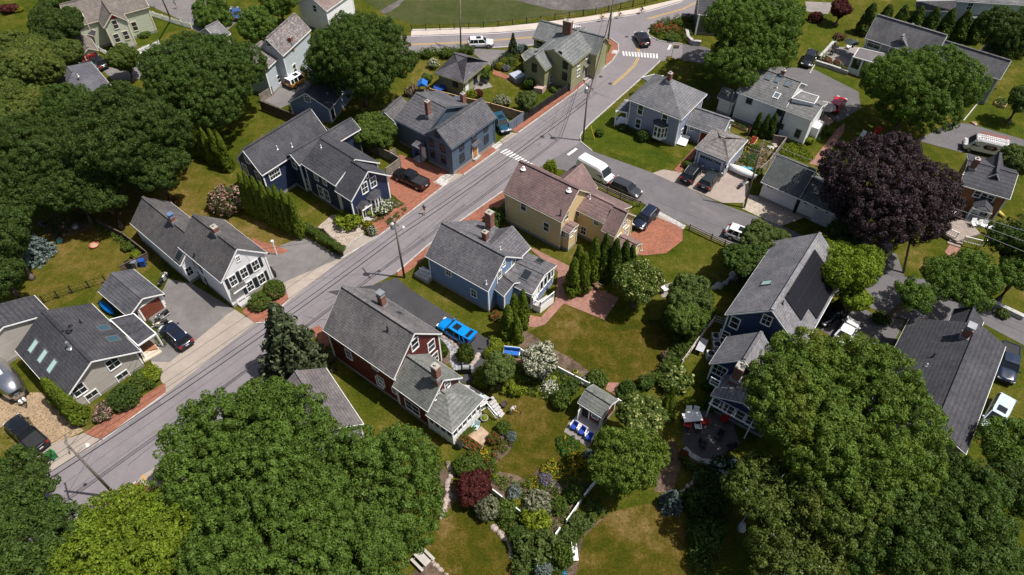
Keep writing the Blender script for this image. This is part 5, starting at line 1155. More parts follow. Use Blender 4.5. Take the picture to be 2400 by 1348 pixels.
tree('broad lower tree in front of the spreading roadside tree', ff(1738, 140), 88, 7, MAPLE, .6, base=ff(1768, 160), lobes=8, sub=.45)
tree('large round maple in front of the big grey house', ff(2146, 206), 132, 8, MAPLE, .85, lobes=10)
tree('purple-leaved beech beside the brown shingle house', ff(2070, 450), 158, 8.5, BEECH, .85, lobes=12)
tree('crooked maple leaning over the side road with a bare bent trunk', ff(2260, 655), 92, 6, MAPLE, .55, base=ff(2062, 755), lobes=9, sub=.4, drop=.15, tr=.4)
tree('small low maple beside the crooked maple over the side road', ff(2145, 690), 45, 6, MAPLE, .6, base=ff(2070, 750), lobes=6)
tree('yellow-green locust beside the solar panel roof', ff(1972, 635), 86, 6, LIME, .9, gap=.5, cr=.4, k=22, ls=.12, lobes=9)
tree('huge bright green maple at the lower right in front of the large grey roof', ff(1968, 968), 222, 11, OAKG, .64, lobes=14)
tree('tall birch with pale stems right of centre at the bottom', ff(1960, 1180), 125, 9, BIRCHL, .9, gap=.62, cr=.38, k=34, ls=.11, bark=BIRCH, lobes=16, drop=.2, sub=.32)
tree('birch with thin yellowish crown beside the white flowering shrub', ff(1790, 1150), 95, 8, BIRCHL, .9, gap=.62, cr=.38, k=34, ls=.11, bark=BIRCH, lobes=13, drop=.2, sub=.33)
tree('birch at the bottom edge between the shaded lawn and the dark maples', ff(1860, 1285), 125, 7, BIRCHL, .8, gap=.62, cr=.38, k=34, ls=.11, bark=BIRCH, drop=.2, lobes=14, sub=.33)
tree('dark maple at the bottom right, right of the birches', ff(2080, 1250), 130, 8, MAPLE2, .8)
tree('dark maple in the bottom right corner', ff(2270, 1270), 140, 8, MAPLE2, .8, lobes=11)
tree('grey-green maple below the large grey roof', ff(2260, 1150), 85, 7, MAPLE2, .8)
tree('bright green maple at the right edge below the silver minivan', ff(2360, 1050), 70, 6, MAPLE, .8)
tree('dark low tree between the minivan and the bottom right corner', ff(2370, 1150), 70, 6, DARKG, .8)
tree('round green garden tree beside the red shed on the lower lawn', ff(1472, 1078), 94, 5, GARDT, .95, drop=.14, sub=.38, lobes=12, gap=.55, cr=.36, k=34, ls=.105)
tree('cream-flowering tree beside the arborvitae columns near the shed', ff(1498, 975), 50, 5, CREAMF, .9, gap=.5, cr=.4, ls=.13)
tree('small leafy tree at the top edge beside the white picket fence street', ff(500, 35), 48, 5, MAPLE, .9)
tree('small green tree left of the brown mossy roof', ff(605, 60), 45, 5, MAPLE, 1.0)
tree('low tree at the top edge between the two white-trimmed houses', ff(655, 5), 45, 5, MAPLE, .9)
tree('dark tree in the top right corner', ff(2370, 85), 80, 8, DARKG, .9)
tree('dark tree at the right edge behind the shingle house', ff(2385, 560), 65, 7, DARKG, .9)
tree('small olive tree at the right edge beside the van with ladders', ff(2385, 375), 40, 5, OLIVE, .9, gap=.5, cr=.4, ls=.13)
tree('dark clipped tree at the right edge above the shingle house', ff(2395, 235), 32, 4, DARKG, 1.0)
tree('green tree with pale blossoms behind the brick patio', ff(1495, 665), 60, 4, CREAMF, .8, gap=.5, cr=.4, ls=.13, k=20)
tree('light green tree between the stone patio and the solar house', ff(1615, 690), 50, 4, OLIVE, .85, gap=.5, cr=.4, ls=.13)
tree('bushy green tree at the right end of the central lawn', ff(1610, 745), 48, 3.5, HEDGE, .9, gap=.45, cr=.36, ls=.12)
tree('loose olive tree hiding the white wagon on the side road', ff(1795, 565), 55, 4.5, OLIVE, .8, gap=.55, cr=.4, ls=.13, drop=.2)
tree('small dark tree behind the solar house by the split-rail fence', ff(1745, 605), 48, 4, MAPLE2, .8, gap=.55, cr=.4, ls=.13, drop=.2)
tree('round green tree beside the slate blue colonial', ff(870, 312), 54, 3, HEDGE, .7, gap=.45, cr=.36, ls=.12)
tree('golden-green conifer-like tree beside the white dogwood', ff(1168, 865), 34, 3.5, OLIVE, 1.3, gap=.45, cr=.36, ls=.12)
tree('white flowering dogwood at the edge of the central lawn', ff(1265, 850), 46, 3, DOGW, 1.1, gap=.55, cr=.33, ls=.11, drop=.3, sub=.34, lobes=12)
tree('dark red Japanese maple beside the lower stone path', ff(1108, 1140), 38, 1.8, REDL, .7, gap=.4, cr=.32, ls=.11)
tree('dark red maple at the top edge above the green lawn', ff(1970, 22), 24, 3, REDL, .8, gap=.5, cr=.38, ls=.13)
tree('drooping pale tree in the cottage garden next to the street fence', ff(1235, 235), 23, 2.5, OLIVE, 1.0, gap=.45, cr=.36, ls=.12)
tree('dark tree in the shaded yard right of the huge dark tree', ff(365, 400), 70, 7, DARKG, .85)
tree('dark tree filling the gap between the two huge dark trees', ff(180, 270), 85, 8, MAPLE2, .85)
tree('dark tree over the shaded yard below the huge dark tree', ff(240, 455), 62, 6, DARKG, .85)
tree('dark tree at the left edge above the brown lawn', ff(25, 470), 75, 7, DARKG, .9)
tree('dark tree at the left edge beside the beige house roof', ff(0, 650), 55, 6, DARKG, .9)
tree('small loose tree behind the slate-roofed house', ff(160, 125), 36, 5, BIRCHL, .9, gap=.5, cr=.4, ls=.13)
tree('green tree in the shade at the top edge left of the pale green house', ff(150, 10), 50, 6, MAPLE2, .8)
tree('leafy tree at the right edge of the side road beyond the crooked maple', ff(2390, 640), 50, 5, MAPLE, .8)
tree('low tree behind the long garage beside the purple beech', ff(1985, 545), 40, 4, DARKG, .8, gap=.6, cr=.4)
tree('small tree on the driveway side of the solar house', ff(2005, 700), 36, 4, LIME, .8, gap=.55, cr=.38, ls=.12)
# conifers
o = shrub('big dense spruce standing over the street beside the red house', ff(700, 870), 84, SPRUCE, 'cone', 11.5, 'spruce', 'tree', zc=2)
e = empty('spruce', o.location, o['label'], 'tree'); o.name = 'crown'; o.parent = e; o.location = (0, 0, 0); del o['category'], o['label']
m = MB(); m.tube([(0, 0, 0), (0, 0, 10.8)], .3, 7, .04); m.build('trunk', BARK, e)
shrub('pale blue spruce at the left edge of the brown lawn', ff(85, 600), 46, BLUES, 'cone', 4.2, 'blue_spruce', 'tree')
shrub('small dark spruce in the cottage garden beside the green colonial', r2(1205, 385), 15, SPRUCE, 'cone', 4.2, 'spruce', 'tree')
shrub('low blue spruce shrub left of the green colonial porch', r2(1268, 350), 14, BLUES, 'round', 1.6, 'blue_spruce', 'shrub')
shrub('silvery blue spruce by the stone steps at the lower right lawn', ff(1570, 1185), 30, BLUES, 'cone', 3.2, 'blue_spruce', 'tree')
def columns(spots, label, group, hpx=None):
    for i, (p, w_, h_, mat) in enumerate(spots):
        r = w_ * mpp(p); o = link('arborvitae', shrub_mesh('column', mat, i % 3), None, G(p), i * 1.9); o.scale = (r, r, h_); tag(o, label, 'arborvitae', group)
columns([(ff(443 + 19.5 * i, 352 + 9 * i + (i % 2) * 3), 13, 6.0 + (i % 3) * .35, ARBOR) for i in range(6)], 'tall narrow arborvitae in the short row below the dark round tree', 'short arborvitae row behind the navy house')
columns([(ff(592 + 16.5 * i, 500 + 8.0 * i), 14, 6.8 + ((i * 7) % 4) * .3, ARBOR) for i in range(8)], 'tall arborvitae in the long row beside the navy house', 'long arborvitae row beside the navy house')
columns([(ff(1340, 690), 20, 6.2, ARBOR), (ff(1362, 685), 20, 6.8, ARBOR), (ff(1385, 660), 20, 7.4, ARBOR), (ff(1408, 655), 20, 7.6, ARBD), (ff(1432, 660), 20, 7.2, ARBD), (ff(1455, 652), 18, 6.4, ARBD), (ff(1472, 645), 16, 5.2, ARBD), (ff(1350, 665), 18, 6.6, ARBOR)], 'tall arborvitae in the clump between the brick patio and the yellow house', 'arborvitae clump by the brick patio')
columns([(ff(1190, 790), 19, 5.6, ARBOR), (ff(1205, 770), 18, 6.0, ARBOR), (ff(1224, 765), 18, 6.2, ARBOR), (ff(1212, 800), 16, 4.2, ARBOR)], 'arborvitae in the clump against the glazed sunroom', 'arborvitae clump by the sunroom')
columns([(n4(1070, 440), 11, 4.0, ARBD), (n4(1180, 460), 11, 4.0, ARBD), (n4(1265, 470), 12, 4.2, ARBD)], 'small pointed arborvitae against the long white house wall', 'three small arborvitae by the white wall')
columns([(ff(150, 945), 22, 4.6, ARBOR), (ff(172, 965), 22, 4.8, ARBOR), (ff(192, 985), 24, 5.0, ARBOR)], 'arborvitae in the row at the gravel yard beside the beige house', 'arborvitae row at the gravel yard')
columns([(ff(1548, 985), 12, 4.6, ARBOR), (ff(1560, 968), 12, 5.0, ARBOR)], 'thin arborvitae column between the shed and the solar house', 'pair of thin arborvitae')
columns([(r3(1265 + 108 * i, 235 + 8 * i), 20, 5.6, ARBD) for i in range(8)], 'dense arborvitae in the clipped hedge row behind the big grey house', 'hedge row behind the big grey house')
# ---------------------------------------------------------------- shrubs and flower beds
for lab, p, r, mat, kind, hh in [
 ('round hydrangea with pinkish-white blooms beside the long arborvitae row', ff(532, 468), 38, PINKF, 'round', 3.0),
 ('clipped round bush at the white house corner, nearest the shuttered windows', ff(642, 677), 24, HEDGE, 'clip', 1.9),
 ('clipped oval bush at the white house front door', ff(608, 706), 25, HEDGE, 'clip', 1.5),
 ('clipped green bush on the pebble bed beside the black driveway', ff(1092, 828), 19, HEDGE, 'clip', 2.4),
 ('green rounded bush against the red gable wall', ff(1034, 820), 15, HEDGE, 'clip', 2.0),
 ('light green leafy bush at the navy house front door', ff(818, 510), 37, LIMES, 'loose', 2.2),
 ('white flowering bush under the navy house bay window', ff(893, 483), 27, WFLO, 'loose', 1.8),
 ('yellow flowering bush at the navy house brick walk', ff(862, 528), 11, YEFL, 'round', 1.1),
 ('white rose bush at the kerb near the pea gravel', ff(873, 541), 11, WFLO, 'round', 1.2),
 ('green bush between the yellow house and the zebra crossing', n3(800, 235), 17, LIMES, 'loose', 2.8),
 ('dark bush between the chimney and the yellow house wall', r5(1080, 160), 25, MAPLE2, 'loose', 2.8),
 ('dark ivy bush beside the blue house chimney', r5(1060, 220), 15, MAPLE2, 'loose', 2.0),
 ('broad lime green bush around the small conifer by the driveway', ff(1135, 880), 30, LIMES, 'loose', 2.0),
 ('lime green bush right of the small conifer', ff(1205, 900), 30, LIMES, 'loose', 1.8),
 ('lime green bush above the blue swing seat', ff(1160, 800), 18, LIMES, 'loose', 1.2),
 ('low lime bush at the end of the black driveway', ff(1147, 828), 13, LIMES, 'round', 1.0),
 ('flowering bush with white dots below the dogwood', ff(1290, 905), 22, WFLO, 'loose', 1.3),
 ('dark leafy bush below the white garden wall', ff(1335, 905), 24, MAPLE2, 'loose', 1.5),
 ('bright clipped bush in the bed beside the lower lawn', ff(1315, 937), 22, HEDGE, 'round', 1.6),
 ('rounded bush on the central lawn edge near the shed', ff(1400, 888), 24, HEDGE, 'round', 1.4),
 ('green bush right of the brick path to the shed', ff(1470, 910), 18, MAPLE2, 'round', 1.4),
 ('olive bush beside the thin arborvitae columns', ff(1515, 895), 22, MAPLE2, 'loose', 1.5),
 ('cream and green bush at the lower right end of the central lawn', ff(1585, 885), 42, CREAMF, 'loose', 2.6),
 ('clipped bush with a pink bloom beside the long white fence', ff(1598, 818), 18, HEDGE, 'clip', 1.6),
 ('rounded clipped bush below the bushy lawn-end tree', ff(1615, 790), 20, HEDGE, 'clip', 1.7),
 ('dense green shrub above the clipped bushes by the white fence', ff(1640, 700), 30, HEDGE, 'round', 2.0),
 ('pink rhododendron at the lawn edge by the white fence', ff(1560, 835), 12, PINKF, 'round', 1.0),
 ('yellow-green bush above the white-flowered bush by the fence', ff(1568, 860), 18, OLIVE, 'loose', 1.4),
 ('dark bush in the shade by the solar house terrace', ff(1680, 940), 28, DARKG, 'loose', 2.0),
 ('white flowering shrub beside the shaded terrace at the lower right', ff(1702, 1098), 38, leafm('white jasmine blossom', (.03, .06, .03), flower=(.45, .5, .5), ffrac=.25), 'loose', 2.4),
 ('dark brown-green shrub at the shaded lower right lawn edge', ff(1660, 1250), 45, MAPLE2, 'loose', 3.0),
 ('dark shrub at the foot of the birch by the lower right lawn', ff(1630, 1170), 35, DARKG, 'loose', 2.2),
 ('yellow azalea beside the red house foundation', b2(495, 345), 18, GOLD, 'loose', 1.3),
 ('lime shrub below the yellow azalea', b2(635, 510), 24, LIMES, 'loose', 1.4),
 ('olive shrub between the deck and the big maple', b2(560, 450), 20, OLIVE, 'loose', 1.1),
 ('grey-green dome bush below the stone steps', b2(850, 575), 22, HEDGE, 'round', 1.5),
 ('green bush beside the deck planter', b2(930, 560), 26, HEDGE, 'loose', 1.6),
 ('small green bush at the corner of the deck stairs', b2(1140, 310), 17, HEDGE, 'round', 1.3),
 ('blue-grey bush at the edge of the lower lawn by the deck', b2(1195, 370), 12, SILV, 'round', 1.0),
 ('flowering bush with red and white blooms on the deck', b2(1070, 380), 18, REDF, 'loose', 1.3),
 ('yellow-blossomed bush between deck and stone steps', b2(1000, 490), 17, YEFL, 'loose', 1.0),
 ('variegated cream bush beside the dark red maple', b2(1025, 870), 27, VARI, 'round', 2.2),
 ('green bush behind the variegated cream bush', b2(1150, 880), 30, HEDGE, 'loose', 1.9),
 ('pale olive dome bush inside the white garden wall', b2(1380, 840), 32, VARI, 'round', 1.7),
 ('bright lime bush at the corner of the white garden wall', b2(1370, 960), 38, LIMES, 'loose', 2.4),
 ('green bush inside the wall near the right-hand white wall', b2(1640, 770), 27, HEDGE, 'loose', 1.4),
 ('rounded bush beside the pale olive dome bush', b2(1530, 850), 20, HEDGE, 'round', 1.3),
 ('wispy grey-green shrub at the end of the lower lawn bed', b2(1215, 760), 19, SILV, 'loose', 1.4),
 ('yellow-green shrub beside the left white garden wall', b2(1235, 835), 14, GOLD, 'loose', 1.0),
 ('lilac flowering plant beside the garden boulders', b2(1435, 670), 16, LAVF, 'round', .9),
 ('dark olive shrub mass below the white wall corner', b2(1370, 1130), 50, OLIVE, 'loose', 3.0),
 ('green shrub left of the dark olive shrub mass', b2(1250, 1080), 28, MAPLE2, 'loose', 1.8),
 ('green rounded shrub beside the white garden bench', b2(1550, 1210), 26, HEDGE, 'round', 2.2),
 ('bronze-green shrub outside the right white garden wall', b2(1670, 970), 26, OLIVE, 'loose', 1.6),
 ('small olive shrub above the white garden bench', b2(1600, 1060), 20, OLIVE, 'loose', 1.3),
 ('silver-blue shrub at the bottom edge', b2(1420, 1300), 20, SILV, 'round', 1.4),
 ('yellow-green shrub at the bottom edge left of the silver-blue shrub', b2(1270, 1290), 26, OLIVE, 'loose', 1.7),
 ('silver-grey plant beside the garden tree at the lawn bed', b2(1740, 500), 13, SILV, 'round', 1.0),
 ('dark shrub behind the right white garden wall', b2(1770, 850), 22, MAPLE2, 'loose', 1.6),
 ('grass-green bush at the beige house porch side', r4(1060, 1270), 24, LIMES, 'loose', 1.6),
 ('small bush with blooms in front of the beige house', r4(970, 1300), 20, HEDGE, 'loose', 1.4),
 ('dark rounded bush at the beige house street corner', b1(870, 90), 33, MAPLE2, 'clip', 2.0),
 ('pink-flowered bush beside the arborvitae at the gravel yard', b1(720, 190), 27, PINKF, 'loose', 1.5),
 ('white flowered bush by the white house rear roof', ff(358, 482), 16, WFLO, 'loose', 1.3),
 ('red-leaved bush on the lawn behind the white house', ff(405, 468), 15, REDF, 'loose', 1.2),
 ('leafy bush along the vegetable fence left of the white house', ff(300, 575), 17, HEDGE, 'loose', 1.2),
 ('bright shrub at the end of the vegetable fence', ff(318, 595), 14, LIMES, 'loose', 1.0),
 ('white blooming shrub beside the garden cottage', r2(650, 440), 14, WFLO, 'loose', 2.0),
 ('long row shrub by the shore road, left end', r2(600, 375), 14, HEDGE, 'loose', 1.6),
 ('row shrub by the shore road beside the tall pole', r2(740, 370), 16, HEDGE, 'loose', 1.8),
 ('small shrub by the tall roadside pole near the garage apron', r2(910, 350), 8, HEDGE, 'loose', 1.6),
 ('round green shrub by the cottage patio', r2(1000, 515), 16, HEDGE, 'loose', 2.2),
 ('bright clipped shrub at the fence behind the blue colonial', r2(910, 665), 13, LIMES, 'round', 1.2),
 ('maroon shrub beside the bright clipped shrub by the fence', r2(960, 655), 11, REDL, 'round', 1.0),
 ('silver flowering shrub in the cottage garden by the fence', r2(1130, 700), 21, VARI, 'loose', 1.8),
 ('golden round shrub in the cottage garden bed', r2(1108, 465), 9, GOLD, 'round', 1.0),
 ('olive shrub in the cottage garden bed', r2(1190, 420), 12, OLIVE, 'loose', 1.3),
 ('low purple shrub in the cottage garden bed', r2(1155, 478), 9, LAVF, 'round', .8),
 ('leafy shrub against the green colonial ell', r2(1320, 580), 14, MAPLE2, 'loose', 2.2),
 ('low shrub behind the black street fence', r2(1500, 615), 14, OLIVE, 'loose', 1.0),
 ('flower-covered shrub by the blue play tower', r2(490, 630), 17, PINKF, 'loose', 1.8),
 ('leafy shrub left of the garden cottage', r2(600, 545), 15, HEDGE, 'loose', 1.7),
 ('small round bush on the corner lawn left of the bay window', r2(1815, 930), 10, HEDGE, 'round', 1.0),
 ('dark round bush under the lavender-grey house windows', r2(2120, 950), 14, MAPLE2, 'clip', 1.7),
 ('dark low bush by the porch of the lavender-grey house', r2(1980, 890), 14, DARKG, 'loose', 1.0),
 ('broad rose bush bed at the road corner with red blooms', r2(2230, 195), 20, REDF, 'loose', 1.3),
 ('second rose bush at the road corner, right of the broad one', r2(2330, 200), 20, REDF, 'loose', 1.3),
 ('leafy bush behind the rose bushes at the road corner', r2(2320, 255), 19, HEDGE, 'loose', 1.2),
 ('green bush above the rose bushes beside the shore road', r2(2370, 150), 14, HEDGE, 'loose', 1.2),
 ('yellow flower clump at the junction sign', r2(2310, 412), 9, YEFL, 'flat', .6),
 ('maroon clipped bush beside the green lawn at the top right', r3(935, 120), 15, REDL, 'round', 1.5),
 ('rust-coloured grass bush above the grey house terrace', r3(1105, 250), 15, leafm('rusty grass', (.12, .07, .03), (.2, .12, .06)), 'loose', 1.3),
 ('copper shrub in the walled terrace bed', r3(1020, 425), 9, leafm('copper leaves', (.2, .09, .05), (.3, .15, .09)), 'round', .9),
 ('second copper shrub in the walled terrace bed', r3(1080, 440), 8, leafm('copper leaves', (.2, .09, .05)), 'round', .9),
 ('white roses along the terrace wall of the grey house', r3(990, 380), 11, WFLO, 'loose', 1.0),
 ('tomato bushes by the white house deck', r3(1010, 910), 14, HEDGE, 'loose', 1.5),
 ('green bush at the white house basement corner', r3(890, 980), 14, LIMES, 'loose', 1.2),
 ('tall grass clump on the lawn by the board fence', n4(1560, 590), 17, LIMES, 'flat', 1.0),
 ('ivy mass along the pole beside the parked boat', n4(1110, 930), 15, HEDGE, 'loose', 1.8),
 ('low bush at the hipped garage corner behind the black car', n4(190, 820), 14, HEDGE, 'loose', 1.2),
 ('pot-sized bush by the split-rail fence', n3(1900, 735), 8, LIMES, 'loose', .9),
 ('small shrub against the blue house corner', r5(1085, 865), 16, REDF, 'loose', .9),
 ('low leafy bush beside the black driveway end', r5(1100, 1080), 16, LIMES, 'loose', 1.0),
 ('red-flowered bush by the shaded terrace table', b3(10, 500), 14, REDF, 'loose', 1.2),
 ('dark red low shrub beside the green lawn path', b2(1035, 630), 12, REDL, 'loose', .9),
 ('bush on the right roadside bank beyond the stone wall', r6(2250, 850), 16, OLIVE, 'loose', 1.1),
 ('green shrub at the shingle house deck', r6(2190, 230), 16, OLIVE, 'loose', 1.4),
 ('dark bush under the crooked maple', r6(1400, 880), 22, DARKG, 'loose', 1.6),
 ('maroon bush beside the mossy-roofed house', r1(1745, 375), 19, REDL, 'round', 2.6),
 ('green shrub against the pale green house wall', r1(1010, 235), 15, HEDGE, 'loose', 1.1),
 ('rounded bush by the cream garage fence', r1(845, 325), 17, HEDGE, 'loose', 2.0),
 ('purple-leaved shrub at the top left corner', r1(60, 55), 22, REDL, 'loose', 1.6),
 ('yellow flowering shrub at the top left corner', r1(125, 60), 13, GOLD, 'loose', 1.0),
 ('fern-like shrub by the dark solar house side', ff(1660, 900), 16, MAPLE2, 'loose', 1.2),
 ('green shrub behind the shed on the lower lawn', ff(1490, 940), 18, OLIVE, 'loose', 1.5),
 ('daylily clump in bloom along the right side of the lower lawn', b2(1600, 430), 27, leafm('daylily leaves', (.05, .10, .015), flower=(.5, .28, .02), ffrac=.03), 'flat', .8),
 ('second daylily clump nearer the garden tree', b2(1660, 530), 24, YEFL, 'flat', .8),
 ('yellow coreopsis bed at the tip of the lower lawn', b2(1470, 600), 24, YEFL, 'flat', .7),
 ('yellow flower drift below the coreopsis bed', b2(1350, 700), 17, YEFL, 'flat', .6),
 ('daylily clump by the right-hand garden wall', b2(1620, 640), 17, YEFL, 'flat', .7)]:
    shrub(lab, p, r, mat, kind, hh, 'flower_clump' if kind == 'flat' else 'shrub', 'flowers' if kind == 'flat' else 'shrub')

def cover(label, pts, mat, n, r, h, name='ground_cover', k=26, ls=.08):
    """low planting nobody could count: one object for a whole bed"""
    SEED[0] += 1; rng = np.random.default_rng(SEED[0]); P = [G(p) for p in pts]; xs = [p.x for p in P]; ys = [p.y for p in P]; C = []
    def ins(x, y):
        c = False
        for a, b in zip(P, P[1:] + P[:1]):
            if (a.y > y) != (b.y > y) and x < (b.x - a.x) * (y - a.y) / (b.y - a.y) + a.x: c = not c
        return c
    while len(C) < n:
        x, y = rng.uniform(min(xs), max(xs)), rng.uniform(min(ys), max(ys))
        if ins(x, y): C.append((x, y, h * rng.uniform(.1, .8)))
    C = np.array(C); N = np.tile([0, 0, 1.0], (n, 1)) + .35 * sph(n, rng); N /= np.linalg.norm(N, axis=1)[:, None]
    o = link(name, quad_mesh(name, leaf_cloud(C, N, r * rng.uniform(.6, 1.3, n), k, ls, rng), mat)); tag(o, label, None, None, 'stuff')
WALLBED = [b2(1040, 640), b2(1110, 640), b2(1300, 700), b2(1560, 600), b2(1740, 690), b2(1600, 930), b2(1490, 1060), b2(1300, 930)]
cover('mixed low green planting inside the white garden walls', WALLBED, HEDGE, 150, .34, .5); cover('yellow-green low planting inside the white garden walls', WALLBED, LIMES, 70, .3, .5); cover('grey-green low planting inside the white garden walls', WALLBED, OLIVE, 80, .34, .6)
cover('yellow day lilies dotted through the garden bed', [b2(1330, 740), b2(1400, 600), b2(1550, 570), b2(1640, 620), b2(1700, 520), b2(1560, 380), b2(1660, 640)], YEFL, 80, .26, .6)
LOWB = [b2(1060, 880), b2(1230, 860), b2(1300, 930), b2(1500, 1090), b2(1640, 960), b2(1760, 880), b2(1850, 900), b2(1700, 1060), b2(1620, 1180), b2(1580, 1345), b2(1240, 1345), b2(1190, 1110)]
cover('dense shrub planting below the white garden walls', LOWB, OLIVE, 170, .42, 1.0, k=34, ls=.1); cover('dark shrub planting below the white garden walls', LOWB, MAPLE2, 170, .42, .9, k=34, ls=.1); cover('light shrub planting below the white garden walls', LOWB, HEDGE, 90, .38, .9, k=30, ls=.09)
BY = [r5(930, 1300), r5(1010, 1210), r5(1150, 1170), r5(1290, 1200), r5(1560, 1240), r5(1750, 1345), b2(1500, 120), b2(1330, 80), b2(1180, 100), b2(1100, 60), b2(960, 20)]
cover('lime ground cover around the dogwood and the small conifer', BY, LIMES, 190, .36, .6); cover('green ground cover around the dogwood and the small conifer', BY, HEDGE, 150, .36, .6); cover('white and pink flowers around the dogwood', BY, WFLO, 60, .26, .6)
cover('low planting along the driveway end', [r5(1010, 1160), r5(1040, 1060), r5(1120, 1030), r5(1240, 1060), r5(1240, 1130), r5(1120, 1150)], LIMES, 70, .3, .5)
EB = [b2(1900, 60), b2(2020, 60), b2(2200, 120), b2(2330, 60), b2(2380, 140), b2(2300, 330), b2(2120, 200), b2(2020, 170)]
cover('green shrub edge right of the shed', EB, MAPLE2, 110, .4, .9, k=30); cover('yellowish shrub edge right of the shed', EB, OLIVE, 70, .36, .8, k=30)
LE = [r5(2230, 900), r5(2330, 760), r5(2500, 640), r5(2560, 700), r5(2480, 1000), r5(2400, 1200), r5(2250, 1340), r5(2120, 1345), r5(2290, 1180), r5(2330, 1050)]
cover('dense hedge planting along the right edge of the central lawn', LE, HEDGE, 190, .44, 1.3, k=34, ls=.1); cover('darker hedge planting along the right edge of the central lawn', LE, MAPLE2, 130, .44, 1.2, k=34, ls=.1); cover('olive planting along the right edge of the central lawn', LE, OLIVE, 90, .4, 1.2, k=30)
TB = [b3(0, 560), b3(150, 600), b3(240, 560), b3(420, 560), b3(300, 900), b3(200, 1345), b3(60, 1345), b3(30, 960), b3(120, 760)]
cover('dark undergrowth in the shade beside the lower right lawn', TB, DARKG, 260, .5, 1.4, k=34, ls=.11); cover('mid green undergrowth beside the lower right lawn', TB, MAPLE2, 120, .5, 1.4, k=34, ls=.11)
DK = [b2(860, 500), b2(930, 480), b2(1060, 500), b2(1090, 420), b2(1200, 330), b2(1230, 380), b2(1100, 560), b2(1060, 640), b2(930, 640), b2(850, 580)]
cover('mixed green planting around the brown deck', DK, HEDGE, 110, .3, .6); cover('flowering plants around the brown deck', DK, REDF, 50, .24, .6)
SP = [b2(560, 400), b2(700, 470), b2(740, 560), b2(680, 640), b2(720, 760), b2(640, 830), b2(560, 560), b2(480, 420)]
cover('weedy planting between the big maple and the stone path', SP, OLIVE, 110, .34, .5); cover('lime planting between the big maple and the stone path', SP, LIMES, 60, .3, .5)
VG = [n4(780, 830), n4(880, 720), n4(1150, 560), n4(1330, 600), n4(1200, 840), n4(1060, 920), n4(860, 860)]
cover('vegetable plants in the fenced kitchen garden', VG, HEDGE, 80, .28, .4); cover('straw and pale plants in the fenced kitchen garden', VG, leafm('straw', (.35, .24, .09), (.5, .36, .15), trans=.1), 90, .25, .15)
cover('tall grass on the lawn between the board fence and the long garage', [n4(1420, 640), n4(1520, 520), n4(1700, 560), n4(1880, 760), n4(1780, 810), n4(1400, 690)], LIMES, 120, .3, .4)
CG = [r2(1060, 440), r2(1180, 370), r2(1260, 400), r2(1240, 460), r2(1150, 500), r2(1080, 490)]
cover('mixed planting in the cottage garden bed', CG, HEDGE, 90, .4, .7); cover('golden planting in the cottage garden bed', CG, GOLD, 35, .32, .6)
cover('hedge planting along the shore road', [r2(520, 385), r2(900, 350), r2(920, 375), r2(700, 400), r2(530, 415)], HEDGE, 130, .45, 1.3, k=30, ls=.1); cover('planting behind the cedar fence', [r2(640, 640), r2(860, 710), r2(1070, 755), r2(1180, 780), r2(1160, 830), r2(1000, 740), r2(640, 690)], HEDGE, 90, .35, .6)
RO = [r2(2165, 225), r2(2220, 160), r2(2395, 120), r2(2480, 140), r2(2450, 310), r2(2235, 285)]
cover('rose leaves in the corner bed', RO, HEDGE, 190, .42, .9, k=30, ls=.1); cover('red rose blooms in the corner bed', RO, REDF, 60, .36, 1.0)
NF = [n2(1890, 1090), n2(2180, 790), n2(2330, 860), n2(2010, 1090)]
cover('low plants in the bed under the bay window', NF, HEDGE, 50, .25, .3); cover('low grey plants in the kerb strip by the pole', [n2(2060, 1110), n2(2330, 900), n2(2380, 930), n2(2140, 1140)], OLIVE, 40, .22, .25)
cover('foundation planting along the beige house front', [b1(770, 110), b1(1010, -60), b1(1120, -70), b1(1130, 0), b1(850, 190), b1(780, 200)], HEDGE, 170, .42, 1.0, k=30, ls=.1); cover('ivy strip beside the beige house porch', [n8(1960, 790), n8(2020, 780), n8(2220, 1080), n8(2170, 1120), n8(2080, 980)], HEDGE, 50, .3, .5)
VS = [r4(640, 190), r4(720, 240), r4(1010, 420), r4(960, 450), r4(820, 350), r4(640, 230)]
cover('vines and weeds in the vegetable strip', VS, HEDGE, 110, .32, .7); cover('shady clutter of undergrowth in the back yard', [r4(240, 220), r4(500, 130), r4(640, 180), r4(560, 260), r4(400, 330), r4(340, 260)], DARKG, 70, .4, .5)
TW = [r3(960, 400), r3(1050, 290), r3(1090, 300), r3(1010, 410), r3(1140, 470), r3(1120, 480), r3(960, 430)]
cover('white-flowering planting along the terrace walls', TW, WFLO, 70, .35, .6); cover('planting along the long white house', [r3(860, 1000), r3(900, 940), r3(1010, 900), r3(1050, 870), r3(1060, 900), r3(960, 1000)], HEDGE, 90, .35, .7)
cover('hedge along the pale fence behind the solar house lawn', [r6(-10, 1180), r6(130, 980), r6(230, 850), r6(215, 830), r6(100, 960), r6(-20, 1100)], HEDGE, 110, .4, 1.0, k=30); cover('plants at the foundation of the lavender-grey house', [r2(1960, 880), r2(2050, 920), r2(2160, 970), r2(2160, 1010), r2(1990, 930)], DARKG, 60, .35, .5)
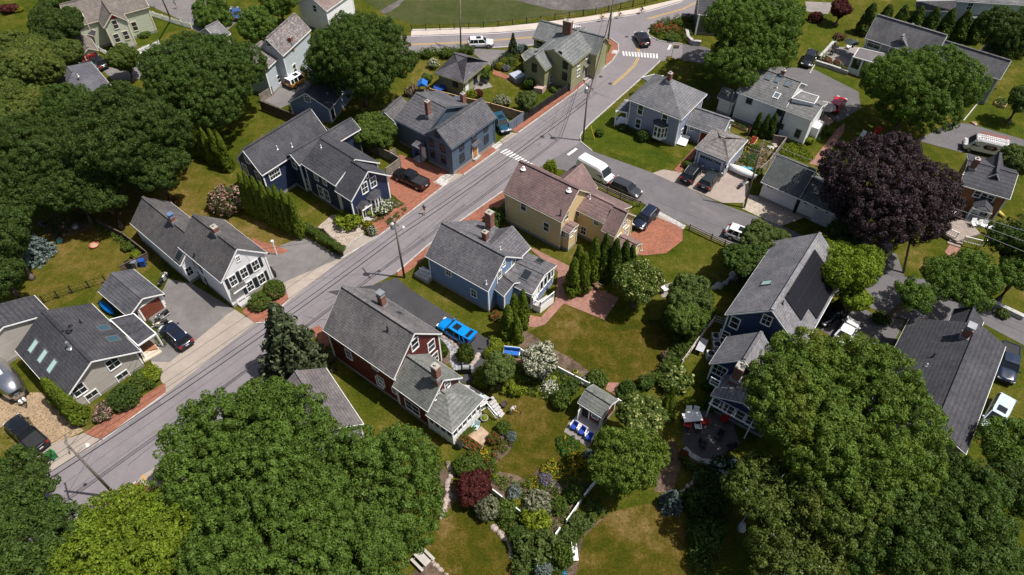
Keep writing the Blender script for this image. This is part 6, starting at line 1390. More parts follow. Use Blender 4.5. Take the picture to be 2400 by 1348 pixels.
# ---------------------------------------------------------------- vehicles
CGLASS = glassm('car glass', (.012, .014, .017)); RIM = plain('alloy rim', (.32, .32, .33), .3, .5, .8, var=0); LAMP = plain('headlamp glass', (.6, .6, .6), .1, .6, var=0); TAIL = plain('red tail lamp', (.30, .01, .01), .2, .5, var=0)
TRIMB = plain('black trim plastic', (.012, .012, .013), .5, var=0)
def loft(m, st):
    """st: (x, [(y, z) ...]) half sections from the keel out and up to the centre line; mirrored"""
    n = len(st[0][1]); rows = []
    for x, h in st: rows.append([(x, y, z) for y, z in h] + [(x, -y, z) for y, z in h[::-1]])
    i0 = len(m.v); w_ = 2 * n
    for r in rows: m.v += r
    for k in range(len(rows) - 1):
        for j in range(w_):
            a = i0 + k * w_ + j; b = i0 + k * w_ + (j + 1) % w_
            m.f.append((a, b, b + w_, a + w_)); m.m.append(m.mi)
    m.f.append(tuple(i0 + j for j in range(w_))[::-1]); m.m.append(m.mi)
    m.f.append(tuple(i0 + (len(rows) - 1) * w_ + j for j in range(w_))); m.m.append(m.mi)
def sect(w, zb, zt, tuck=.9, crown=.03): return [(0, zb), (w * .88, zb), (w, zb + .18), (w * 1.0, zb + (zt - zb) * .62), (w * tuck, zt - .02), (w * tuck * .6, zt + crown), (0, zt + crown * 1.3)]
KINDS_ = {  # L, W, H, belt, hood z, cabin: rear-bottom, rear-top, front-top, front-bottom (x from centre), wheelbase, wheel radius
 'suv': (4.65, 1.86, 1.70, 1.08, 1.02, -2.12, -1.78, .42, 1.12, 2.70, .36),
 'wagon': (4.75, 1.84, 1.50, .98, .90, -2.15, -1.55, .30, 1.10, 2.78, .34),
 'sedan': (4.7, 1.82, 1.44, .95, .88, -1.75, -1.0, .25, 1.10, 2.75, .33),
 'boxy': (4.5, 1.86, 1.82, 1.12, 1.10, -2.05, -1.98, .52, .85, 2.60, .39),
 'minivan': (5.1, 1.98, 1.76, 1.06, .98, -2.42, -2.15, .75, 1.75, 3.0, .35),
 'pickup': (5.7, 1.98, 1.88, 1.16, 1.14, -.75, -.55, .75, 1.35, 3.6, .40),
}
def car(label, front, rear, kind, col, roof=None, cat='car', name='parked_car', sunroof=False, rails=False, hatch=False, rear_z=0.0, plate=True, group=None, mid=None):
    f, r = G(front, .3), G(rear, .3); d = (f - r); d.z = 0; d.normalize()
    L, W, Hh, bz, hz, xr0, xr1, xf1, xf0, wb, wr = KINDS_[kind]
    c = (f + r) / 2; e = empty(name, (c.x, c.y, .036), label, cat, group, math.atan2(d.y, d.x))
    P = paint('car paint ' + '%.3f %.3f %.3f' % col, col); h = W / 2; hl = L / 2
    m = MB()
    if kind == 'pickup':
        st = [(-hl, sect(h * .94, .5, bz - .02)), (-hl + .12, sect(h, .36, bz)), (xr0 - .1, sect(h, .3, bz)), (xf0 - .1, sect(h, .3, bz)), (xf0 + .1, sect(h, .3, hz)), (hl - .25, sect(h * .96, .34, hz - .06)), (hl - .04, sect(h * .86, .45, hz - .18))]
    else:
        st = [(-hl, sect(h * .86, .5, bz - .16)), (-hl + .1, sect(h * .95, .38, bz - .06)), (-hl + .4, sect(h, .3, bz)), (-.6, sect(h, .26, bz)), (xf0 - .15, sect(h, .26, bz - .01)), (xf0 + .12, sect(h, .27, hz)), (hl - .45, sect(h * .97, .3, hz - .09)), (hl - .14, sect(h * .88, .36, hz - .2)), (hl, sect(h * .72, .45, hz - .36))]
    loft(m, st); m.build('body', P, e, smooth=True)
    # glass house
    g = MB(); wb_, wt = h * .92, h * .74; zr = Hh - .05
    lo = [(xr0, -wb_), (xf0, -wb_), (xf0, wb_), (xr0, wb_)]; hi = [(xr1, -wt), (xf1, -wt), (xf1, wt), (xr1, wt)]
    g.quads([(x, y, bz - .05) for x, y in lo] + [(x, y, zr) for x, y in hi], [(0, 1, 5, 4), (1, 2, 6, 5), (2, 3, 7, 6), (3, 0, 4, 7)])
    g.build('windows', CGLASS, e)
    rm = MB(); loft(rm, [(xr1 - .06, [(0, zr - .02), (wt * .8, zr - .02), (wt * .9, zr), (0, zr + .02)]), (xr1 + .25, [(0, zr - .02), (wt, zr - .02), (wt + .03, zr), (0, Hh)]), (xf1 - .3, [(0, zr - .02), (wt, zr - .02), (wt + .03, zr), (0, Hh)]), (xf1 + .08, [(0, zr - .03), (wt * .92, zr - .03), (wt * .95, zr - .01), (0, zr + .015)])])
    for sg in (-1, 1):
        rm.beam((xf0, sg * wb_, bz - .03), (xf1, sg * wt, zr), .09, .07); rm.beam((xr0, sg * wb_, bz - .03), (xr1, sg * wt, zr), .2 if kind != 'pickup' else .12, .07)
        xm = (xf0 + xr0) / 2 + .1; rm.beam((xm, sg * (wb_ + .005), bz - .03), (xm - .05, sg * (wt + .005), zr), .1, .03)
        if kind in ('suv', 'wagon', 'boxy', 'minivan'): rm.beam((xr0 + .75, sg * (wb_ + .005), bz - .03), (xr1 + .62, sg * (wt + .005), zr), .11, .03)
    rm.build('roof', roof or P, e, smooth=False)
    if sunroof: s_ = MB(); s_.box((xf1 - .75, 0, Hh + .005), .85, wt * 1.2, .03); s_.build('sunroof', CGLASS, e)
    if rails:
        s_ = MB()
        for sg in (-1, 1): s_.tube([(xr1 + .2, sg * wt, zr), (xr1 + .35, sg * wt, Hh + .06), (xf1 - .4, sg * wt, Hh + .06), (xf1 - .2, sg * wt, zr)], .035, 6)
        s_.build('roof_rail', plain('roof rail alloy', (.5, .5, .5), .35, .5, .5, var=0), e)
    for sx in (1, -1):
        for sy in (1, -1):
            t = MB(); t.lathe((0, -.12, 0), [(wr * .62, 0), (wr, .02), (wr, .2), (wr * .95, .23), (wr * .62, .24)], 16, (0, 1, 0)); w_ = t.build('wheel', BLACK, e, (sx * wb / 2, sy * (h - .10), wr))
            rmm = MB(); rmm.lathe((0, 0, 0), [(wr * .62, 0), (wr * .6, .02), (wr * .3, .015), (wr * .1, .03)], 10, (0, sy, 0)); rmm.build('rim', RIM, w_, (0, sy * .125, 0))
            am = MB(); am.lathe((sx * wb / 2, sy * (h - .02), wr), [(wr * 1.16, 0), (wr * 1.13, .025), (wr * .9, .028)], 16, (0, sy, 0)); am.build('wheel_arch', TRIMB, e)
    for sy in (1, -1):
        l_ = MB(); l_.box((hl - .16, sy * h * .66, hz - .26), .26, .42, .16); l_.build('headlight', LAMP, e)
        l_ = MB(); l_.box((-hl + .08, sy * h * .8, bz - .16), .18, .3, .3); l_.build('tail_light', TAIL, e)
        l_ = MB(); l_.box((xf0 - .15, sy * (h + .1), bz + .06), .14, .2, .15); l_.build('mirror', P, e)
    b_ = MB(); b_.box((hl - .05, 0, .62), .14, W * .5, .2); b_.build('grille', TRIMB, e)
    b_ = MB(); b_.box((hl - .1, 0, .42), .2, W * .8, .14); b_.build('bumper', TRIMB, e); b_ = MB(); b_.box((-hl + .05, 0, .5), .22, W * .88, .2); b_.build('bumper', TRIMB, e)
    if plate: b_ = MB(); b_.box((-hl - .03, 0, .78), .03, .4, .14); b_.build('number_plate', plain('plate white', (.55, .55, .55), .5, var=0), e)
    if kind == 'pickup':
        b_ = MB(); b_.box((-1.8, 0, bz + .03), 1.95, W * .8, .03); b_.build('cargo_bed', plain('bed liner', (.022, .022, .024), .7), e)
        b_ = MB()
        for sy in (1, -1): b_.box((-1.8, sy * W * .44, bz + .07), 2.05, .12, .1)
        b_.box((-2.78, 0, bz + .07), .1, W * .85, .1); b_.build('bed_rail', P, e)
    if hatch:
        t = MB(); t.beam((xr1, 0, Hh - .02), (xr1 - 1.0, 0, Hh + .12), W * .8, .08, (0, 0, 1)); tg = t.build('tailgate', P, e)
        t = MB(); t.beam((xr1 - .12, 0, Hh + .05), (xr1 - .6, 0, Hh + .12), W * .62, .02, (0, 0, 1)); t.build('glass', CGLASS, tg)
        t = MB(); t.box((xr0 - .06, 0, .95), .1, W * .78, .7); t.build('cargo_opening', TRIMB, e)
    return e
BLK_, NAVY_, DGREY, WHT = (.008, .008, .009), (.008, .012, .028), (.035, .036, .042), (.62, .62, .62)
car('bright blue suv with its tailgate raised on the black driveway', ff(1039, 763), ff(1098, 799), 'suv', (.0, .21, .62), sunroof=True, hatch=True, plate=False)
car('black pickup truck with open bed on the brick parking pad by the navy house', ff(928, 408), ff(1000, 441), 'pickup', BLK_, cat='pickup')
car('teal blue suv parked nose-out beside the slate blue colonial', ff(1189, 316), ff(1163, 273), 'suv', (.012, .06, .10), name='parked_car', sunroof=True)
car('white suv driving along the shore road past the garden cottage', ff(1152, 104), ff(1101, 106), 'suv', WHT, sunroof=True, name='moving_car')
car('black hatchback turning at the road junction by the rose bed', ff(1497, 84), ff(1511, 107), 'suv', BLK_, name='moving_car', sunroof=True)
car('grey suv parked behind the white van on the side road', ff(1500, 463), ff(1432, 432), 'suv', DGREY)
car('long navy suv on the brick patio of the yellow house', ff(1490, 540), ff(1534, 494), 'suv', NAVY_, rails=True)
car('black suv with roof rails before the hipped garage', ff(1638, 389), ff(1603, 433), 'suv', BLK_, rails=True, sunroof=True)
car('dark green-grey suv right of the black one before the hipped garage', ff(1679, 409), ff(1648, 444), 'suv', (.018, .022, .022))
car('white wagon on the side road under the loose olive tree', ff(1775, 571), ff(1704, 545), 'suv', WHT, sunroof=True)
car('white car half hidden under the huge maple beside the solar house', ff(1994, 762), ff(1970, 800), 'sedan', WHT)
car('dark navy suv at the mouth of the wide grey driveway', ff(388, 765), ff(445, 817), 'suv', NAVY_, rails=True, sunroof=True)
car('black pickup truck with a tonneau bed on the gravel yard', ff(28, 985), ff(108, 1060), 'pickup', BLK_, cat='pickup')
car('orange boxy suv with white roof beside the pale blue house', ff(720, 180), ff(678, 205), 'boxy', (.30, .15, .02), roof=WHITE, sunroof=True)
car('dark suv parked by the bright red garage door', ff(218, 142), ff(244, 160), 'suv', (.012, .014, .02))
car('dark teal hatchback behind the slate-roofed house', ff(198, 150), ff(228, 168), 'wagon', (.01, .03, .035))
car('blue car between the two small trees at the top', ff(551, 25), ff(560, 45), 'sedan', (.04, .08, .2))
car('red car behind the umbrella of the long white house', ff(1972, 235), ff(1948, 265), 'suv', (.42, .012, .012))
car('silver minivan between the large grey roof and the right-edge trees', ff(2312, 1015), ff(2352, 940), 'minivan', (.45, .52, .55), sunroof=True, name='parked_van', cat='minivan')
car('dark blue pickup beside the large grey roof at the right edge', ff(2352, 895), ff(2362, 820), 'pickup', (.01, .02, .045), cat='pickup')
car('dark car in shade beside the locust and the solar house', ff(1928, 752), ff(1965, 728), 'suv', (.01, .01, .012))
car('dark car in the shade of the purple beech on the side road', ff(2048, 620), ff(2070, 590), 'suv', (.02, .022, .025))
car('black car parked at the edge of the green lawn below the spreading tree', ff(1886, 158), ff(1902, 130), 'suv', BLK_)
def van(label, front, rear, lettering=False, ladders=False):
    f, r = G(front, .3), G(rear, .3); d = f - r; d.z = 0; d.normalize(); c = (f + r) / 2
    e = empty('white_van', (c.x, c.y, .036), label, 'van', None, math.atan2(d.y, d.x)); P = paint('van white', (.66, .66, .66)); h = 1.0
    S_ = lambda w, zb, zt: [(0, zb), (w * .9, zb), (w, zb + .2), (w, 1.2), (w * .97, zt - .25), (w * .82, zt), (0, zt + .04)]
    m = MB(); loft(m, [(-2.8, S_(.95, .5, 2.35)), (-2.68, S_(h, .4, 2.45)), (.9, S_(h, .32, 2.47)), (1.45, S_(h * .98, .32, 2.32)), (1.7, [(0, .32), (.88, .32), (.98, .5), (.98, 1.2), (.86, 1.95), (.74, 2.05), (0, 2.08)]), (2.2, [(0, .33), (.86, .33), (.97, .5), (.97, 1.1), (.9, 1.28), (.7, 1.32), (0, 1.34)]), (2.62, [(0, .36), (.82, .36), (.92, .5), (.92, .85), (.85, 1.02), (.6, 1.08), (0, 1.1)]), (2.78, [(0, .42), (.7, .42), (.78, .5), (.78, .75), (.7, .85), (.5, .9), (0, .9)])])
    m.build('body', P, e, smooth=False)
    g = MB(); g.poly([(1.60, .76, 2.26), (1.60, -.76, 2.26), (2.26, -.88, 1.38), (2.26, .88, 1.38)]); g.build('windshield', CGLASS, e)
    for sy in (1, -1):
        g = MB(); g.poly([(.75, sy * 1.005, 1.3), (1.75, sy * .985, 1.3), (1.45, sy * .93, 1.95), (.75, sy * .96, 2.05)]); g.build('side_window', CGLASS, e)
        l_ = MB(); l_.box((2.6, sy * .78, .98), .3, .28, .3); l_.build('headlight', LAMP, e); l_ = MB(); l_.box((-2.78, sy * .88, 1.4), .08, .14, .6); l_.build('tail_light', TAIL, e)
        l_ = MB(); l_.box((1.75, sy * 1.12, 1.45), .12, .2, .35); l_.build('mirror', TRIMB, e)
        for sx in (1.85, -1.8):
            t = MB(); t.lathe((0, -.12, 0), [(.22, 0), (.35, .02), (.35, .22), (.22, .24)], 16, (0, 1, 0)); w_ = t.build('wheel', BLACK, e, (sx, sy * .9, .35)); t = MB(); t.lathe((0, 0, 0), [(.21, 0), (.18, .03), (.06, .03)], 10, (0, sy, 0)); t.build('rim', RIM, w_, (0, sy * .125, 0))
    b_ = MB(); b_.box((2.72, 0, .52), .2, 1.7, .34); b_.box((0, 0, .42), 4.2, 2.03, .14); b_.build('bumper', TRIMB, e)
    if ladders:
        for y0 in (-.55, .45):
            l_ = MB()
            for dy in (-.2, .2): l_.beam((-2.7, y0 + dy, 2.75), (1.2, y0 + dy, 2.75), .06, .08)
            for k in range(14): l_.box((-2.55 + k * .28, y0, 2.75), .05, .4, .04)
            for x in (-2.2, .5):
                for dy in (-.2, .2): l_.box((x, y0 + dy, 2.6), .05, .05, .25)
            l_.build('ladder', plain('red white ladder fibre', (.45, .12, .1), .5) if y0 < 0 else plain('alloy ladder', (.5, .42, .42), .5), e)
    if lettering:
        k = MB(); q = [(-1.55, .62), (-1.2, .3), (.0, .3), (.35, .62), (.0, .95), (-1.2, .95)]
        k.poly([(x, 1.012, z + .85) for x, z in q]); bd = k.build('logo_badge', plain('badge black', (.02, .015, .015), .5, var=0), e)
        k = MB(); k.poly([(x * 1.08 + .05, 1.008, (z - .62) * 1.2 + 1.47) for x, z in q]); k.build('logo_border', plain('badge red', (.4, .02, .02), .5, var=0), e)
        cu = bpy.data.curves.new('lettering', 'FONT'); cu.body = 'TBF'; cu.size = .62; cu.extrude = .004; cu.align_x = 'CENTER'; cu.align_y = 'CENTER'
        t_ = bpy.data.objects.new('tmp', cu); COL.objects.link(t_); me = bpy.data.meshes.new_from_object(t_.evaluated_get(bpy.context.evaluated_depsgraph_get())); bpy.data.objects.remove(t_); me.materials.clear(); me.materials.append(plain('badge letter silver', (.5, .45, .42), .4, var=0)); o = link('lettering', me, e); o.location = (-.6, 1.02, 1.48); o.rotation_euler = (math.radians(90), 0, math.pi)
    return e
van('white panel van parked on the side road behind the yellow house', ff(1428, 428), ff(1362, 392))
van('white van with red ladders on its roof rack and a black badge on its side', ff(2258, 342), ff(2345, 362), True, True)
# silver caravan
f, r = G(ff(62, 950)), G(ff(-12, 852)); d = (f - r).normalized(); c = (f + r) / 2
e = empty('caravan', c, 'rounded polished silver caravan at the left edge on the gravel yard', 'caravan', None, math.atan2(d.y, d.x))
SIL = plain('polished aluminium', (.55, .55, .56), .22, .6, .9, var=.08); m = MB(); st = []
for k in range(13):
    t = -1 + 2 * k / 12; s_ = (1 - abs(t) ** 3.2) ** .5; s_ = max(s_, .12)
    st.append((t * 3.6, [(0, .55)] + [(1.2 * s_ * math.cos(a) ** .55 if math.cos(a) > 0 else 0, .55 + 2.2 * (.25 + .75 * s_) * (.0 + math.sin(a) ** .7 if a > 0 else 0)) for a in [i * math.pi / 16 for i in range(0, 9)]]))
loft(m, st); m.build('body', SIL, e, smooth=True)
m = MB(); m.box((.6, 0, 2.78), .7, .5, .08); m.build('roof_hatch', WHITE, e); m = MB(); m.box((-1.2, 0, 2.76), .5, .5, .08); m.build('roof_hatch', WHITE, e)
m = MB(); m.box((3.36, 0, 1.6), .1, 1.3, .6, (1, 0, -.25), (0, 1, 0), (.25, 0, 1)); m.build('front_window', CGLASS, e)
for y in (-.2, .2): m = MB(); m.lathe((4.0, y, .5), [(.12, 0), (.16, .06), (.16, .45), (.08, .55)], 10); m.build('gas_bottle', WHITE, e)
m = MB(); m.beam((3.4, .5, .5), (4.7, 0, .45), .08, .1); m.beam((3.4, -.5, .5), (4.7, 0, .45), .08, .1); m.box((0, 0, .42), 6.2, 1.9, .25); m.build('tow_frame', TRIMB, e)
for sy in (1, -1): t = MB(); t.lathe((-.3, sy * 1.0, .36), [(.2, 0), (.36, .02), (.36, .2), (.2, .22)], 14, (0, sy, 0)); t.build('wheel', BLACK, e)
# motorcycles
def moto(label, front, rear, col, bag=None):
    f, r = G(front), G(rear); d = f - r; d.normalize(); c = (f + r) / 2
    e = empty('motorcycle', (c.x, c.y, .03), label, 'motorcycle', None, math.atan2(d.y, d.x)); P = paint('moto paint %.2f %.2f' % (col[0], col[1]), col)
    for x in (.78, -.72): t = MB(); t.lathe((x, -.07, .32), [(.2, 0), (.32, .02), (.32, .12), (.2, .14)], 14, (0, 1, 0)); w_ = t.build('wheel', BLACK, e); t = MB(); t.lathe((x, -.05, .32), [(.2, 0), (.2, .1)], 10, (0, 1, 0)); t.build('rim', RIM, w_)
    m = MB(); loft(m, [(-.1, [(0, .7), (.1, .72), (.14, .82), (0, .92)]), (.15, [(0, .7), (.16, .74), (.2, .86), (0, .98)]), (.45, [(0, .74), (.08, .78), (.1, .88), (0, .94)])]); m.build('tank', P, e, smooth=True)
    m = MB(); loft(m, [(-.95, [(0, .66), (.12, .68), (.13, .8), (0, .84)]), (-.5, [(0, .66), (.17, .68), (.18, .78), (0, .8)]), (-.05, [(0, .66), (.1, .68), (.11, .74), (0, .76)])]); m.build('seat', BLACK, e, smooth=True)
    m = MB(); m.box((.05, 0, .45), .55, .34, .42); m.tube([(.1, .2, .3), (-.4, .22, .25), (-.95, .22, .3)], .05, 8); m.build('engine', GREYM, e)
    m = MB(); m.tube([(.78, .1, .32), (.5, .1, 1.0)], .03, 6); m.tube([(.78, -.1, .32), (.5, -.1, 1.0)], .03, 6); m.build('fork', GREYM, e)
    m = MB(); m.tube([(.25, -.42, 1.05), (.48, -.2, 1.04), (.48, .2, 1.04), (.25, .42, 1.05)], .025, 6); m.build('handlebar', GREYM, e); m = MB(); m.lathe((.55, 0, .95), [(.05, 0), (.1, .08), (.1, .12)], 10, (1, 0, 0)); m.build('headlight', LAMP, e)
    m = MB(); m.box((-.72, 0, .66), .6, .2, .04); m.box((.78, 0, .66), .4, .16, .04); m.build('mudguard', P, e)
moto('silver motorcycle in the shade of the white house driveway', ff(396, 648), ff(377, 672), (.4, .4, .4))
moto('black motorcycle standing before the brown garage door', ff(370, 757), ff(394, 738), BLK_)
moto('cream motorcycle tucked behind the dark navy suv', ff(368, 772), ff(390, 762), (.45, .36, .26))
moto('black motorcycle at the far corner of the white house', ff(632, 632), ff(648, 650), BLK_)
moto('dark scooter on the pale driveway beside the pole', n4(880, 1150), n4(940, 1090), (.02, .02, .05))
# covered boat, kayak
def hull(label, name, cat, a, c, L, W_, Hh, mat, z0=.4):
    f, r = G(a), G(c); d = (f - r); d.normalize(); q = (f + r) / 2; e = empty(name, (q.x, q.y, 0), label, cat, None, math.atan2(d.y, d.x)); m = MB(); st = []
    for k in range(11):
        t = -1 + 2 * k / 10; s_ = max(.06, (1 - abs(t) ** 2.6)); st.append((t * L / 2, [(0, z0 + Hh * .1 * (1 - s_)), (W_ / 2 * s_ * .7, z0 + .06), (W_ / 2 * s_, z0 + Hh * .5), (W_ / 2 * s_ * .6, z0 + Hh * (.75 + .2 * s_)), (0, z0 + Hh)]))
    loft(m, st); m.build('hull', mat, e, smooth=True)
    m = MB()
    for x in (-L * .25, L * .25): m.box((x, 0, z0 / 2), .12, W_ * .7, z0)
    m.build('cradle', WOOD, e); return e
hull('white shrink-wrapped boat lying beside the vegetable garden', 'boat', 'boat', n4(770, 930), n4(1010, 1035), 4.6, 1.3, .9, plain('white shrink wrap', (.66, .66, .64), .4, var=.05))
hull('bright blue kayak in the gap between the beige house and its garage', 'kayak', 'kayak', n8(1390, 560), n8(1510, 665), 3.4, .9, .5, plain('blue kayak plastic', (.0, .12, .42), .3, var=.05), .2)
hull('yellow kayak lying at the right side of the shingle house', 'kayak', 'kayak', r6(2190, 130), r6(2235, 170), 2.4, .6, .35, plain('yellow kayak plastic', (.5, .42, .1), .4), .1)
# ---------------------------------------------------------------- poles and wires
POLEW = plain('grey pole wood', (.17, .145, .125), .9, .1, var=.25); WIREM = plain('black cable', (.012, .012, .013), .6, var=0); WIREL = plain('pale aluminium cable', (.3, .3, .31), .5, var=0)
def pole(label, base, top, h, arms=1, can=True, lamp=None, r=.15):
    b = G(base); t = G(top, h); e = empty('utility_pole', b, label, 'utility pole'); v = t - b
    m = MB(); m.tube([(0, 0, -.1), v * .5, v], [r, r * .85, r * .65], 10); m.build('shaft', POLEW, e, smooth=True)
    ax = Vector((.55, -.83, 0))
    for k in range(arms):
        m = MB(); q = v * (.96 - .08 * k); m.beam(q - ax * 1.1, q + ax * 1.1, .1, .12)
        for s_ in (-1.0, -.4, .4, 1.0): m.lathe(q + ax * s_ + Vector((0, 0, .05)), [(.04, 0), (.06, .06), (.03, .18)], 8)
        m.build('crossarm', POLEW, e)
    if can:
        q = v * .86 + Vector((-.28, -.2, 0)); m = MB(); m.lathe(q, [(.26, 0), (.28, .05), (.28, .75), (.2, .85), (.06, .95)], 14); m.build('transformer', plain('transformer grey', (.42, .43, .44), .4, .4, .3, var=.05), e, smooth=False)
    if lamp:
        q = v * .8; l_ = Vector(lamp); m = MB(); m.tube([q, q + l_ * .6 + Vector((0, 0, .35)), q + l_ + Vector((0, 0, .3))], .035, 6); a_ = m.build('lamp_arm', GREYM, e)
        m = MB(); m.lathe(q + l_ + Vector((0, 0, .15)), [(.2, 0), (.16, .1), (.06, .2)], 10); m.build('lamp_head', WHITE, a_)
    return b, t
PA = pole('wooden utility pole with transformer between the red and light blue houses', ff(948, 651), ff(923, 512), 10.0, 1, True, (.8, .5, 0))
PB = pole('wooden utility pole on the grass corner of the side road', ff(1366, 330), ff(1380, 196), 9.8, 1, True)
PC = pole('leaning grey utility pole at the lower left bend of the street', ff(276, 1167), ff(152, 1036), 11.0, 1, False, (.7, .8, 0))
PD = pole('wooden pole at the pale driveway beside the long white garage', ff(1744, 487), ff(1790, 328), 10.8, 0, False)
PE = pole('pole rising in front of the purple beech', ff(2117, 640), ff(2155, 460), 10.8, 0, True)
PF_ = pole('tall thin pole by the shore road near the white car', ff(1080, 118), ff(1078, -12), 9.5, 1, False)
PG = pole('utility pole at the street bend beside the green colonial', ff(1424, 103), ff(1440, -20), 9.5, 1, True)
PH = pole('dark thin pole at the white picket fence at the top left', r1(1200, 137), r1(1130, -25), 9.5, 1, False)
def wire(label, a, c, sag, r=.018, mat=None, n=14, name='power_line'):
    a, c = Vector(a), Vector(c); pts = [a.lerp(c, k / n) - Vector((0, 0, sag * 4 * (k / n) * (1 - k / n))) for k in range(n + 1)]
    m = MB(); m.tube(pts, r, 5); o = m.build(name, mat or WIREM); tag(o, label, 'cable', 'overhead cables'); return o
AX = Vector((.55, -.83, 0))
def span(P, Q, label, low=True):
    for s_, nm in ((-1.0, 'street-side'), (.4, 'inner'), (1.0, 'outer')):
        wire('thin %s power line %s' % (nm, label), P[1] + AX * s_ - Vector((0, 0, .3)), Q[1] + AX * s_ - Vector((0, 0, .3)), .45, .016)
    if low:
        for dz, r_, nm in ((2.3, .035, 'upper thick'), (3.0, .045, 'lower thick')): wire('%s telephone cable %s' % (nm, label), P[0].lerp(P[1], 1 - dz / P[1].z), Q[0].lerp(Q[1], 1 - dz / Q[1].z), .5, r_)
span(PC, PA, 'from the leaning pole to the red house pole'); span(PA, PB, 'from the red house pole to the grass corner pole'); span(PB, PG, 'from the grass corner pole to the street bend pole')
span((PC[0], PC[1]), (PC[0] + Vector((-16, -14, 0)), PC[1] + Vector((-16, -14, 0))), 'leaving the leaning pole past the lower left corner')
wire('service cable from the pole by the red house to the white shuttered house', PA[1] - Vector((0, 0, 1)), G(r4(1650, 420), 7), .5, .018); wire('service cable from the grass corner pole to the lavender-grey house', PB[1] - Vector((0, 0, 1)), G(r2(2300, 800), 6), .4)
wire('service cable from the grass corner pole to the slate blue colonial', PB[1] - Vector((0, 0, 1)), G(r2(1090, 835), 5), .4); wire('service cable from the leaning pole to the beige house', PC[1] - Vector((0, 0, .8)), G(n8(1860, 1150), 3.2), .5)
wire('pale cable from the driveway pole to the pole at the purple beech', PD[1], PE[1], .5, .02, WIREL); wire('lower pale cable from the driveway pole past the purple beech', PD[1] - Vector((0, 0, 1.2)), PE[1] - Vector((0, 0, 1.5)), .6, .025, WIREL)
for k in range(3): wire('pale cable %s leaving the beech pole towards the right edge' % ('upper', 'middle', 'lower')[k] if False else ['upper pale cable', 'middle pale cable', 'lower pale cable'][k] + ' leaving the beech pole towards the right edge', PE[1] - Vector((0, 0, .7 * k)), PE[1] + Vector((24, -13 - 2.5 * k, -.7 * k)), .5, .02, WIREL)
wire('cable from the driveway pole to the lavender-grey house', PD[1], G(n4(60, 200), 5), .4)
wire('cable from the shore road pole to the street bend pole', PF_[1], PG[1], .5); 
# ---------------------------------------------------------------- fences and walls
def fence(label, pts, h, mat, style='board', top=True, name='fence', cat='fence', step=2.2, th=.06, group=None):
    P = [G(p, h if top else 0) for p in pts]
    for p in P: p.z = 0
    e = empty(name, P[0], label, cat, group); up = Vector((0, 0, 1)); m, q = MB(), MB()
    for a, c in zip(P, P[1:]):
        d = (c - a); L = d.length; d.normalize(); s_ = Vector((-d.y, d.x, 0)); n = max(1, round(L / step))
        for k in range(n + 1):
            b = a + d * L * k / n; q.box(b + up * (h + .12) / 2 - P[0], .13, .13, h + .12, d, s_)
        if style == 'board':
            nb = max(1, int(L / .32))
            for k in range(nb): hh = h * (1 + .015 * math.sin(k * 12.9)); m.box(a + d * L * (k + .5) / nb + up * (hh / 2 + .03) + s_ * .002 * (k % 2) - P[0], L / nb - .02, th * .5, hh - .03, d, s_)
            m.beam(a + up * h * .8 - P[0] - s_ * .05, c + up * h * .8 - P[0] - s_ * .05, .05, .09); m.beam(a + up * (h + .02) - P[0], c + up * (h + .02) - P[0], .14, .04)
        elif style == 'rail':
            for z in (.3, .62, .94): m.beam(a + up * h * z - P[0], c + up * h * z - P[0], .07, .12)
        elif style == 'picket':
            for z in (.25, .8): m.beam(a + up * h * z - P[0], c + up * h * z - P[0], .05, .08)
            nb = max(1, int(L / .24))
            for k in range(nb): m.box(a + d * L * (k + .5) / nb + up * h / 2 + s_ * .04 - P[0], .13, .03, h, d, s_)
        elif style == 'wire':
            for z in (.12, .5, .95): m.beam(a + up * h * z - P[0], c + up * h * z - P[0], .03, .03)
            nb = max(1, int(L / .4))
            for k in range(nb): m.box(a + d * L * (k + .5) / nb + up * h / 2 - P[0], .022, .022, h * .9, d, s_)
        elif style == 'solid': m.box((a + c) / 2 + up * h / 2 - P[0], L, th, h, d, s_); m.beam(a + up * (h + .03) - P[0], c + up * (h + .03) - P[0], th + .06, .05)
    for i in range(0, len(q.v), 8):
        if style == 'solid' and step > 3: break
        w_ = MB(); w_.quads(q.v[i:i + 8], [tuple(k - i for k in f) for f in q.f if i <= f[0] < i + 8]); w_.build('post', mat, e)
    m.build({'board': 'board_panel', 'rail': 'rail', 'picket': 'picket_panel', 'wire': 'mesh_panel', 'solid': 'panel'}[style], mat, e)
    return e
BRN = plain('aged brown fence wood', (.115, .088, .07), .9, .1, var=.3); BLKF = plain('black fence paint', (.018, .018, .02), .6)
fence('low black board fence along the street brick pavement by the green colonial', [r2(1285, 805), r2(1450, 690), r2(1612, 585)], 1.3, BLKF, 'board')
fence('tan cedar board fence between the cottage garden and the slate blue colonial', [r2(620, 622), r2(850, 682), r2(1050, 725), r2(1272, 788)], 1.8, TAN, 'board')
fence('blue grey board gate beside the teal suv', [r2(1178, 862), r2(1280, 790)], 1.7, plain('blue grey gate', (.13, .16, .2), .7), 'board')
fence('long dark brown board fence behind the navy house and the blue garage', [r1(1820, 705), n1(640, 420), n1(880, 510), n1(1250, 655), n1(1400, 760), n1(1960, 935)], 1.8, BRN, 'board')
fence('brown board fence with a corner beside the black pickup', [n1(1985, 940), n1(2130, 1008), n1(2268, 1088), n1(2080, 1228)], 1.7, WOOD, 'board')
fence('short brown fence return near the slate blue colonial door', [n1(2130, 1005), n1(2205, 962)], 1.6, WOOD, 'board')
fence('dark brown ivy-topped fence between the grey driveway and the pea gravel', [n2(1000, 1128), r4(2270, 262), r5(0, 392)], 1.6, BRN, 'board')
fence('weathered rail fence of the vegetable strip behind the white house', [r4(680, 200), r4(860, 290), r4(1035, 425), r4(840, 520)], 1.2, BRN, 'board')
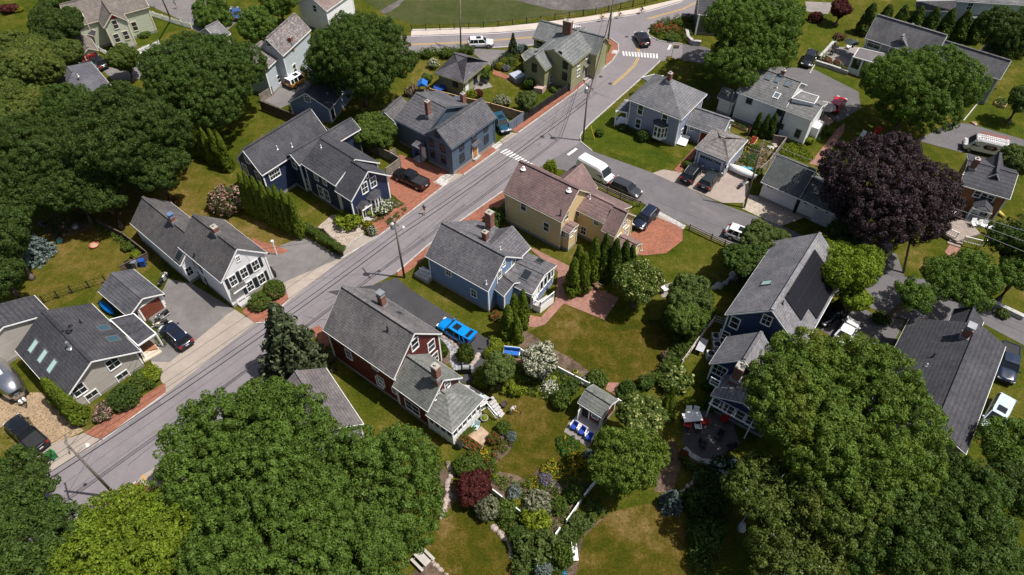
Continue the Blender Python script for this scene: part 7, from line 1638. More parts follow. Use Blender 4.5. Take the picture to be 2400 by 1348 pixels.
fence('thin wire fence across the brown lawn', [r4(280, 735), r4(480, 665), r4(720, 592)], 1.2, BLKF, 'wire', step=1.8)
fence('white picket fence along the street by the pale green house', [r1(1012, 65), r1(1200, 125), r1(1335, 165)], 1.1, WHITE, 'picket')
fence('white picket fence below the lawn of the pale green house', [r1(885, 388), r1(1000, 330), r1(1110, 285)], 1.1, WHITE, 'picket')
fence('short white picket fence beside the cream garage', [r1(690, 330), r1(790, 385), r1(815, 430)], 1.0, WHITE, 'picket')
fence('long pale rail fence between the central lawn and the solar house', [r6(0, 1180), r6(120, 1010), r6(232, 868), r6(295, 890)], 1.3, plain('pale bleached rail', (.45, .4, .35), .8), 'rail')
fence('split-rail fence behind the grey suv on the side road', [n3(1400, 437), n3(1750, 590), n3(2010, 695)], 1.0, WOOD, 'rail')
fence('split-rail fence along the side road beside the white wagon', [r6(55, 228), r6(210, 300), r6(400, 385)], 1.0, WOOD, 'rail')
fence('low white garden wall left of the flower garden', [b2(960, 655), b2(1040, 722), b2(1285, 915)], .9, WHITE, 'solid', th=.04)
fence('low white garden wall right of the flower garden', [b2(1820, 640), b2(1740, 735), b2(1585, 955)], .9, WHITE, 'solid', th=.04)
fence('white wall corner at the bottom tip of the flower garden', [b2(1535, 1015), b2(1490, 1075), b2(1415, 1020)], .9, WHITE, 'solid', th=.04)
fence('white wall piece beside the blue swing seat', [r5(1262, 1105), r5(1330, 1142)], .9, WHITE, 'solid', th=.04)
fence('white wall below the central lawn towards the shed', [r5(1520, 1228), r5(1640, 1290), r5(1740, 1342)], .9, WHITE, 'solid', th=.04)
fence('short white wall right of the garden shed', [b2(1945, 108), b2(2010, 142)], .9, WHITE, 'solid', th=.04)
fence('weathered board fence around the vegetable garden by the long white house', [n4(1340, 442), n4(1510, 465), n4(1280, 768), n4(1155, 880)], 1.5, WOOD, 'board')
fence('black metal fence along the shore path', [r2(490, 178), r2(790, 168), r2(1100, 150), r2(1400, 115), r2(1700, 72), r2(2050, 8), r2(2300, -60)], 1.2, BLKF, 'wire', step=3)
fence('black rail fence at the edge of the cottage garage apron', [r2(1055, 455), r2(1110, 405), r2(1170, 355)], 1.1, BLKF, 'rail')
fence('short grey fence at the foot of the pale blue house', [r1(1818, 665), r1(1905, 610)], 1.5, WOOD, 'board')
fence('dark rail fence on the lawn beside the purple beech', [n4(1975, 790), n4(2120, 850), n4(2250, 890)], 1.0, BLKF, 'rail')
fence('low stone wall at the right end of the side road', [r6(2165, 760), r6(2280, 815), r6(2400, 872)], .6, GRAN, 'solid', name='stone_wall', cat='wall', th=.5, step=9)
fence('low stone terrace wall in front of the grey house terrace', [r3(935, 425), r3(1050, 460), r3(1165, 500)], .7, GRAN, 'solid', name='stone_wall', cat='wall', th=.4, step=9)
fence('white-flowered stone wall along the left side of the grey house terrace', [r3(965, 395), r3(1060, 290)], .7, GRAN, 'solid', name='stone_wall', cat='wall', th=.4, step=9)
fence('curved stone wall under the spreading roadside tree', [r3(30, 205), r3(40, 255), r3(75, 285), r3(130, 290)], .9, GRAN, 'solid', name='stone_wall', cat='wall', th=.5, step=9)
fence('curved stone seat wall at the shaded lower right terrace', [b3(10, 450), b3(60, 500), b3(130, 540), b3(220, 550)], .5, GRAN, 'solid', name='stone_wall', cat='wall', th=.5, step=9)
def stones(label, pts, r, n, name, seed, mat=None):
    g = random.Random(seed); m = MB(); P = [G(p) for p in pts]; seg = [(a, c, (c - a).length) for a, c in zip(P, P[1:])]; T = sum(s_[2] for s_ in seg)
    for k in range(n):
        t = T * (k + .5) / n
        for a, c, l_ in seg:
            if t <= l_: break
            t -= l_
        q = a.lerp(c, min(1, t / l_)); rr = r * g.uniform(.6, 1.3); an = g.uniform(0, 6)
        m.lathe((q.x + g.uniform(-.1, .1), q.y + g.uniform(-.1, .1), -.05), [(rr, 0), (rr * 1.05, rr * .3), (rr * .75, rr * .75), (rr * .3, rr * .9)], 6, (g.uniform(-.2, .2), g.uniform(-.2, .2), 1))
    o = m.build(name, mat or plain('pink field stone', (.33, .27, .23), .85, .15, var=.3)); o['kind'] = 'stuff'; o['label'] = label
stones('row of field stones edging the lawn at the bottom', [b2(1060, 990), b2(1130, 1060), b2(1190, 1120), b2(1205, 1220)], .3, 24, 'stone_edging', 1); stones('field stones beside the big maple', [b2(580, 1180), b2(650, 1260), b2(740, 1340)], .2, 20, 'stone_edging', 2)
stones('stone edging of the pebble bed', [n5(1860, 1170), n5(1960, 1060), n5(1980, 1000)], .28, 14, 'stone_edging', 3); stones('stone edging along the pebble bed top', [n5(1540, 770), n5(1640, 810), n5(1750, 900)], .25, 16, 'stone_edging', 4)
stones('boulders along the lower stone path', [b2(740, 560), b2(790, 620), b2(740, 700), b2(760, 790), b2(700, 940)], .26, 46, 'garden_boulders', 5); stones('stones at the shaded lawn edge', [b3(100, 620), b3(60, 700), b3(-10, 760)], .2, 12, 'garden_boulders', 6, GRAN)
stones('boulders in the lavender bed', [b2(1440, 690), b2(1520, 720), b2(1530, 770)], .4, 7, 'garden_boulders', 7); stones('boulders at the solar house lawn', [r6(210, 680), r6(300, 640), r6(370, 580)], .45, 7, 'garden_boulders', 8, GRAN); stones('stone edging below the path', [b2(700, 850), b2(760, 780)], .3, 8, 'stone_edging', 9)
# ---------------------------------------------------------------- furniture, bins and small things
BLUEC = plain('royal blue cushion', (.012, .045, .30), .8); REDP = plain('red plastic', (.36, .015, .015), .4); TEAK = plain('teak slats', (.2, .13, .08), .7, var=.2)
def faced(name, p, label, cat, face, group=None, z=0.04):
    c = G(p); t = G(face); d = t - c; return empty(name, (c.x, c.y, z), label, cat, group, math.atan2(d.y, d.x))
def chair(p, face, label, fm, cm=None, w_=.6, group=None, name='garden_chair', z=.04, lean=.25):
    e = faced(name, p, label, 'chair', face, group, z); h = w_ / 2
    m = MB(); m.box((0, 0, .4), w_, w_, .07); m.build('seat', cm or fm, e)
    m = MB(); m.beam((-h, 0, .4), (-h - lean, 0, 1.0), w_, .06, (1, 0, 0)); m.build('backrest', cm or fm, e)
    for sx in (-1, 1):
        for sy in (-1, 1): m = MB(); m.box((sx * (h - .04), sy * (h - .03), .2), .06, .06, .4); m.build('leg', fm, e)
    for sy in (-1, 1): m = MB(); m.box((0, sy * (h + .02), .6), w_, .1, .05); m.box((h - .06, sy * (h + .02), .5), .06, .06, .2); m.build('armrest', fm, e)
def wicker(p, face, label):
    e = faced('wicker_armchair', p, label, 'chair', face, 'three blue-cushioned armchairs')
    m = MB()
    for k in range(11):
        a = math.radians(70 + 22 * k); b = math.radians(70 + 22 * (k + 1)); m.beam((.42 * math.cos(a), .42 * math.sin(a), .42), (.42 * math.cos(b), .42 * math.sin(b), .42), .1, .84 if 3 < k < 8 else .55)
    m.build('frame', WHITE, e); m = MB(); m.lathe((0, 0, .3), [(.36, 0), (.37, .1), (.33, .16)], 14); m.build('seat', BLUEC, e)
    m = MB(); m.box((-.3, 0, .72), .12, .56, .5, (1, 0, .2), (0, 1, 0), (-.2, 0, 1)); m.build('backrest', BLUEC, e)
wicker(b2(1635, 315), b2(1560, 400), 'blue-cushioned white armchair nearest the red shed, left of three'); wicker(b2(1690, 350), b2(1615, 435), 'blue-cushioned white armchair between the two others on the slab'); wicker(b2(1740, 392), b2(1665, 475), 'blue-cushioned white armchair nearest the round garden tree')
# swing seat
e = faced('swing_seat', r5(1195, 1150), 'white framed garden seat with two blue cushions beside the black driveway', 'bench', r5(1180, 1240))
m = MB(); m.box((0, 0, .42), .6, 1.9, .07); m.build('frame', WHITE, e)
for y in (-.45, .45): m = MB(); m.box((.02, y, .52), .56, .84, .12); m.build('cushion', plain('bright blue cushion', (.02, .12, .42), .8), e); m = MB(); m.box((-.36, y, .8), .12, .84, .5); m.build('back_cushion', plain('bright blue cushion', (.02, .12, .42), .8), e)
for x in (-.3, .3):
    for y in (-.95, .95): m = MB(); m.box((x, y, .35), .07, .07, .7); m.build('leg', WHITE, e)
m = MB(); m.box((-.45, 0, .75), .06, 1.9, .7); m.build('backrest', WHITE, e)
# dining table with red chairs
e = faced('dining_table', n7(340, 1180), 'white rectangular garden table on the shaded terrace', 'table', n7(450, 1170)); m = MB(); m.box((0, 0, .74), 2.0, 1.1, .06); m.build('table_top', WHITE, e)
for x in (-.9, .9):
    for y in (-.45, .45): m = MB(); m.box((x, y, .36), .08, .08, .72); m.build('leg', WHITE, e)
for p, f, l_, mt in ((n7(285, 1265), n7(310, 1180), 'red chair at the near side of the white garden table', REDP), (n7(490, 1225), n7(400, 1190), 'red chair at the right end of the white garden table', REDP), (n7(300, 1105), n7(310, 1180), 'white slatted chair at the far left of the garden table', WHITE), (n7(390, 1110), n7(380, 1180), 'white slatted chair at the far right of the garden table', WHITE), (n7(420, 1290), n7(400, 1190), 'grey chair at the near right of the garden table', GREYM), (n7(765, 1190), n7(700, 1240), 'lone red chair by the sunroom of the solar house', REDP)):
    chair(p, f, l_, mt)
for p, l_ in ((b3(140, 440), 'dark fire-pit chair left on the shaded terrace'), (b3(250, 385), 'dark fire-pit chair right on the shaded terrace'), (b3(330, 460), 'dark fire-pit chair nearest the huge maple')): chair(p, b3(200, 470), l_, TRIMB)
for p, f, l_ in ((r5(1735, 695), r5(1770, 660), 'brown slatted chair at the near left of the patio table'), (r5(1800, 680), r5(1770, 660), 'brown slatted chair at the near right of the patio table'), (r5(1750, 640), r5(1770, 660), 'brown slatted chair at the far side of the patio table')): chair(p, f, l_, TEAK)
e = faced('patio_table', r5(1775, 660), 'small brown patio table under the arborvitae clump', 'table', r5(1900, 660)); m = MB(); m.lathe((0, 0, .68), [(.45, 0), (.45, .05)], 14); m.build('table_top', TEAK, e); m = MB(); m.lathe((0, 0, 0), [(.3, 0), (.05, .05), (.05, .68)], 10); m.build('pedestal', TEAK, e)
chair(r3(1255, 968), r3(1220, 1010), 'white lawn chair beside the purple beech', WHITE); chair(r3(1360, 940), r3(1310, 990), 'red lawn chair behind the purple beech', REDP, w_=.8)
chair(n6(1455, 1010), n6(1380, 1120), 'pale blue chair on the brown deck by the porch', plain('pale blue paint', (.42, .56, .6), .5)); chair(n6(1540, 690), n6(1600, 640), 'pale turquoise chair on the porch landing', plain('pale blue paint', (.42, .56, .6), .5), z=1.05)
for p, l_ in ((r5(2265, 700), 'white chair on the stone patio, left'), (r5(2345, 715), 'blue-white chair on the stone patio, right')): chair(p, r5(2300, 680), l_, WHITE)
for k, (x, y) in enumerate(((1075, 345), (1060, 362), (1050, 385), (1195, 330), (1160, 345))): chair(r3(x, y), r3(1130, 370), ['black lounge chair at the back of the grey terrace', 'black lounge chair in the middle of the grey terrace', 'black lounge chair nearest the terrace wall', 'white chair by the dark terrace parasol', 'white chair in front of the dark terrace parasol'][k], BLKF if k < 3 else WHITE)
for p, l_ in ((r6(2020, 265), 'white deck chair left on the shingle house deck'), (r6(2085, 275), 'white deck chair middle on the shingle house deck'), (r6(2140, 300), 'white deck chair right on the shingle house deck')): chair(p, r6(2050, 330), l_, WHITE, z=.62)
e = faced('deck_table', r6(1880, 195), 'round white table at the shingle house deck', 'table', r6(2000, 195), z=.62); m = MB(); m.lathe((0, 0, .68), [(.6, 0), (.6, .05)], 16); m.build('table_top', WHITE, e); m = MB(); m.lathe((0, 0, 0), [(.35, 0), (.05, .05), (.05, .68)], 10); m.build('pedestal', WHITE, e)
for p, l_ in ((r2(945, 590), 'dark chair at the cottage patio, left'), (r2(985, 600), 'dark chair at the cottage patio, middle'), (r2(1020, 585), 'brown lounger at the cottage patio, right')): chair(p, r2(960, 630), l_, TEAK if '1020' in l_ else BLKF)
# bench
e = faced('garden_bench', b2(1643, 1195), 'white slatted bench on the earth path beside the lower lawn', 'bench', b2(1760, 1190)); m = MB()
for x in (-.15, .0, .15): m.box((x, 0, .43), .12, 1.6, .04)
m.build('seat', WHITE, e); m = MB(); m.box((-.26, 0, .62), .04, 1.6, .1); m.box((-.3, 0, .8), .04, 1.6, .1); m.build('backrest', WHITE, e)
for x in (-.2, .2):
    for y in (-.7, .7): m = MB(); m.box((x, y, .2), .07, .07, .42); m.build('leg', WHITE, e)
e = faced('picnic_bench', b2(575, 1245), 'weathered grey picnic bench by the soil bed at the bottom', 'bench', b2(620, 1200)); m = MB(); m.box((0, 0, .7), .7, 1.6, .06); m.build('table_top', plain('weathered grey boards', (.4, .37, .33), .8), e)
for x in (-.7, .7): m = MB(); m.box((x, 0, .42), .26, 1.6, .05); m.build('bench_seat', plain('weathered grey boards', (.4, .37, .33), .8), e)
for y in (-.6, .6): m = MB(); m.beam((-.7, y, .4), (.7, y, .4), .06, .1); m.beam((-.5, y, 0), (-.2, y, .7), .08, .08); m.beam((.5, y, 0), (.2, y, .7), .08, .08); m.build('trestle', WOOD, e)
# parasols
def parasol(p, label, mat, r=1.5, h=2.4):
    c = G(p, h); e = empty('parasol', (c.x, c.y, 0), label, 'parasol'); m = MB(); m.lathe((0, 0, h - .3), [(r, 0), (r * .5, .32), (.05, .58)], 8); m.build('canopy', mat, e); m = MB(); m.tube([(0, 0, 0), (0, 0, h + .3)], .03, 8); m.lathe((0, 0, 0), [(.3, 0), (.28, .08), (.05, .12)], 12); m.build('pole', WHITE, e)
parasol(n1(1035, 770), 'sky blue parasol behind the navy house roofs', plain('sky blue canvas', (.10, .28, .60), .8, var=.05), 1.6); parasol(r3(1010, 735), 'pale grey parasol on the white house deck', plain('pale grey canvas', (.36, .32, .31), .8), 1.6, 2.9); parasol(r3(1190, 285), 'dark green parasol on the grey house terrace', plain('dark green canvas', (.03, .045, .04), .8), 1.3)
# trampolines, play tower
def tramp(p, label, rp, pad, net):
    c = G(p, .8); r = rp * mpp(p, .8); e = empty('trampoline', (c.x, c.y, 0), label, 'trampoline'); m = MB(); m.lathe((0, 0, .8), [(r * .84, 0), (r * .84, .02)], 24); m.build('jumping_mat', BLACK, e)
    m = MB(); m.lathe((0, 0, .8), [(r * .83, .05), (r, .05), (r, .1), (r * .83, .1)], 24); m.build('safety_pad', pad, e)
    for k in range(6): a = math.pi * k / 3; m = MB(); m.tube([(math.cos(a) * r, math.sin(a) * r, 0), (math.cos(a) * r, math.sin(a) * r, 2.6 if net else .8)], .03, 6); m.build('leg', BLKF, e)
    if net:
        m = MB()
        for z in (1.3, 1.8, 2.3, 2.6):
            for k in range(16): a, b = math.pi * k / 8, math.pi * (k + 1) / 8; m.beam((math.cos(a) * r, math.sin(a) * r, z), (math.cos(b) * r, math.sin(b) * r, z), .03, .03)
        for k in range(32): a = math.pi * k / 16; m.box((math.cos(a) * r, math.sin(a) * r, 1.7), .02, .02, 1.8)
        m.build('net', BLKF, e)
tramp(r2(692, 612), 'round trampoline with a blue rim beside the garden cottage', 15, plain('blue vinyl pad', (.02, .07, .3), .5), False); tramp(r2(535, 730), 'black netted trampoline behind the slate blue colonial', 19, BLKF, True)
c = G(r2(580, 690)); e = empty('play_tower', c, 'wooden play tower with a blue canopy roof', 'play tower'); m = MB(); [m.box((x, y, 1.4), .12, .12, 2.8) for x in (-.6, .6) for y in (-.6, .6)]; m.build('frame', BRN, e); m = MB(); m.box((0, 0, 1.3), 1.3, 1.3, .1); m.build('platform', BRN, e); m = MB(); m.prism([(-.8, -.8, 2.7), (.8, -.8, 2.7), (0, -.8, 3.3)], (0, 1.6, 0)); m.build('canopy', plain('blue tarpaulin', (.02, .12, .42), .6), e)
m = MB(); m.beam((.7, 0, 1.3), (2.4, .2, .1), .5, .08); m.build('slide', BRN, e)
# bins
def bin_(p, label, mat, lid=None, h=1.0):
    c = G(p); e = empty('wheeled_bin', (c.x, c.y, .03), label, 'bin', None, p[0]); m = MB(); m.quads([(-.24, -.26, 0), (.24, -.26, 0), (.24, .26, 0), (-.24, .26, 0), (-.3, -.33, h), (.3, -.33, h), (.3, .33, h), (-.3, .33, h)], [(0, 1, 5, 4), (1, 2, 6, 5), (2, 3, 7, 6), (3, 0, 4, 7), (3, 2, 1, 0)]); m.build('body', mat, e); m = MB(); m.box((0, 0, h + .04), .66, .72, .08); m.box((-.34, 0, h - .05), .08, .5, .08); m.build('lid', lid or mat, e)
    for y in (-.25, .25): m = MB(); m.lathe((-.28, y, .12), [(.1, 0), (.12, .02), (.12, .06)], 10, (0, 1, 0)); m.build('wheel', BLACK, e)
BB = plain('blue bin plastic', (.015, .07, .3), .5); GB = plain('grey bin plastic', (.16, .17, .19), .5)
bin_(r4(955, 530), 'grey wheeled bin at the fence behind the grey garage', GB); bin_(r4(1012, 520), 'blue wheeled bin right of the grey bin', BB); bin_(r4(915, 535), 'dark bin left of the grey bin', TRIMB); bin_(b1(385, 520), 'green tilted bin at the foot of the black pickup', plain('green plastic', (.01, .16, .05), .5)); bin_(r2(515, 1090), 'small blue bin beside the slate blue colonial door', BB, h=.6); bin_(n4(900, 640), 'black barrel bin beside the hipped garage wall', TRIMB)
# ac units
for p, l_ in ((n7(672, 215), 'white round-fan air conditioner nearer the tall gable'), (n7(590, 335), 'white round-fan air conditioner nearer the brick chimney wing'), (n7(655, 100), 'grey air conditioner beside the tall solar house wall')):
    c = G(p); e = empty('air_conditioner', (c.x, c.y, 0), l_, 'air conditioner'); m = MB(); m.box((0, 0, .45), .9, .9, .9); m.build('casing', plain('white ac casing', (.5, .5, .5), .5), e); m = MB(); m.lathe((0, 0, .9), [(.36, 0), (.36, .03)], 16); m.build('fan_grille', BLKF, e)
# post lamp, signs, mailbox
c = G(r4(1943, 440)); e = empty('lamp_post', c, 'white lamp post on the brick walk beside the white house', 'lamp'); m = MB(); m.box((0, 0, 1.1), .14, .14, 2.2); m.build('post', WHITE, e); m = MB(); m.box((0, 0, 2.35), .28, .28, .34); m.lathe((0, 0, 2.52), [(.22, 0), (.04, .14)], 4); m.build('lantern', WHITE, e)
c = G(r2(2318, 400)); e = empty('street_sign', c, 'small orange and green street sign at the road junction', 'sign'); m = MB(); m.tube([(0, 0, 0), (0, 0, 2.4)], .04, 6); m.build('post', WOOD, e); m = MB(); m.box((.5, 0, 2.1), 1.0, .05, .3); m.build('sign_board', plain('orange sign', (.4, .2, .03), .5), e); m = MB(); m.box((.5, 0, 1.75), 1.0, .05, .25); m.build('sign_board', plain('green sign', (.05, .12, .06), .5), e)
c = G(r5(1040, 1110)); e = empty('lamp_post', c, 'dark slim lamp post at the end of the black driveway', 'lamp'); m = MB(); m.tube([(0, 0, 0), (0, 0, 2.2)], .05, 8); m.build('post', GREYM, e); m = MB(); m.box((0, 0, 2.35), .22, .22, .3); m.lathe((0, 0, 2.5), [(.18, 0), (.03, .12)], 4); m.build('lantern', SHUT, e)
c = G(r3(310, 830)); e = empty('flag_pole', c, 'slim white pole at the wall of the long white house', 'pole'); m = MB(); m.tube([(0, 0, 0), (0, 0, 4.6)], .06, 8); m.build('shaft', GREYM, e); m = MB(); m.lathe((0, 0, 4.55), [(.06, 0), (.12, .1), (.05, .2)], 8); m.build('cap', WHITE, e)
# flag on the garage
p_ = G(n8(1945, 775), 1.2); e = empty('flag', p_, 'small striped flag hanging by the brown garage door', 'flag'); m = MB(); m.tube([(0, 0, 0), (.45, .1, .7)], .02, 6); m.build('pole', WOOD, e)
for k in range(7): m = MB(); y = k * .09; m.quads([(.05 + .06 * k, .02, .05 + .1 * k), (.75 + .06 * k, -.25, -.28 + .1 * k), (.75 + .06 * k, -.25, -.19 + .1 * k), (.05 + .06 * k, .02, .14 + .1 * k)], [(0, 1, 2, 3)]); m.build('stripe', REDP if k % 2 == 0 else WHITE, e)
# raised beds
def bed(label, p, a, L, W_, soil, n, fm, seed):
    c = G(p); f = G(a); d = f - c; e = empty('raised_bed', (c.x, c.y, 0), label, 'raised bed', None, math.atan2(d.y, d.x)); m = MB(); h = .45
    for s_ in (-1, 1): m.box((0, s_ * W_ / 2, h / 2), L, .07, h); m.box((s_ * L / 2, 0, h / 2), .07, W_, h)
    m.build('frame', TAN, e); m = MB(); m.box((0, 0, h / 2), L - .08, W_ - .08, h - .12); m.build('soil', MULCH, e)
    o = link('plants', shrub_mesh('flat', fm, seed), e, (0, 0, h - .1)); o.scale = (L * .5, W_ * .5, .5)
bed('raised bed with red flowers beside the hipped garage', n4(1050, 535), n4(1090, 480), 1.9, .8, 0, 5, leafm('scarlet flowers', (.05, .09, .02), flower=(.5, .03, .02), ffrac=.6), 0); bed('long raised bed of young plants at the garage rear corner', n4(865, 330), n4(940, 360), 3.0, .9, 0, 5, OLIVE, 1); bed('dark raised bed left of the red-flowered one', n4(975, 535), n4(1000, 490), 1.6, .8, 0, 4, OLIVE, 2)
bed('low raised bed in the middle of the vegetable garden', n4(1080, 640), n4(1140, 660), 1.8, 1.1, 0, 4, HEDGE, 0); bed('cedar planter at the corner of the brown deck', n6(1370, 1215), n6(1480, 1280), 3.0, 1.1, 0, 4, REDF, 1); bed('cedar planter along the porch wall', n6(1370, 1060), n6(1440, 1000), 2.0, .7, 0, 4, HEDGE, 2); bed('raised vegetable bed on the lawn by the big grey house', r3(2235, 730), r3(2260, 700), 2.4, 1.6, 0, 4, HEDGE, 0)
for p, l_, s_ in ((n4(960, 790), 'tomato cage patch with green stakes in the vegetable garden', 0), (n4(1030, 830), 'second patch of green stakes nearer the boat', 1), (n4(1040, 740), 'patch of green stakes nearest the raised bed', 2)):
    c = G(p); e = empty('tomato_cage', c, l_, 'plant support'); g = random.Random(s_); m = MB()
    for k in range(8): x, y = g.uniform(-.9, .9), g.uniform(-.6, .6); m.tube([(x, y, 0), (x + .05, y, 1.5)], .02, 5)
    for k in range(3): m.beam((-.9, -.6 + .5 * k, 1.2), (.9, -.6 + .5 * k, 1.2), .02, .02)
    m.build('stakes', plain('green stakes', (.03, .12, .07), .5), e); o = link('plants', shrub_mesh('flat', OLIVE, s_), e); o.scale = (.9, .6, .5)
# grill, tubs, pots and other small things
def small(name, p, label, cat, parts, z=.04, rz=0):
    c = G(p, z); e = empty(name, c, label, cat, None, rz)
    for nm, f, mat in parts: m = MB(); f(m); m.build(nm, mat, e)
small('gas_grill', n6(1330, 245), 'silver gas grill at the edge of the black driveway', 'grill', [('body', lambda m: m.box((0, 0, .55), 1.1, .55, .9), TRIMB), ('hood', lambda m: m.lathe((-.35, 0, 1.0), [(.3, 0), (.3, .7)], 10, (1, 0, 0)), GREYM), ('side_shelf', lambda m: m.box((0, .0, .95), 1.7, .5, .04), GREYM)])
small('fire_bowl', n6(1838, 690), 'round rusty fire bowl beside the porch steps', 'fire bowl', [('bowl', lambda m: m.lathe((0, 0, .1), [(.15, 0), (.36, .2), (.4, .3), (.34, .3), (.2, .15)], 14), plain('rusty iron', (.06, .04, .035), .8)), ('leg', lambda m: m.lathe((0, 0, 0), [(.2, 0), (.12, .12)], 8), BLKF)])
small('rain_barrel', n6(1240, 1250), 'dark green rain barrel at the porch corner', 'barrel', [('body', lambda m: m.lathe((0, 0, 0), [(.3, 0), (.36, .3), (.36, .7), (.3, 1.0)], 14), plain('dark green plastic', (.03, .045, .04), .5)), ('lid', lambda m: m.lathe((0, 0, 1.0), [(.31, 0), (.28, .06)], 14), TRIMB)])
for p, l_, mt, r in ((n2(1860, 1000), 'dark round planter pot left of the navy house path', TRIMB, .4), (n2(1912, 1030), 'dark blue planter pot right of the navy house path', plain('blue glaze', (.02, .03, .07), .2), .4), (n6(1575, 880), 'grey round tub below the porch landing', plain('grey tub', (.3, .29, .29), .6), .4), (n6(1430, 1190), 'black pot on the brown deck', TRIMB, .25), (r5(2095, 415), 'white pot on the brick patio of the yellow house', WHITE, .3), (r5(2250, 635), 'white round pot at the stone patio', WHITE, .3), (r2(1210, 878), 'pink pot by the blue grey gate', plain('pink pot', (.4, .2, .2), .6), .25), (r5(1490, 1322), 'stone urn in the bed below the dogwood', GRAN, .35), (r5(1643, 1268), 'yellow garden ornament on the bed by the white wall', GOLDP if False else plain('yellow pot', (.55, .45, .08), .5), .28), (r6(505, 498), 'bright blue bowl beside the solar house', plain('bright blue plastic', (.02, .2, .5), .4), .45)):
    small('planter_pot', p, l_, 'pot', [('pot', lambda m, r=r: m.lathe((0, 0, 0), [(r * .7, 0), (r, r * .9), (r * 1.05, r * 1.1), (r * .85, r * 1.1)], 12), mt), ('plant', lambda m, r=r: m.lathe((0, 0, r * .8), [(r * .8, 0), (r * .9, .15), (r * .4, .35)], 8), LIMES if r > .3 else HEDGE)])
small('cellar_hatch', n4(115, 545), 'white sloping cellar hatch at the lavender-grey house', 'hatch', [('door', lambda m: m.prism([(-.7, -.9, .25), (.7, -.9, .25), (.7, .9, .9), (-.7, .9, .9)], (0, 0, -.12)), WHITE), ('side_wall', lambda m: m.box((0, .3, .2), 1.3, 1.1, .4), WHITE)], 0, -.5)
small('work_table', n7(470, 215), 'long grey folding table beside the pale rail fence', 'table', [('table_top', lambda m: m.box((0, 0, .75), .9, 2.0, .05), plain('grey plastic', (.4, .4, .44), .5)), ('leg', lambda m: [m.box((x, y, .37), .05, .05, .74) for x in (-.4, .4) for y in (-.9, .9)], GREYM)], .03, -.5)
small('hot_tub', r2(1235, 560), 'covered hot tub on the cottage garden patio', 'hot tub', [('tub', lambda m: m.box((0, 0, .45), 2.0, 2.0, .9), plain('grey tub shell', (.25, .25, .28), .5)), ('cover', lambda m: (m.box((0, -.5, .95), 2.1, 1.02, .12), m.box((0, .53, .95), 2.1, 1.0, .12)), plain('pale tub cover', (.35, .37, .45), .6))], .03, .6)
small('sandpit_tyre', r4(665, 380), 'coral plastic tub on the brown lawn', 'tub', [('tub', lambda m: m.lathe((0, 0, 0), [(.5, 0), (.62, .25), (.55, .3), (.4, .12)], 12), plain('coral plastic', (.45, .14, .1), .5)), ('sand', lambda m: m.lathe((0, 0, .12), [(.48, 0), (.4, .05)], 10), plain('sand', (.4, .3, .2), .9))])
for p, l_, c_ in ((r4(525, 245), 'white covered machine in the shaded back yard', (.55, .55, .55)), (r4(300, 225), 'dark blue tarpaulin heap in the shaded yard', (.03, .05, .12)), (r4(420, 345), 'turquoise sheet lying on the lawn edge', (.1, .4, .35)), (n4(1290, 610), 'white board lying in the vegetable garden', (.6, .6, .58)), (n4(930, 885), 'turquoise crate by the boat, left', (.05, .3, .42)), (n4(1005, 895), 'turquoise crate by the boat, right', (.05, .3, .42)), (n4(840, 875), 'pale sack beside the boat', (.4, .38, .35)), (b2(1555, 1305), 'bright blue watering can at the bottom edge', (.02, .2, .45)), (n4(1340, 580), 'pinkish board leaning in the vegetable garden', (.45, .33, .28)), (r3(2045, 870), 'orange log pile on the green lawn edge', (.35, .2, .1)), (b2(1120, 370), 'violet toy at the deck edge', (.4, .3, .5))):
    small('yard_item', p, l_, 'yard item', [('body', lambda m: loft(m, [(-.5, [(0, 0), (.22, 0), (.2, .12), (0, .16)]), (-.2, [(0, 0), (.36, 0), (.3, .22), (0, .3)]), (.3, [(0, 0), (.34, 0), (.28, .2), (0, .27)]), (.55, [(0, 0), (.2, 0), (.16, .1), (0, .14)])]), plain('yard item %.2f %.2f %.2f' % c_, c_, .5)), ('strap', lambda m: m.box((.05, 0, .15), .06, .72, .3), plain('yard strap', sc(c_, .5), .6))], .03, p[0])
for i, p in enumerate((r2(1888, 588), r2(2003, 258), r2(1820, 538), r2(1410, 960), r1(1077, 50))):
    small('manhole_cover', p, ['iron manhole cover by the yellow double line', 'iron manhole cover at the road junction', 'iron drain cover beside the brick pavement of the green colonial', 'iron cover in the street near the zebra crossing', 'iron manhole cover in the top left street'][i], 'manhole cover', [('cover', lambda m: m.lathe((0, 0, 0), [(.36, 0), (.36, .012), (.3, .016)], 14), plain('cast iron', (.05, .048, .046), .7))], .026)
for p, t, l_ in ((r2(1778, 980), r2(1752, 885), 'yellow guy-wire guard beside the grass corner pole'), (r2(1855, 355), r2(1862, 310), 'yellow guy-wire guard at the street bend pole')):
    a = G(p); e = empty('guy_guard', a, l_, 'guy guard'); m = MB(); m.tube([(0, 0, 0), G(t, 2.4) - a], .06, 6); m.build('guard_tube', plain('yellow guard plastic', (.55, .4, .03), .5), e)
e = empty('hedge_ivy', G(n2(1000, 1128)), 'ivy strip trailing along the fence above the pea gravel', 'ivy')
for k in range(9):
    q = G(n2(1010, 1130), 1.6).lerp(G(r5(0, 392), 1.6), k / 8); o = link('foliage', shrub_mesh('flat', HEDGE, k % 3), e, q - e.location - Vector((0, 0, .2)), k); o.scale = (.55, .55, .5)
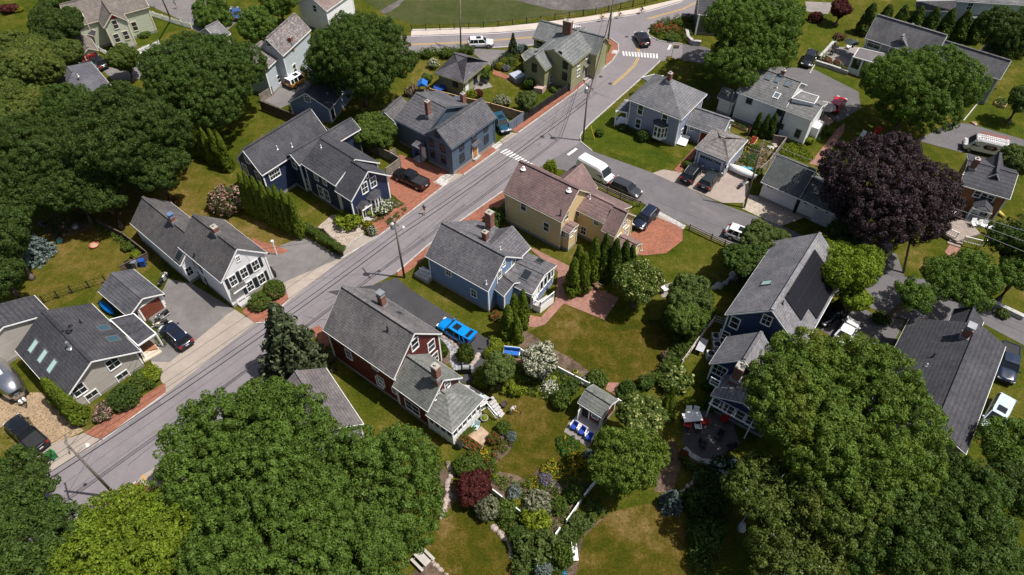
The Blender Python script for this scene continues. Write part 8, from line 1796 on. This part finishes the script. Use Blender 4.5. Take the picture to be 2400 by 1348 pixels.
# ---------------------------------------------------------------- people
SKIN = plain('skin', (.45, .27, .19), .6, var=0)
def person(label, p, face, pose='stand', top=(.4, .4, .42), legs=(.03, .03, .05), hair=(.03, .02, .015), h=1.72, z=.045, shorts=False):
    a = G(p); f = G(face); d = f - a; e = empty('person', (a.x, a.y, z), label, 'person', None, math.atan2(d.y, d.x)); k = h / 1.75
    J = dict(pel=(0, 0, .93), chest=(.02, 0, 1.28), neck=(.03, 0, 1.47), head=(.05, 0, 1.57), top_=(.05, 0, 1.68))
    sw = .16 if pose in ('walk', 'jog') else 0
    for s_, sg in (('l', 1), ('r', -1)):
        ph = sw * sg
        J.update({s_ + 'hip': (0, sg * .1, .88), s_ + 'kn': (.08 + ph * 1.2, sg * .11, .5), s_ + 'an': (ph * 1.4 - .04, sg * .11, .08), s_ + 'to': (ph * 1.4 + .12, sg * .13, .04), s_ + 'sh': (.02, sg * .19, 1.40), s_ + 'el': (-.02 - ph, sg * .26, 1.13), s_ + 'wr': (.14 - ph * .6, sg * .24, .92), s_ + 'ha': (.2 - ph * .6, sg * .23, .84)})
    if pose == 'ride':
        J.update(pel=(-.15, 0, .98), chest=(.12, 0, 1.25), neck=(.25, 0, 1.40), head=(.32, 0, 1.49), top_=(.34, 0, 1.6))
        for s_, sg in (('l', 1), ('r', -1)): J.update({s_ + 'hip': (-.12, sg * .1, .93), s_ + 'kn': (.2, sg * .13, .72 + .1 * sg), s_ + 'an': (.02 + .1 * sg, sg * .12, .36 + .12 * sg), s_ + 'to': (.16 + .1 * sg, sg * .12, .32 + .12 * sg), s_ + 'sh': (.2, sg * .18, 1.34), s_ + 'el': (.36, sg * .22, 1.12), s_ + 'wr': (.52, sg * .2, 1.02), s_ + 'ha': (.58, sg * .19, 1.0)})
    if pose == 'bend':
        J.update(pel=(-.1, 0, .88), chest=(.18, 0, 1.14), neck=(.34, 0, 1.24), head=(.43, 0, 1.27), top_=(.52, 0, 1.33))
        for s_, sg in (('l', 1), ('r', -1)): J.update({s_ + 'sh': (.26, sg * .18, 1.17), s_ + 'el': (.36, sg * .24, .9), s_ + 'wr': (.5, sg * .2, .72), s_ + 'ha': (.56, sg * .18, .66)})
    R = dict(pel=.15, chest=.16, neck=.06, head=.105, top_=.07)
    for s_ in 'lr': R.update({s_ + 'hip': .095, s_ + 'kn': .062, s_ + 'an': .042, s_ + 'to': .04, s_ + 'sh': .065, s_ + 'el': .046, s_ + 'wr': .032, s_ + 'ha': .036})
    E_ = [('pel', 'chest'), ('chest', 'neck'), ('neck', 'head'), ('head', 'top_')]
    for s_ in 'lr': E_ += [('pel', s_ + 'hip'), (s_ + 'hip', s_ + 'kn'), (s_ + 'kn', s_ + 'an'), (s_ + 'an', s_ + 'to'), ('chest', s_ + 'sh'), (s_ + 'sh', s_ + 'el'), (s_ + 'el', s_ + 'wr'), (s_ + 'wr', s_ + 'ha')]
    N = list(J)
    for s_, sg in (('l', 1), ('r', -1)):          # five fingers on each hand
        for i in range(5):
            hb = Vector(J[s_ + 'ha']); dr = (hb - Vector(J[s_ + 'wr'])).normalized(); o_ = Vector((0, 0, 0)) if i else Vector((.03, -sg * .02, .03))
            nm = s_ + 'f%d' % i; J[nm] = tuple(hb + dr * (.09 if i else .05) + Vector((.018 * (i - 2.5), -sg * .01, 0)) + o_); R[nm] = .010; E_.append((s_ + 'ha', nm)); N.append(nm)
    me = bpy.data.meshes.new('body'); me.from_pydata([tuple(c * k for c in J[n]) for n in N], [(N.index(a_), N.index(b_)) for a_, b_ in E_], [])
    t = bpy.data.objects.new('tmp', me); COL.objects.link(t); t.modifiers.new('s', 'SKIN'); t.modifiers.new('u', 'SUBSURF').levels = 1
    for i, n in enumerate(N): me.skin_vertices[0].data[i].radius = (R[n] * k, R[n] * k * (.8 if n in ('pel', 'chest') else 1))
    me.skin_vertices[0].data[0].use_root = True
    dg = bpy.context.evaluated_depsgraph_get(); bm_ = bpy.data.meshes.new_from_object(t.evaluated_get(dg)); bpy.data.objects.remove(t); bm_.materials.clear()
    for mt in (SKIN, plain('shirt %.2f %.2f %.2f' % top, top, .8), plain('trousers %.2f %.2f %.2f' % legs, legs, .8), BLACK): bm_.materials.append(mt)
    hip = Vector(J['pel']).z * k; nk = Vector(J['neck'])
    V_ = {n: Vector(J[n]) * k for n in J}
    for pl in bm_.polygons:
        c = Vector(pl.center); n = min(V_, key=lambda q: (V_[q] - c).length); q = 0
        if n in ('chest', 'lsh', 'rsh', 'neck') and c.z < V_['neck'].z: q = 1
        elif n in ('pel', 'lhip', 'rhip'): q = 2 if c.z < hip + .08 * k else 1
        elif n[1:] == 'kn' and not shorts: q = 2
        elif n[1:] == 'an': q = 0 if shorts else 2
        elif n[1:] == 'to': q = 3
        pl.material_index = q; pl.use_smooth = True
    link('body', bm_, e)
    hd = V_['head'] + (V_['top_'] - V_['head']) * .35; ax = (V_['top_'] - V_['neck']).normalized(); m = MB(); m.lathe(hd - ax * .05 - Vector((.02, 0, 0)), [(.105 * k, 0), (.12 * k, .06), (.1 * k, .13), (.04 * k, .16)], 10, ax); m.build('hair', plain('hair %.2f' % hair[0], hair, .7), e, smooth=True)
    return e
def bike(p, face, label):
    a = G(p); f = G(face); d = f - a; e = empty('bicycle', (a.x, a.y, .04), label, 'bicycle', None, math.atan2(d.y, d.x))
    for x in (-.5, .5):
        m = MB(); pts = [(x + .34 * math.cos(t * math.pi / 8), 0, .35 + .34 * math.sin(t * math.pi / 8)) for t in range(17)]; m.tube(pts, .02, 5); w_ = m.build('wheel', BLACK, e); m = MB()
        for t in range(6): c_, s_ = math.cos(t * math.pi / 6) * .33, math.sin(t * math.pi / 6) * .33; m.beam((x - c_, 0, .35 - s_), (x + c_, 0, .35 + s_), .008, .008)
        m.build('spokes', GREYM, w_)
    m = MB(); [m.tube([q, r_], .02, 6) for q, r_ in (((-.5, 0, .35), (-.15, 0, .85)), ((-.5, 0, .35), (0, 0, .32)), ((0, 0, .32), (-.17, 0, .9)), ((0, 0, .32), (.38, 0, .8)), ((-.15, 0, .82), (.36, 0, .85)), ((.5, 0, .35), (.36, 0, .95)))]; m.build('frame', plain('bike frame red', (.3, .03, .03), .4), e)
    m = MB(); m.tube([(.5, -.2, 1.0), (.36, 0, .97), (.5, .2, 1.0)], .018, 6); m.build('handlebar', BLKF, e); m = MB(); m.box((-.18, 0, .93), .25, .14, .06); m.build('saddle', BLACK, e)
person('person in dark top and shorts walking down the middle of the street', ff(996, 502), ff(975, 530), 'walk', (.02, .02, .06), (.05, .045, .06), (.18, .1, .05), shorts=True)
person('man in a blue shirt standing at the foot of the yellow house wall', ff(1299, 570), ff(1270, 560), 'stand', (.1, .2, .42), (.02, .025, .05))
person('gardener in a white top bending with a tool on the lower lawn', n6(1930, 800), n6(1990, 790), 'bend', (.6, .6, .6), (.3, .28, .28), (.4, .38, .36))
person('person in blue standing in the shade by the lavender-grey house', r3(172, 720), r3(150, 740), 'stand', (.05, .1, .3), (.1, .12, .2))
person('person walking along the street at the very top left', r1(1243, 62), r1(1210, 90), 'walk', (.25, .35, .45), (.05, .05, .06), shorts=True)
person('person in pink in the vegetable garden by the raised beds', n4(995, 440), n4(1040, 460), 'stand', (.5, .25, .24), (.35, .25, .22))
for i, (p, f, c) in enumerate(((r2(1830, 150), r2(1790, 158), (.6, .55, .08)), (r2(1955, 128), r2(1915, 136), (.55, .5, .2)), (r2(2108, 97), r2(2070, 105), (.06, .06, .05)))):
    nm = ('rearmost' if False else ['yellow shirt', 'pale yellow shirt', 'dark shirt'][i]); bike(p, f, 'bicycle ridden by the cyclist in a %s on the shore road' % nm); person('cyclist in a %s riding on the shore road' % nm, p, f, 'ride', c, (.02, .02, .025), shorts=True)
small('leaf_rake', n6(1990, 790), 'orange garden tool held by the gardener on the lower lawn', 'tool', [('shaft', lambda m: m.tube([(-.45, .05, .7), (.5, 0, .05)], .025, 6), plain('orange tool', (.5, .15, .04), .5)), ('head', lambda m: m.box((.55, 0, .06), .12, .4, .06), TRIMB)], .0)
